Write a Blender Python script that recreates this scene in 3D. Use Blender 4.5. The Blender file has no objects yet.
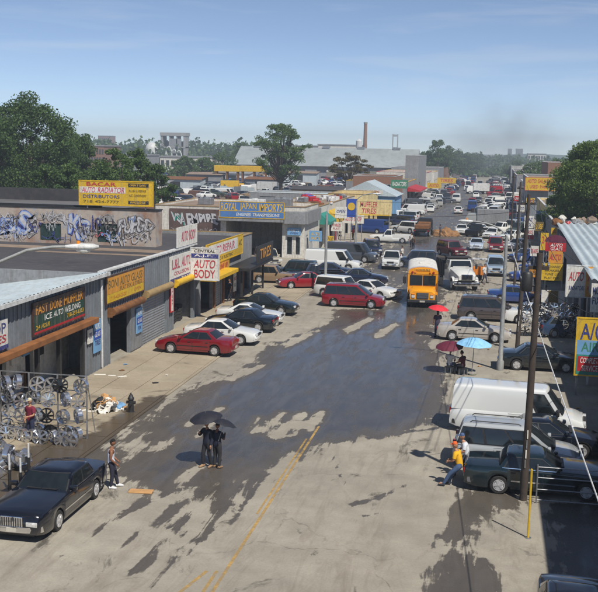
import bpy, bmesh, math, random
import numpy as np
from mathutils import Vector, Matrix
R = math.radians
random.seed(7)
scene = bpy.context.scene
COL = scene.collection

# ------------------------------------------------------------------ camera
PW, PH, PF, CAMH = 598.0, 592.0, 1000.0, 12.0
PITCH = math.atan((PH/2-149.5)/PF)
YAW = math.atan((492.0-PW/2)*math.cos(PITCH)/PF)
ROLL = R(1.1)
_fw = Vector((-math.sin(YAW)*math.cos(PITCH), math.cos(YAW)*math.cos(PITCH), -math.sin(PITCH)))
_rt0 = Vector((math.cos(YAW), math.sin(YAW), 0)); _up0 = _rt0.cross(_fw)
_rt = _rt0*math.cos(ROLL)+_up0*math.sin(ROLL); _up = _up0*math.cos(ROLL)-_rt0*math.sin(ROLL)
cam = bpy.data.cameras.new('camera'); camo = bpy.data.objects.new('camera', cam); COL.objects.link(camo)
m = Matrix((_rt, _up, -_fw)).transposed().to_4x4(); m.translation = (0, 0, CAMH)
camo.matrix_world = m
cam.sensor_fit = 'HORIZONTAL'; cam.sensor_width = 36.0; cam.lens = 36.0*PF/PW
cam.clip_start = 0.5; cam.clip_end = 12000
scene.camera = camo

# ------------------------------------------------------------------ light
SUN_FROM = Vector((0.65, -0.76, 0)).normalized(); SUN_EL = 53.0
world = bpy.data.worlds.new('World'); scene.world = world; world.use_nodes = True
wn = world.node_tree; wn.nodes.clear()
sky = wn.nodes.new('ShaderNodeTexSky'); sky.sky_type = 'NISHITA'; sky.sun_disc = False
sky.sun_elevation = R(SUN_EL); sky.sun_rotation = math.atan2(SUN_FROM.x, SUN_FROM.y)
sky.air_density = 0.45; sky.dust_density = 0.0; sky.ozone_density = 2.5; sky.altitude = 10
bgn = wn.nodes.new('ShaderNodeBackground'); bgn.inputs['Strength'].default_value = 0.1
wo = wn.nodes.new('ShaderNodeOutputWorld')
# thin high cloud wisps (direction based, all round the sky)
tc = wn.nodes.new('ShaderNodeTexCoord'); mp = wn.nodes.new('ShaderNodeMapping'); mp.inputs['Scale'].default_value = (3.2, 3.2, 34.0)
nz = wn.nodes.new('ShaderNodeTexNoise'); nz.inputs['Scale'].default_value = 1.5; nz.inputs['Detail'].default_value = 7; nz.inputs['Roughness'].default_value = 0.55; nz.inputs['Distortion'].default_value = 0.4
cr = wn.nodes.new('ShaderNodeMapRange'); cr.inputs['From Min'].default_value = 0.53; cr.inputs['From Max'].default_value = 0.82; cr.inputs['To Max'].default_value = 0.3
mx = wn.nodes.new('ShaderNodeMix'); mx.data_type = 'RGBA'; mx.inputs['B'].default_value = (6.3, 6.6, 7.0, 1)
wn.links.new(tc.outputs['Generated'], mp.inputs['Vector']); wn.links.new(mp.outputs[0], nz.inputs['Vector'])
wn.links.new(nz.outputs['Fac'], cr.inputs['Value']); wn.links.new(cr.outputs[0], mx.inputs['Factor'])
tn = wn.nodes.new('ShaderNodeMix'); tn.data_type = 'RGBA'; tn.blend_type = 'MULTIPLY'; tn.inputs['Factor'].default_value = 1.0; tn.inputs['B'].default_value = (1.14, 1.05, .97, 1)   # deeper blue over the whole sky
wn.links.new(sky.outputs[0], tn.inputs['A']); wn.links.new(tn.outputs['Result'], mx.inputs['A']); wn.links.new(mx.outputs['Result'], bgn.inputs['Color']); wn.links.new(bgn.outputs[0], wo.inputs[0])
sund = bpy.data.lights.new('sun', 'SUN'); sund.energy = 4.2; sund.angle = R(0.55); sund.color = (1.0, 0.95, 0.87)
suno = bpy.data.objects.new('sun', sund); COL.objects.link(suno)
sdir = Vector((SUN_FROM.x*math.cos(R(SUN_EL)), SUN_FROM.y*math.cos(R(SUN_EL)), math.sin(R(SUN_EL))))
suno.rotation_euler = sdir.to_track_quat('Z', 'Y').to_euler(); suno.location = sdir*200
scene.view_settings.view_transform = 'Standard'; scene.view_settings.look = 'None'
scene.view_settings.gamma = 1; scene.view_settings.exposure = 0.3

# ------------------------------------------------------------------ pixel helpers
def ray(x, y): return (_fw*PF+_rt*(x-PW/2)-_up*(y-PH/2)).normalized()
def G(x, y, z=0.0):
    d = ray(x, y); t = (z-CAMH)/d.z; return Vector((t*d.x, t*d.y, z))
def onX(x, y, X):
    d = ray(x, y); t = X/d.x; return Vector((X, t*d.y, CAMH+t*d.z))
def onY(x, y, Y):
    d = ray(x, y); t = Y/d.y; return Vector((t*d.x, Y, CAMH+t*d.z))

# ------------------------------------------------------------------ materials
def lin(c):
    c = c/255.0; return c/12.92 if c <= 0.04045 else ((c+0.055)/1.055)**2.4
def C(r, g, b): return (lin(r), lin(g), lin(b), 1)
MATS = {}
class NT:
    def __init__(s, name):
        s.m = bpy.data.materials.new(name); s.m.use_nodes = True; s.t = s.m.node_tree
        s.b = s.t.nodes['Principled BSDF']; s.out = s.t.nodes['Material Output']
    def n(s, typ, **k):
        n = s.t.nodes.new('ShaderNode'+typ)
        for a, v in k.items():
            if a.startswith('i_'):
                key = a[2:].replace('_', ' ')
                n.inputs[int(key) if key.isdigit() else key].default_value = v
            else: setattr(n, a, v)
        return n
    def l(s, a, b): s.t.links.new(a, b)
    def coord(s, scale=(1, 1, 1), kind='Object'):
        c = s.n('TexCoord'); mm = s.n('Mapping'); mm.inputs['Scale'].default_value = scale
        s.l(c.outputs[kind], mm.inputs[0]); return mm.outputs[0]
    def noise(s, vec, scale, detail=4, rough=0.55, dist=0.0):
        n = s.n('TexNoise', i_Scale=scale, i_Detail=detail, i_Roughness=rough, i_Distortion=dist)
        s.l(vec, n.inputs['Vector']); return n.outputs['Fac']
    def ramp(s, fac, lo, hi, a=0.0, b=1.0):
        n = s.n('MapRange'); n.inputs['From Min'].default_value = lo; n.inputs['From Max'].default_value = hi
        n.inputs['To Min'].default_value = a; n.inputs['To Max'].default_value = b
        s.l(fac, n.inputs['Value']); return n.outputs[0]
    def mix(s, fac, a, b, blend='MIX'):
        n = s.n('Mix', data_type='RGBA', blend_type=blend)
        for v, i in ((fac, 'Factor'), (a, 'A'), (b, 'B')):
            if hasattr(v, 'is_linked') or hasattr(v, 'links'): s.l(v, n.inputs[i])
            else: n.inputs[i].default_value = v
        return n.outputs['Result']
    def math(s, op, a, b=0.0):
        n = s.n('Math', operation=op)
        for k, v in enumerate((a, b)):
            if hasattr(v, 'links'): s.l(v, n.inputs[k])
            else: n.inputs[k].default_value = v
        return n.outputs[0]
    def bump(s, h, strength=0.3, dist=0.02):
        n = s.n('Bump', i_Strength=strength, i_Distance=dist); s.l(h, n.inputs['Height']); s.l(n.outputs[0], s.b.inputs['Normal'])
def simple(name, col, rough=0.6, metal=0.0, var=0.18, nscale=3.0, coat=0.0, dirt=None, bump=0.0, spec=0.5, kind='Object'):
    """base colour broken up by two scales of noise; optional dirt colour in patches"""
    if name in MATS: return MATS[name]
    t = NT(name); v = t.coord(kind=kind)
    n1 = t.noise(v, nscale, 6, 0.6); n2 = t.noise(v, nscale*9, 3)
    dk = tuple(c*(1-var) for c in col[:3])+(1,); lt = tuple(min(1, c*(1+var)) for c in col[:3])+(1,)
    c = t.mix(t.ramp(n1, 0.3, 0.7), dk, lt)
    if dirt is not None:
        c = t.mix(t.ramp(n2, 0.45, 0.75, 0, 0.55), c, dirt)
    if any(q in name for q in ('stucco', 'cladding', 'concrete', 'sign_', 'shutter', 'trim', 'panel')):      # rain streaks and grime with a shape of their own
        sn = t.noise(t.coord((2.3, 2.3, .22)), 1.6, 6, .7, .3); c = t.mix(t.ramp(sn, .5, .72, 0, .5), c, C(92, 80, 68) if 'sign' not in name else C(140, 126, 104))
        rn = t.noise(v, .7, 8, .75); c = t.mix(t.ramp(rn, .62, .7, 0, .55), c, C(112, 80, 56) if 'cladding' in name or 'shutter' in name else C(126, 116, 104))
    t.l(c, t.b.inputs['Base Color'])
    t.l(t.ramp(n1, 0.3, 0.7, max(0.02, rough-0.08), min(1, rough+0.1)), t.b.inputs['Roughness'])
    t.b.inputs['Metallic'].default_value = metal; t.b.inputs['Specular IOR Level'].default_value = spec
    t.b.inputs['Coat Weight'].default_value = coat; t.b.inputs['Coat Roughness'].default_value = 0.06
    if bump: t.bump(n2, bump, 0.02)
    MATS[name] = t.m; return t.m
def paint(rgb, dull=False):
    key = 'paint_%d_%d_%d%s' % (rgb+(('_dull' if dull else ''),))
    c = C(*rgb); dust = C(150, 138, 118)
    if key in MATS: return MATS[key]
    t = NT(key); v = t.coord(); n1 = t.noise(v, 1.3, 6, 0.65); n2 = t.noise(v, 24, 3)
    ge = t.n('NewGeometry'); sp = t.n('SeparateXYZ'); t.l(t.coord(), sp.inputs[0])
    low = t.ramp(sp.outputs['Z'], 0.6, 0.15, 0, 0.2)       # road dust settles low on the sides
    d = t.math('ADD', t.ramp(n1, 0.45, 0.75, 0.0, 0.015), t.math('MULTIPLY', low, t.ramp(n1, 0.3, 0.7, 0.2, 0.8)))
    col = t.mix(d, c, dust)
    t.l(col, t.b.inputs['Base Color'])
    t.l(t.math('ADD', t.math('MULTIPLY', d, 0.8), 0.34 if dull else 0.12), t.b.inputs['Roughness'])
    t.b.inputs['Coat Weight'].default_value = 0.15 if dull else 1.0; t.b.inputs['Coat Roughness'].default_value = 0.1
    t.b.inputs['Specular IOR Level'].default_value = 0.3
    MATS[key] = t.m; return t.m
M = {}
M['glass'] = simple('car_glass', (0.012, 0.016, 0.018, 1), 0.05, var=0.3, spec=0.8)
M['pane'] = simple('window_glass', (0.02, 0.028, 0.03, 1), 0.06, var=0.4, spec=0.8)
M['tyre'] = simple('tyre_rubber', (0.016, 0.016, 0.016, 1), 0.85, dirt=(0.06, 0.055, 0.048, 1))
M['rim'] = simple('wheel_alloy', (0.62, 0.62, 0.63, 1), 0.3, 0.5)
M['chrome'] = simple('chrome', (0.8, 0.8, 0.82, 1), 0.09, 1.0, var=0.08)
M['rimchrome'] = simple('bright_chrome', (0.72, 0.73, 0.76, 1), 0.16, 0.9, var=0.1)
M['black'] = simple('black_plastic', (0.018, 0.018, 0.019, 1), 0.5, dirt=(0.06, 0.056, 0.05, 1))
M['lamp'] = simple('lamp_glass', (0.7, 0.7, 0.68, 1), 0.1, 0.3, var=0.3, nscale=12)
M['amber'] = simple('amber_lens', (0.75, 0.25, 0.02, 1), 0.15)
M['tail'] = simple('tail_lens', (0.28, 0.008, 0.01, 1), 0.12)
M['plate'] = simple('licence_plate', C(178, 174, 160), 0.5)
M['dark'] = simple('dark_interior', (0.02, 0.019, 0.018, 1), 0.9)
M['steel'] = simple('galvanised_steel', (0.36, 0.37, 0.38, 1), 0.42, 0.7, dirt=(0.2, 0.16, 0.12, 1))
M['greysteel'] = simple('weathered_grey_pole', C(150, 152, 150), 0.6, 0.2, dirt=C(110, 100, 88))
M['wood_pole'] = simple('pole_wood', C(66, 57, 50), 0.9, nscale=5, var=0.35, bump=0.4)
M['rust'] = simple('rusty_steel', C(126, 84, 48), 0.75, 0.2, nscale=2.5, var=0.4, dirt=C(80, 52, 34), bump=0.3)
M['orange_rust'] = simple('orange_painted_beam', C(136, 88, 46), 0.7, nscale=1.5, var=0.3, dirt=C(120, 74, 38))
M['tan_metal'] = simple('tan_metal', C(158, 134, 92), 0.6, 0.1, dirt=C(108, 78, 48))
M['yellow_metal'] = simple('yellow_metal', C(214, 172, 26), 0.5, dirt=C(130, 95, 40))
M['grey_clad'] = simple('grey_metal_cladding', C(118, 124, 130), 0.6, 0.05, nscale=0.8, var=0.16, dirt=C(96, 100, 102))
M['grey_roll'] = simple('grey_roller_shutter', C(142, 146, 150), 0.5, 0.3, dirt=C(92, 90, 88))
M['white_corr'] = simple('pale_corrugated_roof', C(182, 194, 198), 0.5, 0.1, nscale=0.35, var=0.1, dirt=C(150, 150, 146))
M['tar'] = simple('tar_roof', C(62, 61, 64), 0.85, nscale=0.25, var=0.28, dirt=C(84, 80, 78), bump=0.2)
M['gravelroof'] = simple('brown_gravel_roof', C(138, 120, 104), 0.95, nscale=0.2, var=0.25, dirt=C(98, 84, 74), bump=0.2)
M['white_trim'] = simple('white_trim', C(205, 206, 204), 0.5, dirt=C(150, 146, 138))
M['concrete'] = simple('concrete_wall', C(150, 146, 138), 0.9, nscale=0.5, var=0.2, dirt=C(112, 106, 98), bump=0.2)
M['stucco_w'] = simple('white_stucco', C(208, 204, 194), 0.85, nscale=0.5, var=0.1, dirt=C(150, 142, 130))
M['stucco_c'] = simple('cream_stucco', C(214, 194, 140), 0.85, nscale=0.5, var=0.1, dirt=C(160, 140, 100))
M['stucco_g'] = simple('grey_stucco', C(136, 138, 140), 0.85, nscale=0.5, var=0.15, dirt=C(98, 96, 94))
M['teal'] = simple('teal_paint', C(38, 132, 118), 0.6, dirt=C(60, 96, 88))
M['blue'] = simple('blue_paint', C(40, 74, 160), 0.5)
M['lblue'] = simple('light_blue_paint', C(104, 154, 196), 0.6, var=.14, nscale=.8, dirt=C(140, 150, 156))
M['card'] = simple('cardboard', C(186, 142, 92), 0.9, var=0.15)
M['paper'] = simple('white_rubbish', C(214, 210, 200), 0.8, var=0.15)
M['redp'] = simple('red_paint', C(170, 34, 38), 0.5)
M['white'] = simple('sign_white', C(218, 216, 208), 0.6, var=0.1, nscale=0.7, dirt=C(160, 152, 138))
M['yellow'] = simple('sign_yellow', C(208, 170, 28), 0.6, var=0.14, nscale=0.7, dirt=C(160, 128, 48))
M['green_sign'] = simple('sign_green', C(28, 62, 50), 0.5, var=0.1)
M['brown_sign'] = simple('sign_brown', C(66, 44, 36), 0.5, var=0.1)
M['tx_black'] = simple('ink_black', C(28, 26, 30), 0.6, var=.22, nscale=1.6, dirt=C(150, 138, 120))
M['tx_red'] = simple('ink_red', C(178, 32, 50), 0.55, var=.22, nscale=1.6, dirt=C(150, 138, 120))
M['tx_pink'] = simple('ink_faded_red', C(188, 60, 90), 0.55, var=.22, nscale=1.6, dirt=C(150, 138, 120))
M['tx_blue'] = simple('ink_blue', C(34, 48, 120), 0.55, var=.22, nscale=1.6, dirt=C(150, 138, 120))
M['tx_yellow'] = simple('ink_yellow', C(220, 176, 30), 0.55, var=.22, nscale=1.6, dirt=C(150, 138, 120))
M['tx_gold'] = simple('ink_gold', C(206, 140, 30), 0.55, var=.22, nscale=1.6, dirt=C(150, 138, 120))
M['tx_white'] = simple('ink_white', C(228, 226, 220), 0.55, var=.22, nscale=1.6, dirt=C(150, 138, 120))
M['tx_green'] = simple('ink_green', C(30, 120, 90), 0.55, var=.22, nscale=1.6, dirt=C(150, 138, 120))
M['tx_olive'] = simple('ink_olive', C(104, 84, 20), 0.55, var=.22, nscale=1.6, dirt=C(150, 138, 120))
def brick_mat(name, c1, c2, mortar, wash=None, sc=1.0):
    t = NT(name); v = t.coord()
    # swap so the pattern runs along the wall and up
    sx = t.n('SeparateXYZ'); t.l(v, sx.inputs[0]); cb = t.n('CombineXYZ')
    t.l(t.math('ADD', sx.outputs['X'], sx.outputs['Y']), cb.inputs['X']); t.l(sx.outputs['Z'], cb.inputs['Y'])
    b = t.n('TexBrick', i_Scale=4.0*sc, i_Color1=c1, i_Color2=c2, i_Mortar=mortar)
    t.l(cb.outputs[0], b.inputs['Vector']); col = b.outputs['Color']
    n1 = t.noise(v, 0.5, 6, 0.65)
    if wash: col = t.mix(t.ramp(n1, 0.36, 0.56, 0.15, 0.85), col, wash); col = t.mix(t.ramp(t.noise(v, 1.4, 5), 0.55, 0.66, 0, 0.6), col, C(140, 150, 162))
    col = t.mix(t.ramp(t.noise(v, 3.0, 4), 0.5, 0.8, 0, 0.35), col, C(84, 72, 62))
    t.l(col, t.b.inputs['Base Color']); t.b.inputs['Roughness'].default_value = 0.9; t.bump(b.outputs['Fac'], 0.3, -0.01)
    return t.m
M['brick_tag'] = brick_mat('painted_brick', C(150, 98, 66), C(128, 84, 60), C(140, 128, 112), wash=C(176, 168, 158))
M['brick'] = brick_mat('brown_brick', C(142, 96, 72), C(122, 82, 62), C(140, 128, 112))
def leaf_mat(name, a, b, c):
    t = NT(name); g = t.n('NewGeometry'); r = t.n('ValToRGB'); e = r.color_ramp.elements
    e[0].color = a; e[1].color = c; x = e.new(0.5); x.color = b
    t.l(g.outputs['Random Per Island'], r.inputs[0]); t.l(r.outputs[0], t.b.inputs['Base Color'])
    t.b.inputs['Roughness'].default_value = 0.6; t.b.inputs['Specular IOR Level'].default_value = 0.25
    tr = t.n('BsdfTranslucent'); t.l(r.outputs[0], tr.inputs[0]); ms = t.n('MixShader', i_0=0.4)
    t.l(t.b.outputs[0], ms.inputs[1]); t.l(tr.outputs[0], ms.inputs[2]); t.l(ms.outputs[0], t.out.inputs[0])
    return t.m
M['leaf'] = leaf_mat('leaf_green', (0.05, 0.1, 0.03, 1), (0.1, 0.17, 0.048, 1), (0.16, 0.235, 0.07, 1))
M['leaf_dark'] = leaf_mat('leaf_dark_green', (0.034, 0.075, 0.024, 1), (0.075, 0.135, 0.04, 1), (0.13, 0.2, 0.058, 1))
M['leaf_light'] = leaf_mat('leaf_yellow_green', (0.08, 0.13, 0.03, 1), (0.12, 0.185, 0.045, 1), (0.17, 0.235, 0.06, 1))
M['leaf_tan'] = leaf_mat('leaf_olive_tan', (0.09, 0.09, 0.03, 1), (0.14, 0.11, 0.045, 1), (0.18, 0.15, 0.06, 1))
M['bark'] = simple('bark', C(78, 66, 54), 0.95, nscale=4, var=0.35, bump=0.5)

# ------------------------------------------------------------------ mesh helpers
class MB:
    def __init__(s): s.v = []; s.f = []
    def add(s, vs, fs):
        o = len(s.v); s.v += [tuple(p) for p in vs]; s.f += [tuple(i+o for i in f) for f in fs]; return s
    def box(s, x0, x1, y0, y1, z0, z1):
        return s.add([(x0, y0, z0), (x1, y0, z0), (x1, y1, z0), (x0, y1, z0), (x0, y0, z1), (x1, y0, z1), (x1, y1, z1), (x0, y1, z1)],
                     [(0, 3, 2, 1), (4, 5, 6, 7), (0, 1, 5, 4), (1, 2, 6, 5), (2, 3, 7, 6), (3, 0, 4, 7)])
    def bbox(s, x0, x1, y0, y1, z0, z1, b=0.03):
        bm = bmesh.new(); t = MB().box(x0, x1, y0, y1, z0, z1)
        vs = [bm.verts.new(p) for p in t.v]
        for f in t.f: bm.faces.new([vs[i] for i in f])
        bmesh.ops.bevel(bm, geom=list(bm.edges), offset=b, segments=2, affect='EDGES', profile=0.5)
        bm.verts.index_update(); s.add([v.co[:] for v in bm.verts], [[v.index for v in f.verts] for f in bm.faces]); bm.free(); return s
    def xf(s, other, mat):
        return s.add([(mat @ Vector(p))[:] for p in other.v], other.f)
    def loft(s, rings, closed=True, caps=True):
        n = len(rings[0]); vs = [p for r in rings for p in r]; fs = []
        for i in range(len(rings)-1):
            for j in range(n if closed else n-1):
                k = (j+1) % n
                fs.append((i*n+j, i*n+k, (i+1)*n+k, (i+1)*n+j))
        if caps: fs.append(tuple(range(n-1, -1, -1))); fs.append(tuple((len(rings)-1)*n+j for j in range(n)))
        return s.add(vs, fs)
    def tube(s, pts, r, n=8, caps=True):
        pts = [Vector(p) for p in pts]; rings = []
        rr = r if isinstance(r, (list, tuple)) else [r]*len(pts)
        for i, p in enumerate(pts):
            d = (pts[min(i+1, len(pts)-1)]-pts[max(i-1, 0)]).normalized()
            a = Vector((0, 0, 1)) if abs(d.z) < 0.9 else Vector((1, 0, 0))
            u = d.cross(a).normalized(); w = d.cross(u)
            rings.append([(p+(u*math.cos(q)+w*math.sin(q))*rr[i])[:] for q in [2*math.pi*k/n for k in range(n)]])
        return s.loft(rings, True, caps)
    def lathe(s, prof, n=16, axis='z', c=(0, 0, 0), caps=True):
        rings = []
        for r, h in prof:
            ring = []
            for k in range(n):
                a = 2*math.pi*k/n; u, w = r*math.cos(a), r*math.sin(a)
                p = (u, w, h) if axis == 'z' else (u, h, w) if axis == 'y' else (h, u, w)
                ring.append((p[0]+c[0], p[1]+c[1], p[2]+c[2]))
            rings.append(ring)
        return s.loft(rings, True, caps)
    def grid(s, fn, nu, nv):
        vs = [fn(i/nu, j/nv) for i in range(nu+1) for j in range(nv+1)]
        fs = [(i*(nv+1)+j, (i+1)*(nv+1)+j, (i+1)*(nv+1)+j+1, i*(nv+1)+j+1) for i in range(nu) for j in range(nv)]
        return s.add(vs, fs)
    def prism(s, poly, axis, a, b):
        def mk(p, h): return (p[0], p[1], h) if axis == 'z' else (p[0], h, p[1]) if axis == 'y' else (h, p[0], p[1])
        return s.loft([[mk(p, a) for p in poly], [mk(p, b) for p in poly]])
    def ball(s, c, rx, ry, rz, nu=12, nv=8):
        return s.loft([[(c[0]+rx*math.sin(t)*math.cos(a), c[1]+ry*math.sin(t)*math.sin(a), c[2]+rz*math.cos(t)) for a in [2*math.pi*k/nu for k in range(nu)]]
                       for t in [0.02+(math.pi-0.04)*i/nv for i in range(nv+1)]])
    def mesh(s, name, smooth=None):
        me = bpy.data.meshes.new(name); me.from_pydata(s.v, [], s.f)
        bm = bmesh.new(); bm.from_mesh(me); bmesh.ops.recalc_face_normals(bm, faces=bm.faces); bm.to_mesh(me); bm.free()
        if smooth:
            me.polygons.foreach_set('use_smooth', [True]*len(me.polygons)); me.set_sharp_from_angle(angle=R(smooth))
        me.materials.append(None); return me
    def build(s, name, mat, parent=None, smooth=None, loc=None, rot=None):
        return obj(name, s.mesh(name, smooth), mat, parent, loc, rot)
def obj(name, me, mat, parent=None, loc=None, rot=None):
    o = bpy.data.objects.new(name, me); COL.objects.link(o)
    if mat is not None:
        if len(me.materials) == 0: me.materials.append(None)
        o.material_slots[0].link = 'OBJECT'; o.material_slots[0].material = M[mat] if isinstance(mat, str) else mat
    if parent: o.parent = parent
    if loc is not None: o.location = loc
    if rot is not None: o.rotation_euler = rot
    return o
def tag(o, label, cat, group=None):
    o['label'] = label; o['category'] = cat
    if group: o['group'] = group
    return o
def thing(name, label, cat, loc=(0, 0, 0), rz=0.0, group=None):
    o = bpy.data.objects.new(name, None); COL.objects.link(o); o.empty_display_size = 0.2
    o.location = loc; o.rotation_euler = (0, 0, rz); return tag(o, label, cat, group)
def struct(o): o['kind'] = 'structure'; return o
def stuff(o): o['kind'] = 'stuff'; return o
TXT = {}
def text_mesh(s, bold=0.012):
    if (s, bold) in TXT: return TXT[(s, bold)]
    cu = bpy.data.curves.new('lettering', 'FONT'); cu.body = s; cu.offset = bold; cu.resolution_u = 3; cu.align_x = 'CENTER'
    t = bpy.data.objects.new('lettering', cu); me = bpy.data.meshes.new_from_object(t)
    bpy.data.objects.remove(t); bpy.data.curves.remove(cu)
    co = np.array([v.co[:] for v in me.vertices]); lo, hi = co.min(0), co.max(0)
    ctr = (lo+hi)/2; sz = np.maximum(hi-lo, 1e-4)
    co = (co-ctr)/sz; co[:, 2] = 0; sh_ = sum(map(ord, s)) % 5
    co[:, 0] += co[:, 1]*(0, .05, 0, .09, 0)[sh_]*min(1, 3/len(s)); co[:, 1] *= 1+(0, .06, -.06, 0, .08)[sh_]*np.sin(co[:, 0]*7)
    new = np.stack([co[:, 0], np.zeros(len(co)), co[:, 1]], 1)
    me.vertices.foreach_set('co', new.ravel()); me.update()
    me.materials.clear(); me.materials.append(None)
    TXT[(s, bold)] = me; return me
def letters(s, parent, cx, cz, w, h, mat, y=-0.045, bold=0.012, name='lettering'):
    words = s.split(); n = sum(len(q) for q in words)+.6*(len(words)-1); x = cx-w/2; o = None
    for q in words:
        ww = w*len(q)/n; o = obj(name, text_mesh(q, bold), mat, parent, (x+ww/2, y, cz)); o.scale = (ww*.97, 1, h); x += ww+w*.6/n
    return o
def spray_mesh(s, bold, seed):
    """bulging, warped hand-painted letters"""
    me = text_mesh(s, bold).copy(); rng = random.Random(seed); a, b, c_, d = [rng.uniform(0, 6) for _ in range(4)]
    for v in me.vertices:
        x, z = v.co.x, v.co.z
        v.co.x = x+.05*math.sin(z*5+a)+.02*math.sin(z*13+b); v.co.z = z*(1+.22*math.sin(x*6+c_))+.12*math.sin(x*4.5+d)+.03*math.sin(x*17+a)
    return me
def sign(label, loc, rz, w, h, bg, lines, t=0.06, border=None, posts=None, bands=()):
    """a flat sign: panel, frame, optional colour bands, lettering; faces local -y; loc = centre"""
    s = thing('shop_sign', label, 'sign', loc, rz)
    MB().box(-w/2, w/2, -t/2, t/2, -h/2, h/2).build('panel', bg, s)
    b = min(0.07, h*0.05)
    if border:
        MB().box(-w/2-b, w/2+b, -t/2-0.02, t/2+0.003, h/2, h/2+b).box(-w/2-b, w/2+b, -t/2-0.02, t/2+0.003, -h/2-b, -h/2) \
            .box(-w/2-b, -w/2, -t/2-0.02, t/2+0.003, -h/2, h/2).box(w/2, w/2+b, -t/2-0.02, t/2+0.003, -h/2, h/2).build('frame', border, s)
    for bi, (u0, u1, v0, v1, mt) in enumerate(bands):
        MB().box((u0-.5)*w, (u1-.5)*w, -t/2-0.008-.001*bi, -t/2-0.002, (v0-.5)*h, (v1-.5)*h).build('colour_band', mt, s)
    for (tx, u, v, tw, th, mt) in lines:
        letters(tx, s, (u-.5)*w, (v-.5)*h, tw*w, th*h, mt, -t/2-0.014)
    if posts:
        for px in (-w*0.4, w*0.4): MB().box(px-.04, px+.04, t/2+0.002, t/2+.08, -h/2-posts, h/2-0.1).build('post', 'steel', s)
    return s

# ------------------------------------------------------------------ ground
def poly_sd(px, py, poly):
    d = np.full(px.shape, 1e9); ins = np.zeros(px.shape, bool); n = len(poly)
    for i in range(n):
        ax, ay = poly[i]; bx, by = poly[(i+1) % n]
        ex, ey = bx-ax, by-ay; t = np.clip(((px-ax)*ex+(py-ay)*ey)/(ex*ex+ey*ey+1e-9), 0, 1)
        d = np.minimum(d, np.hypot(px-ax-t*ex, py-ay-t*ey))
        c = ((ay > py) != (by > py)) & (px < (bx-ax)*(py-ay)/((by-ay) if abs(by-ay) > 1e-9 else 1e-9)+ax); ins ^= c
    return np.where(ins, d, -d)
def pxpoly(pts): return [(G(x, y).x, G(x, y).y) for x, y in pts]
WET_AND_SHADE = [pxpoly([(100,462),(118,446),(135,428),(160,406),(188,389),(236,373),(262,351),(280,340),(302,330),(330,322),(332,309),(372,309),(398,300),(404,270),(402,240),(436,236),(446,262),(446,300),(442,318),(430,335),(440,352),(446,372),(452,388),(450,412),(436,424),(404,434),(372,440),(318,447),(284,462),(258,474),(230,478),(205,492),(165,494),(135,486),(112,474)]),
       pxpoly([(462,488),(520,490),(528,505),(500,515),(482,522),(476,545),(492,570),(500,592),(495,660),(418,660),(422,592),(438,560),(441,530),(452,505)]),
       pxpoly([(540,500),(620,498),(680,680),(556,680),(552,580),(548,540)]),  # dark wet ground that also paints the lower-right building shadow deeper
       pxpoly([(-10,446),(60,442),(125,446),(128,466),(60,470),(-10,474)]),
       pxpoly([(104,420),(128,412),(152,402),(176,392),(160,408),(136,424),(112,452),(98,446)])]
DRY = [pxpoly([(118,446),(140,436),(150,446),(130,458)])]
STREAK = [pxpoly(q) for q in [[(260.1, 468.6), (139.2, 571.3), (140.8, 572.7), (263.9, 471.4)], [(242.8, 474.8), (175.1, 547.4), (176.9, 548.6), (247.2, 477.2)], [(220.4, 480.9), (159.3, 535.4), (160.7, 536.6), (223.6, 483.1)], [(188.8, 491.1), (119.5, 547.5), (120.5, 548.5), (191.2, 492.9)], [(274.4, 465.2), (231.4, 519.6), (232.6, 520.4), (277.6, 466.8)], [(148.7, 493.1), (107.5, 527.5), (108.5, 528.5), (151.3, 494.9)], [(298.8, 455.5), (261.5, 511.7), (262.5, 512.3), (301.2, 456.5)], [(119.1, 511.3), (59.6, 559.6), (60.4, 560.4), (120.9, 512.7)], [(208.5, 519.2), (149.4, 589.6), (150.6, 590.4), (211.5, 520.8)], [(252.6, 472.2), (184.6, 555.1), (187.4, 556.9), (259.4, 475.8)], [(229.3, 476.2), (126.9, 573.1), (129.1, 574.9), (234.7, 479.8)], [(202.2, 485.9), (150.9, 528.9), (153.1, 531.1), (207.8, 490.1)], [(266.0, 469.1), (213.2, 539.5), (214.8, 540.5), (270.0, 470.9)], [(168.5, 490.1), (117.4, 515.0), (118.6, 517.0), (171.5, 493.9)], [(60.5, 557.5), (78.2, 552.7), (77.8, 551.3), (59.5, 554.5)], [(353.0, 507.0), (394.4, 493.0), (393.6, 491.0), (351.0, 503.0)], [(360.2, 517.2), (392.1, 512.6), (391.9, 511.4), (359.8, 514.8)], [(376.9, 501.1), (410.4, 482.5), (409.6, 481.5), (375.1, 498.9)], [(392.3, 435.5), (470.1, 424.7), (469.9, 423.3), (391.7, 432.5)], [(402.4, 485.6), (399.0, 477.8), (397.0, 478.2), (397.6, 486.4)], [(328.9, 452.3), (345.5, 488.2), (346.5, 487.8), (331.1, 451.7)], [(432.4, 549.0), (451.0, 520.5), (449.0, 519.5), (427.6, 547.0)], [(417.1, 585.8), (432.8, 560.4), (431.2, 559.6), (412.9, 584.2)]]]
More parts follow.
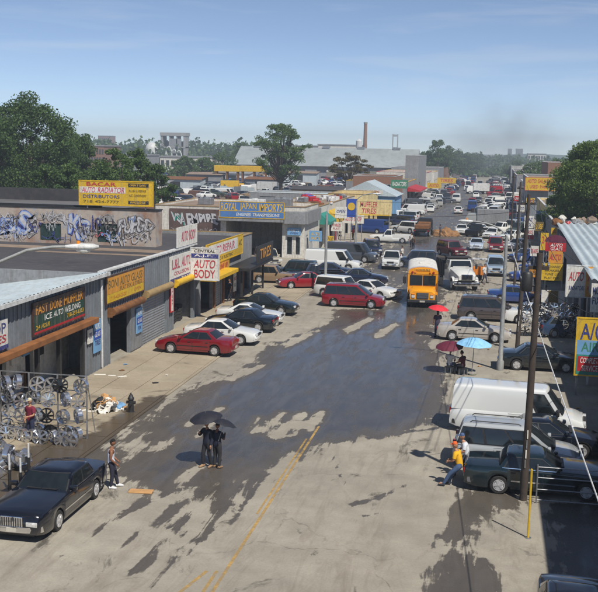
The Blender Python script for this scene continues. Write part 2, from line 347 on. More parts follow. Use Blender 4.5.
STRIP = [pxpoly(q) for q in [[(254.7, 433.8), (261.1, 417.4), (258.9, 416.6), (249.3, 432.2)], [(264.8, 434.7), (285.1, 412.9), (282.9, 411.1), (259.2, 431.3)], [(279.3, 440.9), (303.7, 415.5), (300.3, 412.5), (270.7, 435.1)], [(296.0, 436.9), (304.8, 422.4), (303.2, 421.6), (292.0, 435.1)], [(310.4, 430.8), (324.3, 411.9), (321.7, 410.1), (303.6, 427.2)], [(197.7, 439.1), (214.7, 422.6), (213.3, 421.4), (194.3, 436.9)], [(151.8, 453.8), (176.7, 436.9), (175.3, 435.1), (148.2, 450.2)], [(187.3, 426.6), (222.5, 408.8), (221.5, 407.2), (184.7, 423.4)], [(302.1, 334.7), (330.8, 319.4), (329.2, 316.6), (297.9, 329.3)], [(287.6, 347.9), (318.6, 330.9), (317.4, 329.1), (284.4, 344.1)], [(347.1, 334.4), (372.8, 319.2), (371.2, 316.8), (342.9, 329.6)], [(377.9, 338.1), (398.8, 325.1), (397.2, 322.9), (374.1, 333.9)], [(229.3, 381.9), (262.5, 367.0), (261.5, 365.0), (226.7, 378.1)], [(178.4, 485.9), (206.9, 463.0), (205.1, 461.0), (173.6, 482.1)]]]
xs = [-6000, -2500, -900, -400, -200, -110, -70, -45, -32, -27]+list(np.arange(-24, 10, 0.3))+[12, 16, 24, 40, 80, 200, 600, 2500, 6000]
ys = [-300, -60, 0, 10]+list(np.arange(17, 125, 0.32))+list(np.arange(125, 330, 1.2))+[340, 380, 450, 600, 900, 1500, 3000, 9000]
XX, YY = np.meshgrid(np.array(xs, float), np.array(ys, float), indexing='ij')
wet = np.full(XX.shape, -1.0)
for p in WET_AND_SHADE: wet = np.maximum(wet, np.clip(poly_sd(XX, YY, p)/1.7, -1, 1.1))
for p in DRY: wet = np.minimum(wet, np.clip(-poly_sd(XX, YY, p)/2.2+0.05, -1, 1))
for p in STREAK: wet = np.maximum(wet, np.clip(poly_sd(XX, YY, p)/.35+.12, -1, 1))
for p in STRIP: wet = np.minimum(wet, np.clip(-poly_sd(XX, YY, p)/.4-.1, -1, 1.1))
road = np.clip(np.minimum(np.minimum(XX+14.5, -1.5-XX), np.minimum((YY-84)/4, (420-YY)/10))/3.0, -1, 1)*0.32
wet = np.where(YY > 80, np.maximum(wet, road), wet)
nx, ny = XX.shape
gv = np.stack([XX.ravel(), YY.ravel(), np.zeros(nx*ny)], 1)
gi = np.arange(nx*ny).reshape(nx, ny)
gf = np.stack([gi[:-1, :-1].ravel(), gi[1:, :-1].ravel(), gi[1:, 1:].ravel(), gi[:-1, 1:].ravel()], 1)
gme = bpy.data.meshes.new('ground'); gme.from_pydata(gv.tolist(), [], gf.tolist())
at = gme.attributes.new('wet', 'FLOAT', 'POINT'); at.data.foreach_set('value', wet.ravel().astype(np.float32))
def ground_material():
    t = NT('street_ground'); v = t.coord()
    n_big = t.noise(v, 0.09, 5, 0.6); n_med = t.noise(v, 0.8, 6, 0.65); n_fine = t.noise(v, 14, 4, 0.7)
    vs = t.coord((1.7, 0.3, 1)); n_str = t.noise(vs, 1.0, 8, 0.7, 1.0)
    rotm = t.n('Mapping'); rotm.inputs['Rotation'].default_value = (0, 0, R(-32)); rotm.inputs['Scale'].default_value = (1.5, 0.2, 1)
    cc = t.n('TexCoord'); t.l(cc.outputs['Object'], rotm.inputs[0]); n_str2 = t.noise(rotm.outputs[0], 1.0, 5, 0.6, 0.5)
    dry = t.mix(t.ramp(n_big, 0.3, 0.7), C(145, 139, 127), C(174, 167, 152))
    dry = t.mix(t.ramp(n_med, 0.35, 0.75, 0, 0.7), dry, C(126, 120, 109))
    dry = t.mix(t.ramp(n_fine, 0.4, 0.75, 0, 0.3), dry, C(112, 103, 90))
    dry = t.mix(t.ramp(n_str, 0.5, 0.7, 0, 0.55), dry, C(116, 107, 95))
    # dark oil drips and cracks
    oil = t.noise(t.coord((0.9, 0.45, 1)), 0.55, 7, 0.7, 0.6); dry = t.mix(t.ramp(oil, 0.6, 0.67, 0, 0.85), dry, C(70, 66, 60))
    vo = t.n('TexVoronoi', feature='DISTANCE_TO_EDGE', i_Scale=0.16, i_Randomness=1.0)
    wv = t.n('VectorMath', operation='ADD'); t.l(v, wv.inputs[0]); nn = t.n('TexNoise', i_Scale=0.7, i_Detail=4.0); t.l(v, nn.inputs['Vector'])
    sc = t.n('VectorMath', operation='SCALE'); sc.inputs['Scale'].default_value = 2.0; t.l(nn.outputs['Color'], sc.inputs[0]); t.l(sc.outputs[0], wv.inputs[1]); t.l(wv.outputs[0], vo.inputs['Vector'])
    crack = t.ramp(vo.outputs['Distance'], 0.001, 0.006, 0.4, 0)
    dry = t.mix(t.math('MULTIPLY', crack, t.ramp(n_med, 0.4, 0.6)), dry, C(62, 57, 50))
    # dirt away from the street, dull green-brown far off
    sx = t.n('SeparateXYZ'); t.l(v, sx.inputs[0])
    off = t.math('MAXIMUM', t.ramp(sx.outputs['X'], -22, -30), t.ramp(sx.outputs['X'], 9, 14))
    dry = t.mix(off, dry, C(110, 98, 84))
    dry = t.mix(t.ramp(sx.outputs['Y'], 450, 800), dry, C(70, 84, 58))
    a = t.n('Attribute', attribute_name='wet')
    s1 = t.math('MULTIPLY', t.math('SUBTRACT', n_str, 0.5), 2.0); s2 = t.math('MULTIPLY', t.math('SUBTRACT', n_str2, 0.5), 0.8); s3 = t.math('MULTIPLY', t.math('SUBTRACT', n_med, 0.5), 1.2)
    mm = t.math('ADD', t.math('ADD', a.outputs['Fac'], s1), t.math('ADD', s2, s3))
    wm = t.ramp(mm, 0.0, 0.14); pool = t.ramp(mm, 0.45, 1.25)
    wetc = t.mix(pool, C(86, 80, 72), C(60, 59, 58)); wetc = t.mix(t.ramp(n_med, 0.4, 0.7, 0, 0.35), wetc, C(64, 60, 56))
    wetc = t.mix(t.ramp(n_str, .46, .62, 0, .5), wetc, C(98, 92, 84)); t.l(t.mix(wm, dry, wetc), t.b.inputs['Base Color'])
    film = t.math('MULTIPLY', wm, t.ramp(pool, 0, 1, 0.55, 1.0))
    rw = t.math('ADD', t.math('MULTIPLY', t.ramp(n_fine, 0.35, 0.7), t.ramp(pool, 0, 1, 0.25, 0.1)), t.ramp(pool, 0, 1, 0.3, 0.02))
    rr = t.n('Mix', data_type='FLOAT'); t.l(wm, rr.inputs['Factor']); rr.inputs['A'].default_value = 0.93; t.l(rw, rr.inputs['B'])
    t.l(rr.outputs['Result'], t.b.inputs['Roughness']); t.b.inputs['IOR'].default_value = 1.36
    h = t.math('ADD', t.math('MULTIPLY', n_fine, 0.6), n_med)
    b = t.n('Bump', i_Distance=0.03); t.l(h, b.inputs['Height']); t.l(t.ramp(wm, 0, 1, 0.45, 0.012), b.inputs['Strength']); t.l(b.outputs[0], t.b.inputs['Normal'])
    return t.m
gme.materials.append(None)
ground = struct(obj('ground', gme, ground_material()))

# worn yellow centre lines
def worn_paint(name, col, lo=0.42, hi=0.56):
    t = NT(name); v = t.coord(); n = t.noise(v, 2.2, 8, 0.75)
    t.b.inputs['Base Color'].default_value = col; t.b.inputs['Roughness'].default_value = 0.85
    tr = t.n('BsdfTransparent'); ms = t.n('MixShader'); t.l(t.ramp(n, lo, hi), ms.inputs[0]); t.l(tr.outputs[0], ms.inputs[1]); t.l(t.b.outputs[0], ms.inputs[2]); t.l(ms.outputs[0], t.out.inputs[0])
    return t.m
M['roadyellow'] = worn_paint('worn_yellow_paint', C(180, 146, 86), 0.34, 0.6)
def line(pts, w, name='road_marking'):
    mb = MB()
    for k in range(len(pts)-1):
        a, b = Vector(pts[k]), Vector(pts[k+1]); d = (b-a).normalized(); n = Vector((-d.y, d.x, 0))*w/2
        mb.add([a+n, a-n, b-n, b+n], [(0, 1, 2, 3)])
    return struct(mb.build(name, 'roadyellow'))
def lz(p): p = p.copy(); p.z = 0.005; return p
line([lz(Vector((-7.02, y, 0))) for y in (18, 24, 30, 36, 42)], 0.1)
line([lz(Vector((-7.2, y, 0))) for y in (31, 35, 40)], 0.08)
line([lz(G(178, 594)), lz(G(207, 571))], 0.11); line([lz(G(203, 592)), lz(G(217, 571))], 0.1)

# left pavement with separate slabs
t = NT('pavement_concrete'); v = t.coord(kind='Object'); oi = t.n('ObjectInfo')
wp = t.n('NewGeometry'); n1 = t.noise(wp.outputs['Position'], 0.5, 6, 0.65); n2 = t.noise(wp.outputs['Position'], 9, 4, 0.7)
c = t.mix(t.ramp(n1, 0.3, 0.7), C(146, 135, 115), C(172, 160, 138)); c = t.mix(t.ramp(oi.outputs['Random'], 0, 1, 0, 0.45), c, C(140, 126, 104)); c = t.mix(t.ramp(n2, 0.4, 0.8, 0, 0.35), c, C(104, 94, 80))
st = t.noise(wp.outputs['Position'], 0.33, 6, 0.7, 0.8); c = t.mix(t.ramp(st, 0.58, 0.66, 0, 0.7), c, C(92, 84, 72))
sx = t.n('SeparateXYZ'); t.l(wp.outputs['Position'], sx.inputs[0])      # water has run over the pavement edge by the rim display
wk = t.math('MULTIPLY', t.ramp(sx.outputs['X'], -19.5, -16.0), t.math('MULTIPLY', t.ramp(sx.outputs['Y'], 38.6, 36.8), t.ramp(sx.outputs['Y'], 29.0, 31.5)))
wk2 = t.math('MULTIPLY', t.ramp(sx.outputs['X'], -17.0, -15.3), t.ramp(sx.outputs['Y'], 48, 43))
wmk = t.ramp(t.math('ADD', t.math('MAXIMUM', wk, wk2), t.math('MULTIPLY', t.math('SUBTRACT', n1, .5), 1.4)), .4, .55)
c = t.mix(wmk, c, C(84, 74, 60)); t.l(t.ramp(wmk, 0, 1, .9, .22), t.b.inputs['Roughness'])
t.l(c, t.b.inputs['Base Color']); t.bump(n2, 0.3, 0.02); M['pave'] = t.m
pav = struct(MB().box(-20.4, -15.25, 26.0, 92.0, 0.002, 0.028).build('pavement', 'pave'))
slab = MB().bbox(-0.835, 0.835, -0.98, 0.98, 0.0, 0.032, 0.012).mesh('paving_slab')
for i in range(33):
    for j in range(3):
        o = obj('paving_slab', slab, 'pave', pav, (-19.53+1.71*j, 27.0+2.0*i, 0.029+random.uniform(-0.004, 0.006)), (0, 0, random.uniform(-0.006, 0.006)))
kb = MB().bbox(-0.075, 0.075, -0.99, 0.99, 0.0, 0.062, 0.015).mesh('kerb_stone')
for i in range(33): obj('kerb_stone', kb, 'pave', pav, (-15.16, 27.0+2.0*i, 0.003), (0, 0, random.uniform(-0.01, 0.01)))

# ------------------------------------------------------------------ buildings
def wall_panel(mb, a0, a1, z0, z1, ops, plane, axis, th, ribs=False):
    """wall in the plane axis=plane between a0..a1, with rectangular openings; thickness th towards the inside"""
    A = sorted(set([a0, a1]+[min(max(q, a0), a1) for o in ops for q in o[:2]])); Z = sorted(set([z0, z1]+[min(max(q, z0), z1) for o in ops for q in o[2:4]]))
    for i in range(len(A)-1):
        for k in range(len(Z)-1):
            ca, cz = (A[i]+A[i+1])/2, (Z[k]+Z[k+1])/2
            if any(o[0] < ca < o[1] and o[2] < cz < o[3] for o in ops): continue
            p0, p1 = sorted((plane, plane+th))
            if axis == 'x': mb.box(p0, p1, A[i], A[i+1], Z[k], Z[k+1])
            else: mb.box(A[i], A[i+1], p0, p1, Z[k], Z[k+1])
            if ribs and axis == 'x':
                sgn = -1 if th > 0 else 1; y = A[i]+0.1
                while y < A[i+1]-0.12:
                    a, b = sorted((plane, plane+sgn*0.035)); mb.box(a, b, y, y+0.13, Z[k]+0.002, Z[k+1]-0.002); y += 0.4
    return mb
def roller(parent, plane, axis, out, a0, a1, z0, z1, mat='grey_roll', name='roller_shutter'):
    mb = MB(); n = max(4, int((z1-z0)/0.16)); h = (z1-z0)/n
    for k in range(n):
        zz = z0+k*h
        for (p, q, r0, r1) in ((zz, zz+h*0.5, 0.0, 0.03), (zz+h*0.5, zz+h, 0.03, 0.0)):
            P = [(plane+out*r0, a0, p), (plane+out*r0, a1, p), (plane+out*r1, a1, q), (plane+out*r1, a0, q)]
            if axis == 'y': P = [(b, a, c) for a, b, c in P]
            mb.add(P, [(0, 1, 2, 3)])
    return mb.build(name, mat, parent)
def window(parent, plane, axis, out, a0, a1, z0, z1, fm='white_trim', nm=1):
    def bx(mb, p, q, u0, u1, w0, w1):
        lo, hi = sorted((plane+out*p, plane+out*q))
        return mb.box(lo, hi, u0, u1, w0, w1) if axis == 'x' else mb.box(u0, u1, lo, hi, w0, w1)
    f = MB(); b = 0.07
    bx(f, -.1, .03, a0, a1, z0, z0+b); bx(f, -.1, .03, a0, a1, z1-b, z1); bx(f, -.1, .03, a0, a0+b, z0+b, z1-b); bx(f, -.1, .03, a1-b, a1, z0+b, z1-b)
    for k in range(1, nm+1):
        c = a0+(a1-a0)*k/(nm+1); bx(f, -.09, .02, c-.03, c+.03, z0+b, z1-b)
    w = f.build('window', fm, parent)
    for k in range(nm+1):
        u0 = a0+(a1-a0)*k/(nm+1)+0.05; u1 = a0+(a1-a0)*(k+1)/(nm+1)-0.05
        bx(MB(), -.06, -.05, u0, u1, z0+b, z1-b).build('pane', 'pane', w)
    return w
def building(name, label, x0, x1, y0, y1, h, wall, roofmat, fronts=(), parapet=0.35, trim='white_trim', cat='building', th=0.22, roof=True):
    """four walls with real openings, a roof slab, parapet cap, shutters/windows/doors set into the openings"""
    b = thing(name, label, cat, ((x0+x1)/2, (y0+y1)/2, 0)); off = Vector((-(x0+x1)/2, -(y0+y1)/2, 0))
    X0, X1, Y0, Y1 = x0+off.x, x1+off.x, y0+off.y, y1+off.y
    F = dict(E=[], W=[], S=[], N=[])
    for f in fronts:
        side, a0, a1, z0, z1, kind = f[:6]; o = off.y if side in 'EW' else off.x; F[side].append((a0+o, a1+o, z0, z1, kind)+tuple(f[6:]))
    H = h+parapet
    wall_panel(MB(), Y0, Y1, 0, H, F['E'], X1, 'x', -th).build('wall', wall, b)
    wall_panel(MB(), Y0, Y1, 0, H, F['W'], X0, 'x', th).build('wall', wall, b)
    wall_panel(MB(), X0+th, X1-th, 0, H, F['S'], Y0, 'y', th).build('wall', wall, b)
    wall_panel(MB(), X0+th, X1-th, 0, H, F['N'], Y1, 'y', -th).build('wall', wall, b)
    if roof: MB().box(X0+th, X1-th, Y0+th, Y1-th, h-0.15, h).build('roof', roofmat, b)
    e = 0.05
    MB().box(X0-e, X1+e, Y0-e, Y0+th, H+.001, H+.07).box(X0-e, X1+e, Y1-th, Y1+e, H+.001, H+.07).box(X0-e, X0+th, Y0+th, Y1-th, H+.001, H+.069).box(X1-th, X1+e, Y0+th, Y1-th, H+.001, H+.069).build('parapet_cap', trim, b)
    pl = dict(E=(X1, 'x', 1), W=(X0, 'x', -1), S=(Y0, 'y', -1), N=(Y1, 'y', 1))
    for side, lst in F.items():
        p, ax, out = pl[side]
        for (a0, a1, z0, z1, kind, *ex) in lst:
            if kind == 'roll': roller(b, p-out*0.1, ax, out, a0, a1, z0, z1, ex[0] if ex else 'grey_roll')
            elif kind == 'win': window(b, p-out*0.04, ax, out, a0, a1, z0, z1, nm=ex[0] if ex else 1)
            elif kind == 'door':
                lo, hi = sorted((p-out*0.12, p-out*0.06)); mb = MB()
                (mb.box(lo, hi, a0, a1, z0, z1) if ax == 'x' else mb.box(a0, a1, lo, hi, z0, z1)); mb.build('door', ex[0] if ex else 'rust', b)
    return b
XL = -20.5
E_ = -XL
# --- A1: muffler shop, grey ribbed cladding, pale corrugated shed roof
a1 = thing('muffler_shop', 'grey ribbed metal garage with pale corrugated roof and long orange beam over its opening', 'garage', (XL, 38, 0))
o_ = (XL, 38)
def loc(mb): return [(x-o_[0], y-o_[1], z) for x, y, z in mb]
def bl(mb, name, mat, parent, smooth=None):
    mb.v = [(x-o_[0], y-o_[1], z) for x, y, z in mb.v]; return mb.build(name, mat, parent, smooth)
bl(wall_panel(MB(), 26, 50.55, 0, 5.12, [(35, 48.0, 0, 2.85), (28, 33.5, 0, 2.8)], XL, 'x', -0.2, True), 'front_wall', 'grey_clad', a1)
bl(MB().box(-34, XL-.2, 50.3, 50.5, 0, 4.0), 'side_wall', 'grey_clad', a1)
bl(MB().box(-34.2, -34, 26, 50.5, 0, 3.0), 'back_wall', 'stucco_g', a1)
bl(MB().box(-34, XL-.2, 26, 26.2, 0, 3.4), 'side_wall', 'grey_clad', a1)
rf = MB(); n = 124; rows = []      # corrugations run down the slope
for i in range(n+1):
    y = 25.7+(50.75-25.7)*i/n; dz = 0.035*(1 if i % 2 else -1); rows.append([(XL+0.35, y, 5.28+dz), (XL-13.7, y, 3.17+dz)])
rf.loft(rows, False, False); bl(rf, 'corrugated_roof', 'white_corr', a1)
bl(MB().box(XL+0.30, XL+0.42, 25.7, 50.75, 5.08, 5.26), 'gutter', 'white_trim', a1)
bl(MB().bbox(XL+.02, XL+0.5, 34.5, 48.9, 2.8, 3.1, .04), 'awning_beam', 'orange_rust', a1)
for y in (35.05, 42.7, 45.1, 47.95): bl(MB().box(XL-.16, XL+.04, y-.09, y+.09, 0, 2.85), 'post', 'black', a1)
bl(MB().tube([(XL+.12, 50.2, 0.1), (XL+.12, 50.2, 4.9), (XL+.34, 50.2, 5.12)], .06, 8), 'downpipe', 'white_trim', a1, 40)
bl(MB().box(-31, XL-3.2, 41.0, 41.15, 0, 3.4), 'partition', 'stucco_w', a1)
bl(MB().box(-22.5, -22.3, 43.0, 45.0, 0, 3.4).box(-22.5, -22.3, 45.9, 50.2, 0, 3.4), 'partition', 'stucco_w', a1)
for k, (y, z) in enumerate([(43.4, 1.5), (44.6, 1.7), (46.2, 1.4), (47.2, 1.9)]):
    s_ = bl(MB().box(-22.28, -22.2, y, y+.7, z, z+.6), 'wall_chart', ['paper', 'lblue', 'black', 'card'][k], a1)
tag(MB().box(-.45, .45, -.9, .9, .86, .92).box(-.4, -.33, -.85, -.78, 0, .86).box(.33, .4, -.85, -.78, 0, .86).box(-.4, -.33, .78, .85, 0, .86).box(.33, .4, .78, .85, 0, .86).box(-.42, .42, -.85, .85, .3, .33)
    .bbox(-.3, .2, -.7, -.1, .92, 1.2, .03).bbox(-.2, .3, .1, .6, .92, 1.35, .03).build('workbench', 'rust', loc=(-22.6, 44, 0)), 'rusty workbench with parts inside the muffler shop opening', 'workbench')
sign('dark green FAST DONE MUFFLER sign with gold and white lettering', (XL+.12, 44.9, 4.05), R(90), 5.8, 1.42, 'green_sign',
     [('FAST DONE MUFFLER', .5, .78, .94, .3, 'tx_gold'), ('ICE  AUTO  WELDING', .55, .46, .72, .2, 'tx_white'), ('24 HOUR', .16, .2, .26, .15, 'tx_yellow'), ('718-359-6353', .8, .24, .36, .15, 'tx_yellow')], border='brown_sign', bands=[(0, 1, .62, 1, 'brown_sign'), (0, 1, 0, .07, 'redp')])
sign('white shop sign with red and blue print at the left picture edge', (XL+.12, 37.9, 3.9), R(90), 3.2, 1.3, 'white', [('SHOP', .6, .72, .7, .34, 'tx_blue'), ('TIRES', .6, .36, .7, .26, 'tx_red')], bands=[(0, 1, 0, .14, 'tx_blue')])
sign('blue and white poster beside the white downpipe', (XL+.1, 49.55, 1.95), R(90), .95, 1.75, 'lblue', [('AUTO', .5, .8, .8, .16, 'tx_white'), ('GLASS', .5, .56, .8, .16, 'tx_white'), ('TIRES', .5, .3, .8, .16, 'tx_blue')], bands=[(0, 1, .4, .68, 'blue')])
sign('small square white poster at the end of the orange beam', (XL+.1, 48.6, 2.1), R(90), .62, .75, 'white', [('OK', .5, .55, .6, .4, 'tx_blue')])
# --- A2: grey garage with doorway and roller shutter
a2 = thing('grey_garage', 'grey metal garage with tar roof, doorway and closed roller shutter', 'garage', (XL, 59, 0)); o_ = (XL, 59)
bl(wall_panel(MB(), 50.57, 68.0, 0, 5.2, [(51.6, 54.75, 0, 2.75), (56.95, 61.25, 0, 2.95), (63.0, 67.4, 0, 2.9)], XL, 'x', -0.2, True), 'front_wall', 'grey_clad', a2)
bl(MB().box(-35, XL-.2, 50.52, 50.7, 0, 5.2).box(-35, -34.8, 50.7, 66, 0, 5.2), 'side_wall', 'stucco_g', a2)
bl(MB().box(-35, XL-.2, 67.8, 68, 0, 5.0), 'side_wall', 'stucco_g', a2)
bl(MB().box(-34.8, XL-.2, 50.7, 67.8, 4.95, 5.1), 'roof', 'tar', a2)
bl(MB().box(-34.6, XL-.3, 62.3, 63.9, 5.105, 5.13).box(-29, XL-.3, 60.2, 60.9, 5.105, 5.125), 'roof_patch', 'gravelroof', a2)
bl(MB().box(XL-.25, XL+.12, 50.57, 68.0, 5.205, 5.3), 'eave_trim', 'white_trim', a2)
rs = roller(a2, XL-.08, 'x', 1, 56.95, 61.25, 0, 2.95); rs.data.transform(Matrix.Translation((-o_[0], -o_[1], 0)))
for (ya, yb, z, mt) in ((51.3, 56.2, 2.95, 'rust'), (56.9, 61.6, 3.15, 'tan_metal'), (62.7, 67.9, 3.1, 'yellow_metal')):
    bl(MB().tube([(XL+.27, ya, z), (XL+.27, yb, z)], .22, 12).box(XL, XL+.3, ya-.06, ya, z-.28, z+.26), 'shutter_housing', mt, a2, 40)
bl(MB().box(XL+.0, XL+.07, 54.8, 56.5, .05, 2.72), 'door_leaf', 'grey_roll', a2)
bl(MB().box(-29, -28.8, 50.8, 67.7, 0, 4.9), 'partition', 'stucco_g', a2)
for i in range(6):      # tyres and parts stacked in the third bay
    w_ = MB()
    for k in range(4+i % 2): w_.lathe([(.2, 0), (.31, .02), (.33, .11), (.31, .2), (.2, .22)], 14, 'z', (0, 0, k*.222))
    tag(w_.build('tyre_stack', 'tyre', smooth=40, loc=(-21.3-.1*(i % 2), 63.4+.66*i, 0)), '%s stack of used black tyres from the grey shutter, under the yellow housing' % ['first', 'second', 'third', 'fourth', 'fifth', 'sixth'][i], 'tyre stack', 'tyre stacks in the third bay')
sign('yellow sign with dark faded lettering above the rust-edged doorway', (XL+.12, 53.8, 4.18), R(90), 5.9, 1.4, 'yellow',
     [('BONI AUTO GLASS', .5, .72, .92, .34, 'tx_olive'), ('FLAT FIX & TIRES', .64, .43, .6, .16, 'tx_olive'), ('718-424-2620', .3, .16, .42, .14, 'tx_gold'), ('OPEN', .82, .18, .2, .13, 'tx_gold')], border='brown_sign', bands=[(0, 1, .34, 1, 'tx_gold')])
sign('blue and white poster on the grey open door leaf', (XL+.14, 55.95, 1.75), R(90), .95, 1.5, 'lblue', [('AUTO', .5, .8, .8, .16, 'tx_white'), ('GLASS', .5, .5, .8, .16, 'tx_white'), ('FIX', .5, .2, .6, .16, 'tx_blue')], bands=[(0, 1, .36, .64, 'blue')])
sign('narrow white sign with red letters between shutter and third bay', (XL+.12, 62.2, 2.2), R(90), .5, 1.75, 'white', [(c_, .5, .88-.155*i, .45, .11, 'tx_red') for i, c_ in enumerate('OPEN7')], border='redp')
sign('white sign with faded red AUTO BODY lettering on the grey front wall', (XL+.12, 65.6, 4.0), R(90), 7.6, 1.85, 'white',
     [('L&L AUTO BODY', .5, .7, .9, .36, 'tx_pink'), ('COLLISION EXPERTS', .5, .36, .8, .13, 'tx_pink'), ('718-779-2322', .55, .1, .5, .13, 'tx_white')], bands=[(0, 1, 0, .2, 'tx_blue')])
sign('white AUTO BODY board standing on the roof edge', (XL+.05, 65.8, 6.03), R(90), 4.6, 1.35, 'white', [('AUTO BODY', .55, .5, .72, .5, 'tx_pink')], posts=.1)
s_ = sign('white AUTO BODY sign hung out over the pavement, facing the camera', (-19.3, 66.2, 4.05), 0, 1.95, 2.15, 'white', [('AUTO', .5, .5, .8, .27, 'tx_red'), ('BODY', .5, .18, .8, .27, 'tx_red'), ('A.J.F.', .45, .76, .7, .1, 'tx_white'), ('CENTRAL', .5, .92, .8, .1, 'tx_black')], border='white_trim', bands=[(0, 1, .69, .83, 'tx_blue')])
MB().tube([(-1.2, .06, .6), (-.98, .06, .6)], .03, 6).tube([(-1.2, .06, -.6), (-.98, .06, -.6)], .03, 6).build('bracket', 'steel', s_)
# --- B: repair row with yellow sign band
b_ = building('repair_shop', 'low dark repair shop row with yellow and orange signs along its front', -33, -20.3, 68.05, 84.0, 4.5, 'stucco_g', 'tar',
    [('E', 68.6, 71.6, 0, 2.5, 'open'), ('E', 72.2, 74.2, 0, 2.5, 'roll'), ('E', 74.8, 77.4, 0, 2.5, 'open'), ('E', 78.0, 80.4, 0, 2.5, 'open'), ('E', 80.9, 83.4, 0, 2.5, 'open')], .25, 'tan_metal')
for y in (71.9, 74.5, 77.7, 80.65): MB().box(6.36, 6.5, y-76.03-.12, y-76.03+.12, 0, 2.6).build('post', 'rust', b_)
MB().bbox(6.4, 7.6, -7.8, -1.4, 2.55, 2.85, .03).build('awning_beam', 'yellow_metal', b_)
MB().bbox(6.4, 8.3, -.6, 7.9, 2.5, 2.75, .03).box(7.4, 7.55, .0, .15, 0, 2.5).box(7.4, 7.55, 3.6, 3.75, 0, 2.5).box(7.4, 7.55, 7.5, 7.65, 0, 2.5).build('canopy', 'black', b_)
sign('long yellow sign with pink AUTO REPAIR lettering on white', (-20.1, 74.6, 4.25), R(90), 10.6, 1.5, 'yellow', [('AUTO REPAIR', .45, .62, .62, .4, 'tx_pink'), ('A/C', .92, .6, .1, .3, 'tx_olive'), ('MECHANIC & ELECTRIC', .4, .16, .6, .16, 'tx_olive')], border='yellow_metal', bands=[(.05, .84, .34, .94, 'white')])
sign('orange sign with red lettering below the long yellow sign', (-20.12, 72.6, 3.02), R(90), 6.0, .74, 'tx_gold', [('BRAKES TUNE UP', .5, .5, .86, .55, 'tx_red')], border='yellow_metal')
sign('dark board with orange lettering at the far end of the repair row', (-18.3, 80.5, 3.55), R(90), 6.0, 1.4, 'black', [('TIRES', .5, .5, .7, .6, 'tx_gold')])
sign('white poster with green print between the repair shop posts', (-20.16, 77.75, 1.3), R(90), .9, 1.5, 'white', [('SALE', .5, .7, .8, .2, 'tx_red'), ('OIL', .5, .35, .6, .2, 'tx_green')])
M['shutter_dark'] = simple('dark_green_board', C(38, 60, 58), .7, var=.3, nscale=1.5)
# --- graffiti brick building behind A2
g_ = building('graffiti_brick_building', 'brown brick building with graffiti wall, two shuttered windows and tar roof', -60, -22.8, 66.05, 67.4, 7.15, 'brick_tag', 'tar',
    [('S', -31.4, -29.8, 5.3, 6.5, 'door', 'shutter_dark'), ('S', -27.1, -25.6, 5.3, 6.6, 'door', 'shutter_dark'), ('S', -36.6, -35.0, 5.3, 6.4, 'door', 'shutter_dark')], .45, 'black')
gx, gy = -41.4, 66.725
M['g_blue'] = simple('spray_blue', C(120, 146, 200), 0.8, var=0.25, nscale=1.5, dirt=C(190, 194, 200)); M['g_white'] = simple('spray_white', C(186, 186, 190), 0.8, var=0.2, nscale=2, dirt=C(150, 146, 144)); M['g_dark'] = simple('spray_black', C(66, 62, 66), 0.8, var=0.3, dirt=C(120, 114, 110)); M['g_grey'] = simple('spray_silver', C(134, 130, 128), 0.8, var=0.2, dirt=C(160, 156, 150))
def graffiti(s, x, z, w, h, fill, line_, seed=1, fat=.04, name='graffiti'):
    y = 66.02-gy
    for bold, mt, dy, ds in ((fat+.05, line_, .003, 1.0), (fat, fill, .007, .97), (.0, 'g_white' if fill != 'g_white' else 'g_grey', .011, .9)):
        o = obj(name, spray_mesh(s, bold, seed), mt, g_, (x-gx, y-dy, z)); o.scale = (w*ds, 1, h*ds)
def scribble(x, z, w, h, mat, seed, th=.05):
    rng = random.Random(seed); n = 26; p = []; X, Z = rng.uniform(-.5, .5), 0
    f = [rng.uniform(1, 5) for _ in range(4)]; q = [rng.uniform(0, 6) for _ in range(4)]; mb = MB(); y = 66.02-gy-.014-seed*.0006
    P = [Vector(((i/n-.5)*w+.12*w*math.sin(i/n*f[0]*6+q[0]), 0, .5*h*math.sin(i/n*f[1]*7+q[1])*(.5+.5*math.sin(i/n*f[2]*3+q[2])))) for i in range(n+1)]
    L = []
    for i in range(n+1):
        d = (P[min(i+1, n)]-P[max(i-1, 0)]).normalized(); s = Vector((-d.z, 0, d.x))*th*(.6+.6*abs(math.sin(i*.7+q[3]))); L.append([tuple(P[i]+s), tuple(P[i]-s)])
    mb.loft(L, False, False); mb.build('graffiti', mat, g_, None, (x-gx, y, z))
graffiti('BS', -33.2, 6.35, 2.6, 1.4, 'g_blue', 'tx_blue', 2); graffiti('S', -31.95, 6.3, .9, 1.5, 'g_white', 'g_dark', 5)
graffiti('K3', -28.4, 6.35, 1.6, 1.6, 'g_blue', 'tx_blue', 3); graffiti('FUEGO', -24.25, 6.55, 2.6, 1.1, 'g_grey', 'g_dark', 4, .05)
graffiti('WAZ', -30.4, 6.95, 1.9, .55, 'g_white', 'g_grey', 6, .02); graffiti('AMK', -26.35, 6.95, 1.4, .5, 'g_white', 'g_grey', 7, .02); graffiti('NEO', -35.6, 6.9, 2.0, .9, 'g_grey', 'g_dark', 8, .04)
for k in range(60):
    scribble(random.uniform(-37, -23.4), random.uniform(5.5, 7.1), random.uniform(.5, 1.6), random.uniform(.4, 1.2), random.choice(['g_white', 'g_white', 'g_grey', 'g_dark', 'tx_blue', 'g_blue', 'tx_pink']), k, random.uniform(.015, .035))
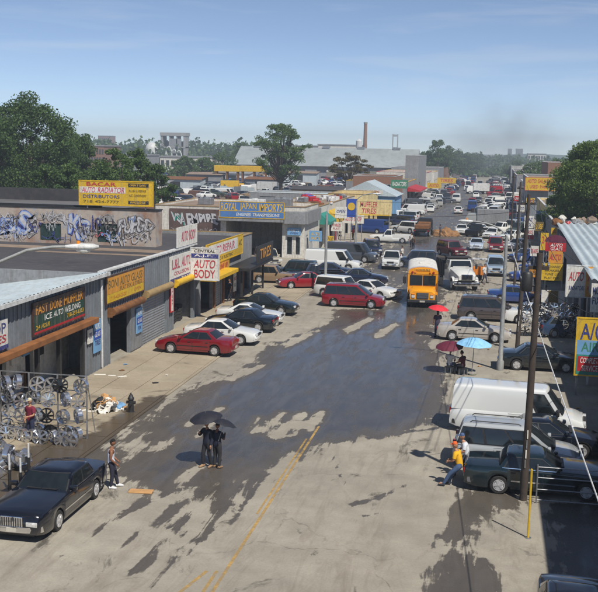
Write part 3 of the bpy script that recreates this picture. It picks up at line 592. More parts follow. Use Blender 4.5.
wg = thing('brick_rear_wing', 'rear wing with grey tar roof and black far parapet behind the graffiti wall', 'building', (-44, 73, 0)); MB().box(-16, 16.6, -5.55, 6, 7.2, 7.35).build('roof', simple('grey_roof_felt', C(96, 94, 94), .9, nscale=.3, var=.2), wg); MB().box(-16, 16.6, 6.01, 6.3, 0, 8.35).build('parapet_wall', 'tar', wg); MB().box(16.3, 16.6, -5.5, 6, 0, 7.19).build('side_wall', 'brick', wg); MB().box(-16, 16.6, -5.54, -5.2, 7.36, 7.75).build('parapet', 'black', wg)

s_ = sign('yellow BACAR AUTO RADIATOR sign standing on the brick building roof', (-25.9, 66.6, 8.72), R(2), 5.3, 1.62, 'yellow', [('BACAR', .3, .88, .42, .17, 'tx_red'), ('AUTO RADIATOR', .33, .63, .6, .24, 'tx_pink'), ('DISTRIBUTORS', .3, .35, .52, .14, 'tx_blue'), ('718 424-7777', .3, .13, .5, .11, 'tx_olive'),
    ('OPEN 7 DAYS', .8, .86, .22, .08, 'tx_yellow'), ('FLUSH & REPAIR', .8, .62, .24, .1, 'tx_olive'), ('A/C CONDENSERS', .8, .42, .24, .1, 'tx_olive'), ('WHOLESALE', .8, .13, .22, .1, 'tx_yellow')], border='yellow_metal', posts=.8,
    bands=[(0, .63, .5, .76, 'white'), (.67, .95, .78, .94, 'tx_black'), (.67, .95, .05, .2, 'tx_black')])
M['royal_blue'] = simple('sign_mid_blue', C(72, 116, 172), .6, var=.12, nscale=.8)
# --- Royal imports hall and the wall left of it
r_ = building('import_hall', 'wide flat-roofed imports hall with a dark open bay and sign band', -30.0, -20.4, 109.2, 118, 5.3, 'stucco_w', 'gravelroof',
    [('S', -29.4, -22.9, 0, 3.9, 'open'), ('E', 110.2, 111.6, 0.3, 2.5, 'win', 1), ('E', 112.2, 113.6, .3, 2.5, 'win', 1), ('E', 114.2, 115.6, .3, 2.5, 'win', 1), ('S', -22.4, -21.7, .3, 2.4, 'win', 0), ('S', -21.4, -20.8, .3, 2.4, 'win', 0)], .35, 'tan_metal')
MB().bbox(-4.9, 2.6, -5.4, -4.45, 3.95, 4.5, .04).build('fascia', 'stucco_g', r_); MB().bbox(2.65, 5.0, -5.2, -4.45, 3.8, 5.2, .04).box(4.85, 5.2, -4.44, 4.3, 3.8, 5.2).build('fascia', 'stucco_g', r_)
sign('orange-lettered ROYAL JAPAN IMPORTS sign on blue over the dark open bay', (-26.2, 108.2, 5.25), 0, 7.3, 1.7, M['royal_blue'], [('ROYAL JAPAN IMPORTS', .5, .69, .97, .5, 'tx_yellow'), ('ENGINES TRANSMISSIONS', .6, .2, .68, .2, 'tx_white')], border='yellow_metal', bands=[(0, 1, .40, .44, 'yellow')])
sign('small pale blue sign on the white corner of the imports hall', (-21.5, 108.9, 2.95), 0, 1.5, .8, 'lblue', [('PARTS', .5, .68, .8, .3, 'tx_white'), ('OPEN', .5, .28, .6, .25, 'tx_blue')])
w_ = building('graffiti_shed', 'low brown-roofed shed with white and graffiti-covered wall beside the imports hall', -38.2, -30.1, 109.6, 126, 5.2, 'stucco_w', 'gravelroof', [], .2, 'tan_metal')
MB().box(-2.0, 3.95, -8.33, -8.24, .5, 5.1).build('painted_panel', simple('dull_brown_panel', C(88, 70, 66), .8, var=.3, nscale=.8), w_)
for s, x, w, mt, sd in (('VSA', -.9, 1.7, 'teal', 11), ('EMPIRE', 1.9, 3.5, 'g_dark', 12)):
    for bold, m2, dy in ((.11, mt, .01), (.03, 'g_white', .02)): o = obj('graffiti', spray_mesh(s, bold, sd), m2, w_, (x, -8.34-dy, 4.0)); o.scale = (w, 1, 1.15)
for k in range(5): o = obj('graffiti', spray_mesh(['ZK', 'ROM', 'LA', 'TUX', 'EO'][k], .0, 20+k), ['g_grey', 'g_white', 'tx_pink', 'g_grey', 'g_white'][k], w_, (-1.4+1.15*k, -8.345, 2.6)); o.scale = (1.0, 1, .6)
letters('FERREIRA', w_, -3.1, 3.3, 1.7, .4, 'tx_blue', -8.13, .01, 'graffiti'); MB().box(-4.0, -2.05, -8.17, -8.105, 2.4, 2.8).build('painted_band', 'tx_blue', w_)
for (x, y, z, sx_, sy_, sz_, mt) in [(-24, 115, 5.31, 2, 1.4, 1.0, 'steel'), (-34, 117, 5.21, 1.6, 1.6, .8, 'steel'), (-27, 113, 5.31, 2.4, 1.2, .9, 'white_trim')]:
    tag(MB().bbox(-sx_/2, sx_/2, -sy_/2, sy_/2, 0, sz_, .05).lathe([(.4, sz_), (.4, sz_+.12)], 12).build('roof_fan', mt, loc=(x, y, z)), 'boxy metal ventilation unit on the brown flat roof', 'ventilation unit', 'units on the brown flat roof')

# ------------------------------------------------------------------ shops farther along the left side
def signpx(label, x0, y0, x1, y1, Y, bg, lines, border=None, bands=(), legs=None, t=0.08):
    a, b = onY(x0, y1, Y), onY(x1, y0, Y); w = b.x-a.x; h = abs(b.z-a.z)
    s = sign(label, ((a.x+b.x)/2, Y, (a.z+b.z)/2), 0, w, h, bg, lines, t, border, None, bands)
    if legs is not None:
        for q in legs: MB().box((q-.5)*w-.05, (q-.5)*w+.05, t/2+.003, t/2+.1, -(a.z+b.z)/2, h/2-.05).build('post', 'steel', s)
    return s
def awning(label, X, out, y0, y1, z0, z1, d, mat):
    a = thing('awning', label, 'awning', (X, (y0+y1)/2, z0)); h = z1-z0; L = (y1-y0)/2
    MB().prism([(0, h), (out*d, h*.25), (out*d, 0), (0, 0)], 'y', -L, L).build('canvas', mat, a); return a
sr = building('shop_row', 'white shop row with crowded signs beyond the imports hall', -27, -20.4, 118.1, 150, 5.0, 'stucco_w', 'gravelroof',
    [('E', 119, 122, 0, 2.6, 'open'), ('E', 123, 126, 0, 2.6, 'roll'), ('E', 127, 130, 0, 2.6, 'open'), ('E', 131, 134, 0, 2.6, 'roll', 'redp'), ('E', 135, 139, 0, 2.8, 'open'), ('E', 141, 145, 0, 2.8, 'open')], .25, 'tan_metal')
awning('teal canvas awning on the white shop row', -20.39, 1, 119, 124, 3.1, 4.4, 1.3, 'teal')
awning('yellow awning farther along the white shop row', -20.39, 1, 126, 131, 2.9, 4.4, 1.3, 'yellow')
signpx('blue and yellow sign at the corner of the imports hall', 309, 231, 322, 241, 111, 'lblue', [('AUTO', .5, .7, .7, .3, 'tx_yellow'), ('PARTS', .5, .28, .7, .3, 'tx_yellow')], legs=(.15, .85))
signpx('white sign with red print left of the blue disc sign', 331, 222, 342, 231, 122, 'white', [('TIRES', .5, .65, .8, .3, 'tx_red'), ('FLAT', .5, .28, .6, .24, 'tx_red')], legs=(.5,))
signpx('white square sign above the red-print sign', 335, 207, 347, 218, 126, 'white', [('OPEN', .5, .6, .75, .28, 'tx_blue')], legs=(.5,))
s_ = signpx('blue sign with a yellow disc on the left shop row', 346, 199, 357, 217, 129, 'blue', [], legs=(.5,))
MB().lathe([(.5, 0), (.5, .03)], 18, 'y', (0, -.08, .2)).build('disc', 'yellow', s_, 30)
signpx('pale rounded sign under the blue disc sign', 343, 215, 364, 223, 133, 'white', [('AUTO SHOP', .5, .5, .8, .5, 'tx_pink')], legs=(.1, .9))
signpx('small yellow sign low on the left shop row', 325, 236, 334, 241, 117, 'yellow', [('SALE', .5, .5, .8, .6, 'tx_olive')], legs=(.5,))
mt_ = building('muffler_tires_shop', 'cream fronted MUFFLER TIRES shop on the left side', -24.5, -18.4, 150.1, 163, 5.0, 'stucco_c', 'gravelroof', [('S', -20, -18.9, 0, 2.5, 'open'), ('E', 151, 155, 0, 3, 'open'), ('E', 157, 161, 0, 3, 'open')], .5, 'tan_metal')
signpx('cream MUFFLER TIRES billboard with red letters', 356, 200, 392, 215, 146, 'stucco_c', [('MUFFLER', .36, .68, .5, .32, 'tx_red'), ('TIRES', .36, .28, .42, .32, 'tx_red')], bands=[(.1, .95, 0, .08, 'yellow')], legs=(.06, .94))
gb = thing('gable_shop', 'teal fronted shop with a white gable beyond the cream shop', 'building', (-20.5, 172, 0))
wall_panel(MB(), -5, 4.6, 0, 4.6, [(-3.5, -1, 0, 2.6), (.5, 3.6, 0, 2.6)], -6, 'y', .2).build('front_wall', 'lblue', gb); MB().box(4.4, 4.6, -5.8, 6, 0, 4.6).box(-5, -4.8, -5.8, 6, 0, 4.6).build('side_wall', 'lblue', gb)
MB().prism([(-5.4, 4.61), (5.0, 4.61), (-.2, 7.0)], 'y', -6.3, 6).build('gable_roof', 'white_corr', gb); MB().box(-3, 2.6, -6.33, -6.31, 4.9, 5.6).build('gable_panel', 'stucco_w', gb); letters('AUTO PARTS', gb, -.2, 5.25, 4.6, .5, 'tx_red', -6.345)
MB().box(-3.3, -1.2, -5.9, -5.85, 0, 2.6).build('shutter', 'teal', gb)
signpx('green sign above the brick building', 391, 180, 408, 188, 205, 'tx_green', [('RADIATORS', .5, .5, .85, .5, 'tx_white')], legs=(.1, .9))
building('low_white_store', 'long low store with a pale flat roof behind the cream shop', -46, -23, 188, 198, 3.5, 'stucco_g', 'white_corr', [('S', -44, -41, 0, 3, 'roll'), ('S', -36, -33, 0, 3, 'roll'), ('E', 190, 194, 0, 3, 'open')], .2)
building('brown_brick_store', 'brown brick store beyond the green sign', -29, -20, 210, 226, 6.4, 'brick', 'tar', [('S', -28, -25, 0, 3, 'roll'), ('S', -25, -23.4, 3.8, 5.2, 'win'), ('S', -22.6, -21, 3.8, 5.2, 'win'), ('E', 212, 216, 0, 3, 'open'), ('E', 220, 224, 0, 3, 'open')], .4)
building('concrete_tower_wall', 'tall narrow grey building at the right end of the long shed', -22.6, -19.2, 262, 292, 10.6, 'stucco_g', 'tar', [('E', 266, 270, 0, 4, 'open')], .4)
# long shed
sh = thing('long_shed', 'long industrial shed with grey gabled roof behind the salvage yard', 'warehouse', (-69, 425, 0))
wall_panel(MB(), -38, 37, 0, 5.4, [(-35+k*9, -30+k*9, .2, 3.8) for k in range(8)], -14, 'y', .3).build('front_wall', 'stucco_g', sh)
MB().prism([(-15.5, 5.3), (0, 13.0), (15.5, 5.3)], 'x', -39, 38).build('roof', simple('grey_shed_roof', C(150, 156, 156), .6, .2, nscale=.06, var=.12, dirt=C(124, 126, 124)), sh)
MB().box(36.6, 36.95, -13.6, 14, 0, 5.3).box(-38, -37.7, -13.6, 14, 0, 5.3).build('end_wall', 'concrete', sh)
for k in range(5): MB().box(-33+k*15, -30+k*15, -1.2, 1.2, 12.6, 13.6).build('ridge_vent', 'steel', sh)
building('red_trim_store', 'low white store with red trim on the left far side of the street', -34, -19, 296, 316, 5.6, 'stucco_w', 'gravelroof', [('E', 298, 303, 0, 3.5, 'open'), ('E', 307, 312, 0, 3.5, 'open'), ('S', -30, -26, 0, 3, 'roll')], .4, 'redp')
awning('dark red awning above far parked cars on the left', -19.5, 1, 234, 258, 2.8, 3.8, 3.0, 'redp')
building('yellow_trim_store', 'grey store with yellow trim behind the dark red awning', -34, -19.6, 234, 260, 4.6, 'stucco_g', 'gravelroof', [('E', 236, 241, 0, 2.7, 'open'), ('E', 246, 251, 0, 2.7, 'open')], .4, 'yellow_metal')
signpx('far yellow sign on the left side beyond the dark red awning', 427, 183, 441, 188, 275, 'yellow', [('AUTO', .5, .5, .7, .6, 'tx_red')], legs=(.1, .9))
signpx('farther yellow sign in front of the dark trees', 437, 178, 456, 183, 330, 'yellow', [('TIRES', .5, .5, .7, .6, 'tx_red')], legs=(.1, .9))
for k, (y0, y1, h, wm, tr) in enumerate([(330, 352, 5.2, 'stucco_w', 'yellow_metal'), (360, 392, 6.0, 'stucco_g', 'white_trim'), (400, 440, 5.4, 'brick', 'tan_metal')]):
    building('far_store', ['far white store on the left before the dark trees', 'far grey store on the left before the dark trees', 'farthest brick store on the left before the dark trees'][k], -36, -19, y0, y1, h, wm, 'gravelroof', [('E', y0+2, y0+7, 0, 3, 'open'), ('E', y0+10, y0+15, 0, 3, 'open')], .4, tr)
# ------------------------------------------------------------------ right side
nb = building('shadow_casting_building', 'tall brick building beside the station at the right', 6.4, 18, -6, 33.6, 8.7, 'brick', 'tar', [('W', 5, 9, 0, 3, 'open'), ('W', 12, 14, 4.5, 6.5, 'win'), ('W', 18, 20, 4.5, 6.5, 'win'), ('W', 24, 28, 0, 3, 'roll')], .0)  # out of view; added and sized to throw the lower-right ground shadow
building('near_repair_shop', 'low grey repair shop just outside the right picture edge', 6.75, 18, 34, 62.6, 5.0, 'stucco_g', 'tar', [('W', 36, 41, 0, 3.4, 'open'), ('W', 43, 48, 0, 3.4, 'open'), ('W', 51, 56, 0, 3.4, 'open')], .3)
r1 = thing('corrugated_roof_shop', 'dark fronted shop under a large pale corrugated roof on the right', 'building', (6.6, 83, 0)); o_ = (6.6, 83)
bl(wall_panel(MB(), 64, 102, 0, 4.3, [(65, 69, 0, 2.9), (70, 74, 0, 2.9), (76, 80, 0, 2.9), (82, 87, 0, 2.9), (90, 96, 0, 2.9)], 6.6, 'x', .2), 'front_wall', 'stucco_g', r1)
bl(MB().box(6.8, 16, 64, 64.2, 0, 4.2).box(16, 16.2, 64, 102, 0, 4.2).box(6.8, 16, 101.8, 102, 0, 4.9), 'side_wall', 'stucco_g', r1)
rows = []; n = 128
for i in range(n+1):
    x = 6.2+10.4*i/n; dz = .09*math.sin(i/n*10.4/.62*2*math.pi); rows.append([(x, 63.2, 4.42+dz), (x, 102.5, 5.45+dz)])
mb = MB(); mb.loft(rows, False, False); bl(mb, 'corrugated_roof', 'white_corr', r1, 50)
for k in range(3): bl(MB().box(6.9, 14, 75.1+k*9, 75.3+k*9, 0, 4.1), 'partition', 'stucco_g', r1)
signpx('white AUTO sign with red letters under the corrugated roof', 566, 267, 604, 296, 69, 'white', [('AUTO', .26, .66, .42, .3, 'tx_red'), ('A/C', .74, .66, .36, .3, 'tx_red'), ('RADIATORS', .28, .28, .44, .14, 'tx_blue'), ('REPAIR', .74, .28, .36, .14, 'tx_red')], border='white_trim', bands=[(.52, 1, .0, 1, 'tx_gold')], legs=(.05, .95))
signpx('tall yellow and teal A/C sign at the right picture edge', 575, 320, 612, 374, 51, 'yellow', [('A/C', .45, .78, .75, .3, 'tx_blue'), ('AIR', .4, .5, .55, .17, 'tx_green'), ('COMPLETE', .42, .26, .6, .1, 'tx_white'), ('SERVICE', .42, .12, .5, .1, 'tx_white')], border='yellow_metal', bands=[(0, 1, .36, .62, 'lblue'), (0, 1, 0, .36, 'teal'), (.05, .82, .06, .33, 'redp')], legs=(.06, .94))
signpx('blue and white sign standing behind the A/C sign', 590, 284, 606, 312, 60, 'white', [('MUF', .4, .75, .6, .25, 'tx_blue'), ('FIX', .4, .4, .6, .25, 'tx_blue')], legs=(.1, .9))
tag(MB().prism([(-2.2, 0), (2.2, 0), (0, 1.0)], 'y', -1.6, 1.6).box(-1.9, -1.8, -1.4, -1.3, -2.6, 0).box(1.8, 1.9, -1.4, -1.3, -2.6, 0).box(-1.9, -1.8, 1.3, 1.4, -2.6, 0).box(1.8, 1.9, 1.3, 1.4, -2.6, 0).build('canopy_tent', 'white_trim', loc=(7.2, 55, 2.6)), 'pale peaked canopy beside the A/C sign at the right edge', 'canopy')
s_ = signpx('maroon arched AUTO GLASS sign on the right side', 545, 243, 566, 251, 80, 'redp', [('AUTO', .55, .72, .6, .36, 'tx_white'), ('GLASS', .55, .3, .6, .36, 'tx_white')])
a, b = onY(545, 243, 80), onY(566, 243, 80); w = b.x-a.x
MB().prism([(math.cos(q)*w/2, .39+math.sin(q)*.55) for q in [math.pi*k/14 for k in range(15)]], 'y', -.04, .04).build('arch_panel', simple('maroon_panel', C(96, 34, 58), .5), s_)
MB().box(w/2-.2, w/2-.1, .05, .15, -4.8, .3).box(-w/2+.1, -w/2+.2, .05, .15, -4.8, .3).build('post', 'steel', s_)
signpx('orange AUTO sign below the maroon arch', 548, 251.5, 563, 263, 79.8, 'tx_gold', [('AUTO', .5, .5, .85, .5, 'tx_red')])
signpx('yellow sign with four lines of dark lettering below the orange AUTO sign', 541, 264, 563, 280, 79.5, 'yellow', [('MECHANIC', .5, .82, .8, .13, 'tx_olive'), ('BRAKES', .5, .6, .7, .13, 'tx_olive'), ('TUNE UP', .5, .38, .7, .13, 'tx_olive'), ('FLAT FIX', .5, .16, .7, .13, 'tx_olive')])
signpx('small olive sign between two white panels low on the right', 541, 291, 565, 302, 78, 'white', [], bands=[(.3, .72, 0, 1, 'tx_olive')], legs=(.05, .95))
signpx('yellow square sign left of the maroon arch', 540, 233, 549, 250, 92, 'yellow', [('24', .5, .6, .7, .4, 'tx_red')], legs=(.5,))
signpx('white FLAT FIX sign with blue letters above the right poles', 524, 216, 534, 228, 120, 'white', [('FLAT', .5, .7, .8, .3, 'tx_blue'), ('FIX', .5, .28, .6, .3, 'tx_blue')], legs=(.5,))
signpx('red and white sign below the FLAT FIX sign', 524, 229, 534, 239, 119, 'white', [('TIRES', .5, .7, .8, .3, 'tx_red')], bands=[(0, 1, 0, .4, 'redp')], legs=(.5,))
signpx('olive and yellow sign right of the FLAT FIX sign', 535, 222, 544, 231, 118, 'tx_olive', [('LUBE', .5, .5, .8, .5, 'tx_yellow')], legs=(.5,))
for k, (x0, y0, x1, y1, Y, bg, tx, mt) in enumerate([(530, 246, 539, 256, 100, 'white', 'BRAKES', 'tx_red'), (551, 228, 563, 235, 104, 'yellow', 'GLASS', 'tx_red'), (517, 205, 525, 212, 140, 'white', 'AUTO', 'tx_blue'), (536, 211, 546, 219, 128, 'lblue', 'PARTS', 'tx_white'), (526, 198, 535, 204, 150, 'yellow', 'TIRES', 'tx_red'), (529, 268, 538, 277, 88, 'tx_gold', 'LUBE', 'tx_black'), (514, 196, 520, 201, 165, 'redp', 'OIL', 'tx_white')]):
    signpx(['small white BRAKES', 'yellow GLASS', 'far white AUTO', 'pale blue PARTS', 'far yellow TIRES', 'orange LUBE', 'small far red OIL'][k]+' sign on a post among the right side shops', x0, y0, x1, y1, Y, bg, [(tx, .5, .5, .8, .45, mt)], legs=(.5,))
building('dark_low_shop', 'low dark shop between corrugated roof and grey shop on the right', 6.5, 15, 103, 128, 4.6, 'stucco_g', 'tar', [('W', 104, 108, 0, 3, 'open'), ('W', 110, 115, 0, 3, 'open'), ('W', 118, 124, 0, 3, 'open'), ('S', 9, 12, 0, 2.4, 'open')], .3)
building('tan_low_shop', 'low tan shop behind the FLAT FIX sign on the right', 6.8, 16, 131, 160, 5.0, 'stucco_c', 'gravelroof', [('W', 133, 138, 0, 3, 'open'), ('W', 142, 147, 0, 3, 'roll'), ('W', 150, 156, 0, 3, 'open')], .3)
building('grey_sign_building', 'grey metal building carrying a yellow billboard on the right', 6.2, 15, 192, 222, 7.4, 'grey_clad', 'gravelroof', [('S', 8, 9.5, 1, 3, 'win'), ('W', 196, 201, 0, 4, 'open'), ('W', 206, 212, 0, 4, 'roll')], .3)
signpx('yellow and red billboard on the grey metal building', 525, 178, 556, 190, 190.5, 'yellow', [('AUTO SALVAGE', .5, .72, .86, .3, 'tx_red'), ('USED PARTS', .5, .28, .7, .26, 'tx_red')], border='redp')
building('brown_hall', 'brown hall with dark band behind the yellow billboard', 13, 32, 255, 290, 9.2, 'brick', 'tar', [('S', 14, 19, 5.5, 7, 'win'), ('S', 21, 27, 5.5, 7, 'win')], .8)
for k, (y0, y1, h, wm) in enumerate([(228, 250, 5.4, 'stucco_w'), (296, 330, 5.5, 'stucco_g'), (340, 380, 6.0, 'stucco_g'), (395, 440, 7.0, 'stucco_w')]):
    building('far_store', ['white store behind the yellow billboard building', 'first far grey store on the right side', 'second far grey store on the right side', 'farthest white store on the right side'][k], 6.5, 22, y0, y1, h, wm, 'gravelroof', [('W', y0+2, y0+7, 0, 3, 'open'), ('W', y0+10, y0+15, 0, 3, 'open'), ('S', 9, 13, 0, 3, 'roll')], .4)
# rolled tarpaulins and rubbish on the roof edge left of the corrugated roof
rub = thing('tarpaulin_heap', 'heap of brown and grey tarpaulins at the edge of the corrugated roof', 'tarpaulin heap', (6.6, 101.8, 5.0))
for k in range(14):
    bm = bmesh.new(); bmesh.ops.create_icosphere(bm, subdivisions=2, radius=random.uniform(.25, .55))
    for v_ in bm.verts: v_.co *= random.uniform(.75, 1.2); v_.co.z *= .8
    me = bpy.data.meshes.new('bundle'); bm.to_mesh(me); bm.free(); me.materials.append(None)
    obj('bundle', me, ['gravelroof', 'stucco_g', 'rust', 'stucco_w'][k % 4] if k else 'redp', rub, (random.uniform(-.6, 3.2), random.uniform(-1.5, 0.5), random.uniform(.2, .9)))

# ------------------------------------------------------------------ skyline
M['haze_grey'] = simple('pale_concrete', C(150, 150, 148), .9, nscale=.02, var=.08)
st = thing('stadium', 'distant grey open stadium frame with white arches in front', 'stadium', onY(175, 147, 650)*1.0); st.location.z = 0; st.scale = (.72, .72, .88)
MB().box(-12, -10, -6, 6, 0, 22).box(10, 12, -6, 6, 0, 22).box(-4, -3, -6, 6, 0, 22).box(3, 4, -6, 6, 0, 22).box(-12.5, 12.5, -6.5, 6.5, 22, 24.5).box(-12, 12, -6.2, 6.2, 13, 14).box(-12, 12, 4, 6, 0, 18).build('frame', 'haze_grey', st); MB().box(-3, 8, -6, -5.8, 9, 20).build('shade_screen', 'stucco_g', st)
for k, (x0, x1, h) in enumerate([(-11, -4, 9), (-6, 1, 11), (0, 6, 9), (5, 11, 8)]): MB().tube([((x0+x1)/2+math.cos(q)*(x1-x0)/2, -10-k, max(0, math.sin(q)*h)+3) for q in [math.pi*j/12 for j in range(13)]], .55, 6).build('arch', 'white_trim', st, 50)
do = onY(152, 146, 640); tag(MB().lathe([(4.5*math.cos(q), 10+5*math.sin(q)) for q in [math.pi/2*k/8 for k in range(9)]][:8]+[(.05, 15)], 20).lathe([(4.5, 0), (4.5, 10)], 20).build('dome', 'white_trim', smooth=50, loc=(do.x, 640, 0)), 'distant white dome left of the stadium', 'dome')
ch = onY(365, 147, 520); c_ = thing('chimney', 'tall tan factory chimney on the skyline with white tank', 'chimney', (ch.x, 520, 0)); MB().lathe([(1.15, 0), (.85, 26.5)], 14).build('stack', 'brick', c_, 40); MB().lathe([(1.0, 25.8), (1.0, 26.6)], 14).build('cap', 'concrete', c_); MB().lathe([(1.6, 9), (1.6, 17), (.3, 18)], 16, 'z', (-2.6, -4, 0)).build('tank', 'white_trim', c_, 40)
py = onY(395, 147, 1250); p_ = thing('bridge_tower', 'pale distant bridge tower on the skyline', 'bridge tower', (py.x, 1250, 0)); MB().box(-3.6, -2.4, -1, 1, 0, 33).box(2.4, 3.6, -1, 1, 0, 33).build('leg', 'haze_grey', p_); MB().box(-2.4, 2.4, -.9, .9, 30, 32.5).box(-2.2, 2.2, -1.5, 1.5, 14, 17).build('crossbeam', 'haze_grey', p_)
def block(label, x0, x1, ytop, Y, mat, rows_=3, cols=5, depth=20):
    a, b = onY(x0, ytop, Y), onY(x1, ytop, Y); h = a.z; w = b.x-a.x
    o = thing('distant_block', label, 'building', ((a.x+b.x)/2, Y, 0)); MB().box(-w/2, w/2, 0, depth, 0, h).build('wall', mat, o); MB().box(-w/2-.3, w/2+.3, -.3, depth+.3, h+.01, h+.6).build('roof', 'stucco_g', o)
    for r in range(rows_):
        for c in range(cols):
            zc = h*(.35+.6*(r+.5)/rows_); xc = -w/2+w*(c+.5)/cols; MB().box(xc-w/cols*.3, xc+w/cols*.3, -.12, -.02, zc-h*.6/rows_*.3, zc+h*.6/rows_*.3).build('window', 'pane', o)
block('brown distant apartment block above the left trees', 98, 109, 136, 1100, 'brick', 4, 6)
block('long red-brown brick store behind the left bushes', 88, 104, 146, 420, 'brick', 2, 6); block('white flat building on the skyline behind the long shed', 318, 362, 145, 560, 'stucco_w', 2, 10)
block('grey flat building left of the white one on the skyline', 290, 318, 146, 560, 'stucco_g', 2, 6); block('hazy left tower block of the pair on the right horizon', 508, 512, 149, 1500, 'haze_grey', 6, 3); block('hazy right tower block of the pair on the right horizon', 516, 523, 149, 1500, 'haze_grey', 6, 4)
block('pale long building on the right horizon', 528, 546, 154, 800, 'stucco_w', 2, 7); block('low pale building on the right horizon left of the tower pair', 486, 502, 155, 1200, 'stucco_w', 2, 6); block('low white building over the dark trees at the end of the street', 462, 486, 155.5, 1300, 'stucco_w', 2, 7)
block('low grey store left of the stadium arches', 118, 146, 155, 480, 'stucco_g', 1, 8); block('low white store in front of the stadium', 160, 212, 157, 420, 'stucco_w', 1, 10)
for k, (x0, x1, Y) in enumerate([(215, 240, 300), (241, 268, 305)]):
    a, b = onY(x0, 166, Y), onY(x1, 157, Y); w = b.x-a.x
    t_ = thing('yellow_trailer', ['left of two long yellow trailers in the salvage yard', 'right of two long yellow trailers in the salvage yard'][k], 'trailer', ((a.x+b.x)/2, Y, 0)); MB().bbox(-w/2, w/2, -1.2, 1.2, 4.9, 6.7, .08).build('body', 'yellow_metal', t_)
    MB().box(-w/2+.4, -w/2+.8, -1, 1, 0, 4.9).box(w/2-.8, w/2-.4, -1, 1, 0, 4.9).box(-.2, .2, -1, 1, 0, 4.9).build('stand', 'rust', t_)
# low hills closing the view
mb = MB(); prof = []
for i in range(90):
    a = -0.62+1.1*i/89; d = 1900; h = 11+4*math.sin(i*.23)+3*math.sin(i*.61+1); prof.append([(math.sin(a)*d*.82, math.cos(a)*d*.82, -3), (math.sin(a)*d, math.cos(a)*d, h), (math.sin(a)*d*1.12, math.cos(a)*d*1.12, -3)])
mb.loft(prof, False, False); struct(mb.build('hills', simple('far_woodland', C(62, 82, 52), .95, nscale=.01, var=.35, dirt=C(44, 62, 40)), smooth=80))

random.seed(77)
for k in range(14):      # loose scrap stored on the brown flat roofs
    x, y = random.uniform(-26.5, -21.2), random.uniform(119, 149); zt = 5.0
    if -34.2 < x < -33.6 or -30.4 < x < -29.8: continue
    mb = MB(); q = random.uniform(.4, 1.0)
    for j in range(4): mb.xf(MB().bbox(-q*random.uniform(.3, .9), q*random.uniform(.3, .9), -q*.5, q*.5, 0, random.uniform(.2, .7), .04), Matrix.Translation((random.uniform(-.5, .5), random.uniform(-.4, .4), 0)) @ Matrix.Rotation(random.uniform(0, 3), 4, 'Z'))
    o = mb.build('scrap_bundle', random.choice(['rust', 'steel', 'black', 'white_trim', 'redp', 'blue', 'stucco_g']), None, None, (x, y, zt+.02)); tag(o, 'small bundle of scrap lying on the brown flat roofs', 'scrap', 'scrap on the brown flat roofs'); stuff(o) if False else None

for k, (px, Y, w, h, mt) in enumerate([(178, 262, 14, 4.2, 'white_corr'), (206, 300, 11, 4.6, 'stucco_g'), (318, 232, 12, 3.6, 'tan_metal'), (150, 240, 10, 3.8, 'stucco_w'), (262, 285, 9, 4.0, 'grey_clad'), (300, 330, 12, 5.0, 'white_corr'), (385, 330, 10, 4.6, 'stucco_c'), (234, 330, 12, 4.4, 'white_trim')]):
    p = onY(px, 180, Y); s_ = thing('yard_shed', ['pale corrugated', 'grey stucco', 'tan metal', 'off-white', 'small ribbed grey', 'pale far', 'cream', 'white'][k]+' low shed standing in the salvage yard', 'shed', (p.x, Y, 0)); MB().box(-w/2, w/2, -2.5, 2.5, 0, h-.8).build('wall', mt, s_); MB().prism([(-2.9, h-.79), (2.9, h-.2), (2.9, h-.1), (-2.9, h-.69)], 'x', -w/2-.3, w/2+.3).build('roof', ['rust', 'gravelroof', 'tar', 'stucco_g'][k % 4], s_); MB().box(-1.4, 1.4, -2.56, -2.51, 0, h-1.4).build('door', 'black', s_)
f0, f1 = onY(193, 190, 248), onY(258, 190, 252); fe = thing('sheet_fence', 'grey corrugated sheet fence across the salvage yard', 'fence', (f0.x, f0.y, 0)); n = 9; L_ = (f1.x-f0.x)/n
for k in range(n):
    mb = MB(); mb.loft([[(k*L_+L_*i/16, .05*(i % 2), 0), (k*L_+L_*i/16, .05*(i % 2), 2.4+.15*math.sin(k*2.1))] for i in range(17)], False, False); mb.build('sheet', 'white_corr' if k % 3 else 'grey_clad', fe)

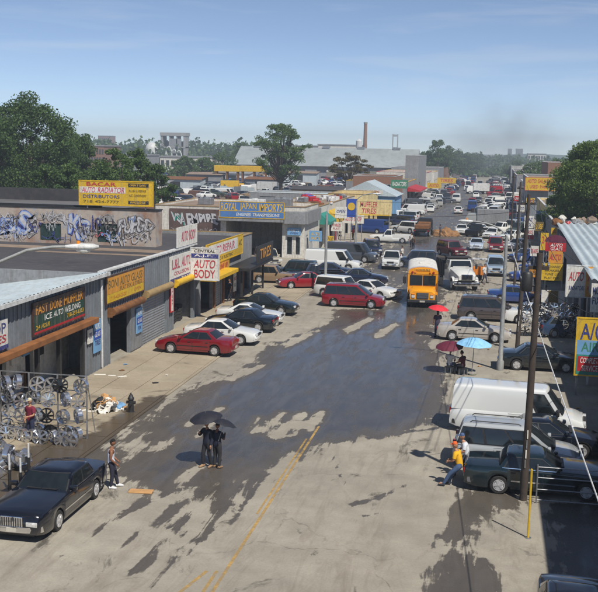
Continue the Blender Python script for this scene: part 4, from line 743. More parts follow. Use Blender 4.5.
# ------------------------------------------------------------------ vehicles (local: +x nose, +y left, z up; origin on the ground under the middle)
SPEC = dict(
 sedan=dict(L=4.7, W=1.78, H=1.42, wb=2.68, r=.315, top=[(-1, .58), (-.985, .86), (-.95, .95), (-.62, .99), (0, .95), (.38, .95), (.78, .82), (.94, .70), (1, .52)], cab=(-.68, -.38, .06, .44), belt=.93, win=[(.12, .47), (.51, .90)], cut=(-.02,)),
 coupe=dict(L=4.6, W=1.76, H=1.34, wb=2.6, r=.315, top=[(-1, .6), (-.985, .85), (-.95, .95), (-.66, .97), (0, .92), (.34, .91), (.78, .78), (.94, .66), (1, .5)], cab=(-.72, -.32, .02, .42), belt=.9, win=[(.2, .5), (.53, .9)], cut=(-.16,)),
 towncar=dict(L=5.5, W=1.98, H=1.45, wb=3.0, r=.33, top=[(-1, .62), (-.993, .92), (-.97, .98), (-.6, 1.01), (.3, 1.0), (.62, .97), (.95, .9), (.985, .82), (1, .55)], cab=(-.58, -.46, .02, .29), belt=.98, win=[(.09, .46), (.51, .92)], cut=(-.13,), grille='big'),
 minivan=dict(L=4.85, W=1.92, H=1.76, wb=2.9, r=.32, top=[(-1, .62), (-.99, .98), (0, 1.0), (.52, .98), (.84, .86), (.96, .7), (1, .52)], cab=(-.985, -.88, .14, .60), belt=.98, win=[(.03, .30), (.33, .62), (.65, .93)], cut=(.0, .3)),
 suv=dict(L=4.7, W=1.86, H=1.8, wb=2.75, r=.36, top=[(-1, .65), (-.99, 1.04), (.4, 1.06), (.88, .99), (.975, .92), (1, .58)], cab=(-.98, -.9, .16, .38), belt=1.04, win=[(.05, .33), (.37, .62), (.66, .93)], cut=(-.12,), clear=.27),
 jeep=dict(L=4.25, W=1.76, H=1.64, wb=2.58, r=.35, top=[(-1, .62), (-.99, .97), (.3, .99), (.9, .95), (.975, .9), (1, .58)], cab=(-.97, -.88, .08, .3), belt=.97, win=[(.05, .33), (.37, .64), (.68, .93)], cut=(-.2,), clear=.27),
 pickup=dict(L=5.4, W=1.92, H=1.78, wb=3.4, r=.37, top=[(-1, .7), (-.985, .72), (-.17, .72), (-.16, 1.06), (.34, 1.08), (.88, 1.02), (.975, .94), (1, .6)], cab=(-.15, -.12, .16, .36), belt=1.06, win=[(.08, .40), (.46, .92)], cut=(.1,), clear=.29, bed=(-.99, -.17)),
 van=dict(L=5.7, W=2.02, H=2.1, wb=3.5, r=.36, top=[(-1, .65), (-.995, 1.08), (.5, 1.12), (.8, 1.05), (.95, .92), (1, .58)], cab=(-.992, -.965, .44, .70), belt=1.08, win=[(.80, .945)], cut=(.36, .62, .02), clear=.24),
 hatch=dict(L=4.1, W=1.7, H=1.44, wb=2.5, r=.3, top=[(-1, .6), (-.985, .9), (-.9, .97), (0, .94), (.42, .94), (.8, .8), (.95, .68), (1, .5)], cab=(-.96, -.66, .08, .5), belt=.93, win=[(.1, .47), (.51, .9)], cut=(-.1,)),
)
def interp(tab, x):
    if x <= tab[0][0]: return tab[0][1]
    for (a, b), (c, d) in zip(tab, tab[1:]):
        if x <= c: return b+(d-b)*(x-a)/(c-a)
    return tab[-1][1]
class Car:
    def __init__(s, sp):
        s.__dict__.update(sp); s.h2 = s.L/2; s.clr = sp.get('clear', .2); s.xw = (-s.wb/2, s.wb/2) if 'bed' not in sp else (-s.wb/2-.05, s.wb/2-.05); s.ra = s.r+.06
    def hw(s, x):
        u = abs(x)/s.h2; return s.W/2*(1-.13*max(0, (u-.72)/.28)**2)
    def sec(s, x, arch=True):
        w = s.hw(x); xx = x/s.h2; zt = interp(s.top, xx) if (abs(xx) > .93 or 'bed' in s.__dict__) else sum(interp(s.top, xx+d_) for d_ in (-.07, -.035, 0, .035, .07))/5; u = abs(x)/s.h2; zb = s.clr+(.1*max(0, (u-.86)/.14)); az = 0
        if arch:
            for q in s.xw:
                d = abs(x-q)
                if d < s.ra: az = max(az, s.r+math.sqrt(max(0, s.ra**2-d*d)))
        b0 = max(zb, az); z2 = max(zb+.5*(zt-zb), b0+.05); z3 = max(zt-.11, z2+.02); 
        return [(w*.62, b0), (w*.955, b0+.005), (w*.985, max(zb+.13, b0+.02)), (w, z2), (w*.985, z3), (w*.935, zt-.018), (w*.62, zt+.02), (0, zt+.035)], zb
    def body(s, lod):
        k = 8 if lod == 0 else 6 if lod == 1 else 4
        xs = {-s.h2, s.h2, -s.h2*.96, s.h2*.96, -s.h2*.9, s.h2*.9}
        for a, _ in s.top: xs.add(a*s.h2)
        for q in s.xw:
            for i in range(k+1): xs.add(q-s.ra*math.cos(math.pi*i/k)*.999)
            xs.add(q-s.ra-.004); xs.add(q+s.ra+.004)
        if lod < 2:
            for i in range(26): xs.add(-s.h2+s.L*(i+.5)/26)
        xs = sorted(xs); out = [xs[0]]
        for x in xs[1:]:
            if x-out[-1] > .003: out.append(x)
        rings = []
        for x in out:
            pts, zb = s.sec(x)
            ring = [(x, 0, max(zb, pts[0][1]-.0))]+[(x, y, z) for y, z in pts]+[(x, -y, z) for y, z in reversed(pts[:-1])]
            rings.append(ring)
        return MB().loft(rings)
    def side_y(s, x, z):
        pts, _ = s.sec(x, False); pts = pts[1:6]
        for (a, b), (c, d) in zip(pts, pts[1:]):
            if z <= d: return a+(c-a)*max(0, min(1, (z-b)/(d-b+1e-6)))
        return pts[-1][0]
    def cabp(s, v):
        xr0, xr1, xf1, xf0 = [q*s.h2 for q in s.cab]
        w0 = s.W/2*.93; w1 = s.W/2*(.76 if s.L > 5.45 and s.H < 1.6 else .70 if s.H < 1.6 else .77 if s.H < 2 else .83)
        e = v**1.25
        return xr0+(xr1-xr0)*v, xf0+(xf1-xf0)*v, w0+(w1-w0)*e, s.belt-.03+(s.H-.03-s.belt+.03)*v
    def cabin(s, lod):
        rings = []; nb = 5
        def ring(xr, xf, w, z, crown=0.0):
            p = []; bow = .10*min(1, w)
            for i in range(nb): t = -1+2*i/(nb-1); p.append((xf-bow*t*t, w*t, z+crown*(1-t*t)))
            for i in range(1, 5): t = i/5; p.append((xf-bow+(xr+bow*.6-xf+bow)*t, w*(1+.02*math.sin(math.pi*t)), z))
            for i in range(nb): t = 1-2*i/(nb-1); p.append((xr+bow*.6*t*t, w*t, z+crown*(1-t*t)))
            for i in range(1, 5): t = i/5; p.append((xr+bow*.6+(xf-bow-xr-bow*.6)*t, -w*(1+.02*math.sin(math.pi*t)), z))
            return p
        for v in (0, .2, .4, .6, .8, .9): rings.append(ring(*s.cabp(v)))
        xr, xf, w, z = s.cabp(.975); rings.append(ring(xr+.02, xf-.02, w*.985, z)); xr, xf, w, z = s.cabp(1.0)
        rings.append(ring(xr+.06, xf-.06, w*.93, z+.012, .0)); rings.append(ring(xr+.2, xf-.2, w*.6, z+.028)); rings.append(ring(xr+.4, xf-.4, w*.25, z+.036))
        return MB().loft(rings)
    def pane(s, face, a0, a1, v0, v1, off=.012):
        bow = .10
        def f(i, j):
            v = v0+(v1-v0)*j; xr, xf, w, z = s.cabp(v); t = a0+(a1-a0)*i
            if face == 'f': return (xf-bow*t*t+off, w*t, z+off*.6)
            if face == 'r': return (xr+bow*.6*t*t-off, w*t, z+off*.4)
            sg = 1 if face == 'L' else -1; lo, hi = xr+bow*.6, xf-bow
            return (lo+(hi-lo)*t, sg*(w*(1+.02*math.sin(math.pi*t))+off), z+off*.2)
        return MB().grid(f, 4, 4)
def wheel_meshes(r, w, lod):
    t = MB().lathe([(r*.62, -w/2), (r*.93, -w/2), (r, -w/2+.03), (r, w/2-.03), (r*.93, w/2), (r*.62, w/2)], 20 if lod == 0 else 14 if lod == 1 else 10, 'y', caps=True)
    rm = MB()
    if lod == 2: rm.lathe([(r*.58, w/2+.002), (r*.3, w/2+.02), (.02, w/2+.02)], 8, 'y')
    else:
        n = 20 if lod == 0 else 12
        rm.lathe([(r*.64, w/2-.01), (r*.64, w/2+.012), (r*.56, w/2+.012), (r*.54, w/2-.03)], n, 'y', caps=False); rm.lathe([(r*.5, w/2+.001), (.02, w/2+.003)], n, 'y'); rm.lathe([(r*.14, w/2), (r*.13, w/2+.025), (.01, w/2+.028)], 10, 'y')
        for k in range(5 if lod == 0 else 5):
            a = 2*math.pi*k/5; m_ = Matrix.Rotation(a, 4, 'Y'); rm.xf(MB().prism([(r*.1, -.035), (r*.58, -.05), (r*.58, .05), (r*.1, .035)], 'y', w/2, w/2+.018), m_)
    return t.mesh('wheel', 40), rm.mesh('rim', 35)
VCACHE = {}
def car_parts(kind, lod):
    """list of (name, mesh, material key, parent index or None, location, rotation z)"""
    if (kind, lod) in VCACHE: return VCACHE[(kind, lod)]
    c = Car(SPEC[kind]); P = []
    def add(name, mb, mat, par=None, sm=None, loc=(0, 0, 0)):
        P.append((name, mb.mesh(name, sm) if isinstance(mb, MB) else mb, mat, par, loc, 0.0)); return len(P)-1
    add('body', c.body(lod), 'paint', None, 46); cb = add('cabin', c.cabin(lod), 'paint', None, 40)
    hb = SPEC[kind].get('bed')
    if lod == 3:
        add('windscreen', c.pane('f', -.9, .9, .08, .9), 'glass', cb, 60); add('rear_window', c.pane('r', -.86, .86, .2, .88), 'glass', cb, 60)
        for sd in 'LR': add('side_window', c.pane(sd, c.win[0][0], c.win[-1][1], .12, .84), 'glass', cb, 60)
        tm, rm = wheel_meshes(c.r, .2, 2)
        for x in c.xw:
            for sg in (1, -1): P.append(('wheel', tm, 'tyre', None, (x, sg*(c.W/2-.115), c.r), 0 if sg > 0 else math.pi))
        VCACHE[(kind, lod)] = P; return P
    if lod < 2: add('window_surround', c.pane('f', -.95, .95, .04, .94, .007), 'black', cb, 60)
    add('windscreen', c.pane('f', -.9, .9, .08, .9), 'glass', cb, 60)
    if kind != 'van' or True: add('rear_window', c.pane('r', -.86, .86, .28 if kind in ('minivan', 'suv', 'jeep', 'van') else .12, .88), 'glass', cb, 60)
    for sd in 'LR':
        if lod < 2: add('window_surround', c.pane(sd, max(.01, c.win[0][0]-.025), min(.99, c.win[-1][1]+.02), .07, .885, .007), 'black', cb, 60)
        for (u0, u1) in c.win: add('side_window', c.pane(sd, u0, u1, .12, .84), 'glass', cb, 60)
    tm, rm = wheel_meshes(c.r, .2, lod)
    for x in c.xw:
        for sg in (1, -1):
            P.append(('wheel', tm, 'tyre', None, (x, sg*(c.W/2-.115), c.r), 0 if sg > 0 else math.pi)); P.append(('rim', rm, 'rim', len(P)-1, (0, 0, 0), 0))
    w = c.hw(c.h2*.97); zf = interp(c.top, .97); zr = interp(c.top, -.99)
    add('underbody', MB().box(-c.h2*.9, c.h2*.9, -c.W*.3, c.W*.3, c.clr-.06, c.clr+.2), 'black')
    if hb:
        x0, x1 = hb[0]*c.h2, hb[1]*c.h2; W2 = c.W/2*.965
        add('bed_side', MB().bbox(x0, x1, W2-.09, W2, .6, 1.1, .02), 'paint'); add('bed_side', MB().bbox(x0, x1, -W2, -W2+.09, .6, 1.1, .02), 'paint'); add('tailgate', MB().bbox(x0-.02, x0+.06, -W2+.1, W2-.1, .62, 1.1, .02), 'paint'); add('bed_floor', MB().box(x0+.06, x1, -W2+.09, W2-.09, .757, .765), 'black')
    zl = zf-.10; lx = c.h2*.955
    def lamp(sg): return MB().bbox(lx-.05, lx+.075, sg*w*.9-.19 if sg > 0 else -w*.9, w*.9 if sg > 0 else -w*.9+.19, zl-.13, zl+.0, .015)
    if lod < 2:
        for sg in (1, -1):
            add('headlight', MB().bbox(c.h2*.95, c.h2*1.004, min(sg*w*.92, sg*(w*.92-.36)), max(sg*w*.92, sg*(w*.92-.36)), .55 if c.H < 1.6 else .68, .69 if c.H < 1.6 else .86, .015), 'lamp', None, 40)
            tz = (.68, .9) if c.H < 1.6 else (.8, 1.12); add('tail_light', MB().bbox(-c.h2*1.006, -c.h2*.955, min(sg*w*.97, sg*(w*.97-.3)), max(sg*w*.97, sg*(w*.97-.3)), tz[0]-.02, tz[1]-.06, .015), 'tail', None, 40)
        big = SPEC[kind].get('grille'); g0, g1 = (.5, .84) if big else ((.56, .68) if c.H < 1.6 else (.66, .86))
        gi_ = add('grille', MB().bbox(c.h2*.96, c.h2*1.008, -.36, .36, g0, g1, .012), 'chrome' if big else 'black', None, 40)
        if big:
            for k in range(9): add('grille_bar', MB().box(c.h2*1.006, c.h2*1.012, -.32+.075*k, -.29+.075*k, g0+.03, g1-.03), 'black', gi_)
        def bump(sg):
            rings = []
            for i in range(9):
                t = -1+2*i/8; x = sg*(c.h2+.045-.16*t*t*t*t-.03*t*t); y = t*c.hw(c.h2*.93)
                rings.append([(x-sg*.14, y, .33+c.clr-.2), (x, y, .35+c.clr-.2), (x+sg*.01, y, .46+c.clr-.2), (x, y, .53+c.clr-.2), (x-sg*.14, y, .54+c.clr-.2)])
            return MB().loft(rings)
        bmat = 'chrome' if kind in ('suv', 'jeep', 'pickup', 'towncar') else 'paint'
        add('bumper', bump(1), bmat, None, 40); add('bumper', bump(-1), bmat if kind != 'van' else 'black', None, 40)
        add('licence_plate', MB().box(-c.h2-.062, -c.h2-.052, -.16, .16, .42+c.clr-.2, .56+c.clr-.2), 'plate'); add('licence_plate', MB().box(c.h2+.05, c.h2+.062, -.16, .16, .38+c.clr-.2, .5+c.clr-.2), 'plate')
        xm = c.cab[3]*c.h2-.28
        for sg in (1, -1): add('mirror', MB().bbox(xm-.08, xm+.06, min(sg*(c.W/2-.08), sg*(c.W/2+.16)), max(sg*(c.W/2-.08), sg*(c.W/2+.16)), c.belt+.02, c.belt+.17 if c.H < 1.9 else c.belt+.3, .03), 'black' if kind in ('van', 'jeep') else 'paint', None, 40)
    if lod == 0:
        xr0, xf0 = c.cab[0]*c.h2, c.cab[3]*c.h2
        doors = []
        if kind == 'van': doors = [(c.h2*.34, c.h2*.62), (-c.h2*.12, c.h2*.31)]
        elif kind == 'pickup': doors = [(c.h2*-.1, c.h2*.3)]
        elif kind == 'coupe': doors = [(c.h2*-.22, c.h2*.32)]
        elif kind == 'minivan': doors = [(-c.h2*.36, c.h2*.0), (c.h2*.02, c.h2*.42)]
        else:
            mid = (c.xw[0]+c.ra+c.xw[1]-c.ra)/2; doors = [(c.xw[0]+c.ra*.75, mid-.0), (mid+.02, c.xw[1]-c.ra-.05)]
        for sg in (1, -1):
            for (x0, x1) in doors:
                def f(i, j, o=.006):
                    x = x0+(x1-x0)*i; z = c.clr+.12+(c.belt-.07-c.clr-.12)*j; return (x, sg*(c.side_y(x, z)+o), z)
                mb = MB().grid(f, 6, 6)
                # turned-in edge gives the shut line depth
                e = []; N = 24
                for k in range(N):
                    q = k/N*4; i, j = (q, 0) if q < 1 else (1, q-1) if q < 2 else (3-q, 1) if q < 3 else (0, 4-q)
                    e.append((i, j))
                mb.loft([[f(i, j) for i, j in e], [f(i, j, -.012) for i, j in e]], True, False)
                d = add('door', mb, 'paint', None, 30)
                def g2(i, j, k_, o): 
                    x = x0+(x1-x0)*i+(i-.5)*2*k_; z = c.clr+.12+(c.belt-.07-c.clr-.12)*j+(j-.5)*2*k_; return (x, sg*(c.side_y(x, z)+o), z)
                sm_ = MB(); sm_.loft([[g2(i, j, 0, .003) for i, j in e], [g2(i, j, .014, .003) for i, j in e]], True, False); add('door_seal', sm_, 'black', d)
                xa = x0+.1; yy = c.side_y(xa+.08, c.belt-.16); add('door_handle', MB().bbox(xa, xa+.17, min(sg*yy, sg*(yy+.035)), max(sg*yy, sg*(yy+.035)), c.belt-.18, c.belt-.14, .01), 'black', d)
            xa, xb = c.xw[0]+c.ra+.02, c.xw[1]-c.ra-.02
            mbs = MB().grid(lambda i, j: (xa+(xb-xa)*i, sg*(c.side_y(xa+(xb-xa)*i, .5+.05*j)+.014), .5+c.clr-.2+.05*j), 8, 1); add('side_moulding', mbs, 'chrome' if kind == 'towncar' else 'black')
        if kind in ('minivan', 'suv'):
            for sg in (1, -1): add('roof_rack', MB().tube([(-c.h2*.75, sg*.55, c.H+.0), (-c.h2*.72, sg*.55, c.H+.06), (c.h2*.0, sg*.55, c.H+.06), (c.h2*.04, sg*.55, c.H+.0)], .02, 6), 'black')
        if kind == 'towncar':
            for sd in 'LR': add('window_trim', c.pane(sd, .05, .96, .02, .07, .016), 'chrome', cb)
        for sg in (1, -1): add('wiper', MB().box(xf0-.16, xf0-.05, -.5 if sg > 0 else .05, -.0 if sg > 0 else .55, c.belt+.06, c.belt+.068), 'black')
    VCACHE[(kind, lod)] = P; return P
def spawn(parts, name, label, cat, loc, rz, col, group=None, dull=False):
    t = thing(name, label, cat, loc, rz, group); made = []
    pm = paint(col, dull)
    for (nm, me, mat, par, l, r) in parts:
        o = obj(nm, me, pm if mat == 'paint' else mat, made[par] if par is not None else t)
        o.location = l
        if r: o.rotation_euler = (0, 0, r)
        made.append(o)
    return t
NAMES = dict(sedan='sedan', coupe='coupe', towncar='sedan', minivan='minivan', suv='sport_utility_car', jeep='sport_utility_car', pickup='pickup_truck', van='cargo_van', hatch='hatchback')
CATS = dict(sedan='car', coupe='car', towncar='car', minivan='minivan', suv='car', jeep='car', pickup='pickup truck', van='van', hatch='car')
def near_centre(px, py, hd, L, W):
    """ground pixel at the foot of the vehicle's nearest face -> footprint centre"""
    g = G(px, py); v = Vector((-g.x, -g.y)).normalized(); h = R(hd); best = None
    for n, e in (((math.cos(h), math.sin(h)), L/2), ((-math.cos(h), -math.sin(h)), L/2), ((-math.sin(h), math.cos(h)), W/2), ((math.sin(h), -math.cos(h)), W/2)):
        d = n[0]*v.x+n[1]*v.y
        if best is None or d > best[0]: best = (d, n, e)
    return Vector((g.x-best[1][0]*best[2], g.y-best[1][1]*best[2], 0))
def car(kind, col, px, py, hd, label, lod=1, group=None, xy=None, z=0.0, dull=False):
    s = SPEC[kind]; c = Vector((xy[0], xy[1], z)) if xy else near_centre(px, py, hd, s['L'], s['W']); c.z = z
    return spawn(car_parts(kind, lod), NAMES[kind], label, CATS[kind], c, R(hd), col, group, dull)
WHITE, BLACK, RED, NAVY, TEALG, SILVER, TAN, GREY, BLUE, MAROON, BROWN, GREEN = (214, 214, 210), (16, 17, 22), (140, 22, 34), (24, 32, 54), (22, 44, 50), (150, 150, 146), (140, 118, 92), (84, 88, 94), (36, 62, 120), (90, 24, 34), (72, 64, 60), (30, 52, 42)
# --- foreground left
car('towncar', (15, 18, 28), 0, 0, 270, 'black limousine-like sedan with chrome grille parked at lower left', 0, xy=(-13.86, 29.6))
PZ = .062
car('sedan', (118, 12, 24), 192, 356, 177, 'red sedan nearest of the row parked nose-in at the grey garage', 0, z=PZ)
car('sedan', WHITE, 219, 345, -1, 'white sedan directly behind the nearest red sedan, nose to the street', 0, z=PZ)
car('sedan', (14, 24, 34), 238, 332, 178, 'dark blue-black sedan between the two white sedans of the left row', 0, z=PZ)
car('coupe', WHITE, 247, 325, -2, 'farther white low car of the left row, behind the dark blue-black sedan', 0, z=PZ)
car('sedan', (18, 28, 30), 263, 315, -3, 'dark green sedan farthest back in the left row', 1, z=.06)
# --- middle left
car('jeep', TAN, 273, 284, 0, 'tan boxy off-roader at the end of the left repair row')
car('suv', (176, 168, 150), 275, 268, -60, 'beige car facing the camera in front of the dark imports bay')
car('suv', TEALG, 291, 280, 178, 'dark teal off-roader between the tan one and the red sedan')
car('sedan', (136, 18, 30), 306, 289, 205, 'red sedan with rear to the street, left of the white cars')
car('pickup', BLACK, 316, 284, 200, 'black pickup truck between red sedan and white cars')
car('suv', WHITE, 338, 299, -18, 'white off-roader behind the red minivan')
car('sedan', WHITE, 366, 298, -28, 'white sedan beside the nose of the red minivan')
car('sedan', NAVY, 362, 285, 8, 'dark navy sedan behind the white sedan and red minivan')
car('sedan', (34, 44, 66), 331, 278, 4, 'dark blue sedan half hidden behind the white off-roader')
car('van', WHITE, 331, 271, -4, 'white cargo van parked side-on in the middle left')
car('van', (70, 74, 80), 349, 262, -12, 'dark grey van behind the white cargo van')
car('minivan', (128, 16, 32), 352, 308, -1, 'red minivan standing crosswise beside the wet road', 0)
car('pickup', WHITE, 390, 270, 272, 'white pickup truck driving toward the camera left of the school bus')
car('suv', (40, 48, 62), 414, 268, 184, 'dark blue car crosswise behind the school bus')
car('suv', (22, 30, 58), 375, 257, 285, 'dark navy off-roader left of the oncoming white pickup truck')
car('pickup', WHITE, 389, 243, 178, 'white pickup truck seen side-on, nose left')
car('sedan', WHITE, 461, 235, 270, 'white car driving toward the camera beyond the dirt heap')
car('hatch', WHITE, 458, 214, 90, 'white hatchback alone in the far wet road')
car('sedan', WHITE, 431, 211, 275, 'white car near the kerb left of the lone far hatchback')
# --- right middle
car('suv', MAROON, 461, 258, 300, 'dark maroon truck-like car behind the white dump truck', dull=True)
car('sedan', (178, 190, 204), 476, 251, 270, 'pale blue-white sedan right of the dark maroon car')
car('suv', (128, 26, 32), 496, 253, 272, 'red off-roader facing the camera on the right side')
car('suv', (150, 168, 186), 496, 277, 272, 'silver-blue off-roader facing the camera beside the orange cart')
car('sedan', BLUE, 517, 304, 2, 'blue sedan behind the brown minivan and the poles')
car('minivan', (74, 66, 66), 491, 322, 0, 'dark brown minivan behind the silver sedan', 0)
car('sedan', (172, 166, 158), 473, 342, -1, 'silver sedan side-on beside the red umbrella', 0)
car('sedan', WHITE, 538, 325, 3, 'white sedan behind the chrome wheel rack on the right', 1)
car('hatch', (48, 66, 92), 572, 338, 20, 'dark blue car right of the chrome wheel rack')
car('sedan', (16, 26, 32), 541, 372, 0, 'dark teal sedan alone behind the utility poles', 0)
# --- right foreground row
car('van', (214, 216, 214), 0, 0, -5, 'white cargo van nose-in at the right, largest of its row', 0, xy=(1.5, 43.4))
car('sedan', (16, 22, 34), 0, 0, 0, 'dark sedan squeezed between white van and silver minivan', 0, xy=(2.6, 40.8))
car('minivan', (166, 170, 172), 0, 0, -3, 'silver minivan between dark sedan and dark teal sedan on the right', 0, xy=(1.4, 38.4))
car('towncar', (16, 32, 38), 0, 0, -1, 'dark teal long sedan in front of the silver minivan', 0, xy=(2.2, 35.9))
g_ = G(566, 577, 1.42); car('sedan', (14, 15, 18), 0, 0, 268, 'black car cut off at the lower right picture corner', 0, xy=(g_.x+.15, g_.y-1.05))
# --- rows farther off (lod 1 then 2)
ORD = ['one', 'two', 'three', 'four', 'five', 'six', 'seven', 'eight', 'nine', 'ten', 'eleven', 'twelve', 'thirteen']
RPOS = ['above the pale blue-white sedan', 'directly behind the red off-roader', 'right of the red off-roader', 'below the red and white sign', 'beside the long grey box truck', 'right of the long box truck', 'left of the long box truck cab', 'behind the long box truck', 'by the thin far pole', 'far behind the long box truck', 'under the blue awning side of the yellow sign', 'just left of the yellow four-line sign', 'in the road beyond the box truck', 'in mid-road beyond the box truck', 'behind the second utility pole']
def hue(c):
    r, g, b = c
    if min(c) > 180: return 'white'
    if max(c)-min(c) < 30: return 'silver' if min(c) > 120 else 'grey' if min(c) > 60 else 'dark slate'
    return 'red' if r > g+50 and g < 70 else 'orange-brown' if r > b+50 else 'blue'
rowsL = [(402, 233, WHITE, 'suv', 150), (398, 226, (40, 52, 84), 'suv', 160), (404, 221, WHITE, 'suv', 165), (410, 215, WHITE, 'van', 170), (400, 217, WHITE, 'sedan', 175), (412, 209, SILVER, 'sedan', 165), (420, 206, WHITE, 'suv', 175), (424, 212, (60, 70, 90), 'sedan', 200), (418, 201, (40, 44, 60), 'sedan', 160), (430, 203, WHITE, 'sedan', 170), (436, 205, (50, 54, 66), 'suv', 190), (424, 197, RED, 'sedan', 180), (446, 203, GREY, 'sedan', 180)]
for i, (x, y, c, k, h) in enumerate(rowsL): car(k, c, x, y, h, '%s %s, number %s counted back along the left shops beyond the side-on white pickup' % (hue(c), {'suv': 'off-roader', 'van': 'van', 'sedan': 'sedan'}[k], ORD[i]), 1, 'cars parked along the left shops')
rowsR = [(487, 239, WHITE, 'sedan', 250), (503, 241, WHITE, 'sedan', 240), (508, 251, WHITE, 'sedan', 240), (514, 262, (190, 196, 200), 'sedan', 235), (506, 232, SILVER, 'suv', 250), (512, 224, WHITE, 'sedan', 250), (498, 225, (170, 90, 40), 'suv', 265), (492, 218, WHITE, 'van', 262), (506, 217, (60, 80, 130), 'sedan', 250), (500, 209, WHITE, 'sedan', 255), (524, 275, (44, 70, 140), 'suv', 230), (536, 282, (36, 60, 130), 'sedan', 200), (488, 207, WHITE, 'suv', 270), (478, 203, GREY, 'sedan', 270), (532, 262, (40, 60, 110), 'sedan', 220)]
for i, (x, y, c, k, h) in enumerate(rowsR): car(k, c, x, y, h, '%s %s parked on the right side, %s' % (hue(c), {'suv': 'off-roader', 'van': 'van', 'sedan': 'sedan'}[k], RPOS[i]), 1, 'cars parked in the right side rows')
random.seed(21)
PAL = [WHITE, WHITE, WHITE, SILVER, GREY, (40, 46, 60), BLACK, RED, BLUE, TAN, MAROON, (60, 70, 64), WHITE, SILVER]
cn = {WHITE: 'white', SILVER: 'silver', GREY: 'grey', (40, 46, 60): 'slate', BLACK: 'black', RED: 'red', BLUE: 'blue', TAN: 'tan', MAROON: 'maroon', (60, 70, 64): 'grey-green'}
def far(k, c, x, y, h, where, grp, z=0.0): car(k, c, 0, 0, h, '%s %s %s' % (cn[c], NAMES[k].replace('_', ' '), where), 3 if 'yard' in where else 2, grp, xy=(x, y), z=z, dull=True)
y = 148
while y < 205:
    for X, h0 in ((-2.2, 265), (1.2, 245), (4.6, 235), (-17.4, 165)):
        if random.random() < .62: far(random.choice(['sedan', 'suv', 'sedan', 'minivan', 'van', 'pickup', 'hatch']), random.choice(PAL), X+random.uniform(-.5, .5), y+random.uniform(-1, 1), h0+random.uniform(-25, 25), 'in the crowded rows around the grey box truck', 'cars around the grey box truck')
    y += 6.0
y = 205
while y < 470:
    for X, h0 in ((-16.8, 150), (-12.6, 95), (.4, 230), (4.4, 262)):
        if random.random() < .85: far(random.choice(['sedan', 'suv', 'sedan', 'minivan', 'van', 'pickup', 'hatch']), random.choice(PAL), X+random.uniform(-.6, .6), y+random.uniform(-1, 1), h0+random.uniform(-25, 25), 'far down the street among dense parked rows', 'cars far down the street')
    if random.random() < .5: far(random.choice(['sedan', 'suv', 'van']), random.choice(PAL), random.choice([-8.5, -4.5])+random.uniform(-.5, .5), y+random.uniform(-1, 1), random.choice([90, 270]), 'far down the street among dense parked rows', 'cars far down the street')
    y += 5.4
YPAL = PAL+[WHITE, TAN, (120, 84, 60)]; cn[(120, 84, 60)] = 'rust-brown'; cnt = 0
while cnt < 285:      # salvage yard behind the left shops
    px, py = random.uniform(150, 418), 176.5+28*random.random()**1.25
    p = G(px, py)
    if (p.x > -48 and 184 < p.y < 202) or (p.x > -33 and p.y > 203) or p.y > 405: continue
    cnt += 1; far(random.choice(['sedan', 'sedan', 'van', 'suv', 'pickup', 'hatch', 'minivan']), random.choice(YPAL), p.x, p.y, random.uniform(0, 360), 'standing in the salvage yard behind the left shops', 'cars in the salvage yard', 0)
    if cnt % 4 == 0: far(random.choice(['sedan', 'hatch']), random.choice(YPAL), p.x+.2, p.y+.1, random.uniform(0, 360), 'stacked on top of another in the salvage yard', 'stacked cars in the salvage yard', 1.3)
for i, (px, py, k, c) in enumerate([(6, 186, 'sedan', WHITE), (19, 187, 'sedan', SILVER), (30, 188, 'hatch', WHITE)]): p = G(px, py); car(k, c, 0, 0, 190+8*i, ['white car on the rise at the far left', 'silver car next to the white one at the far left', 'white hatchback at the far left before the bushes'][i], 2, xy=(p.x, p.y))
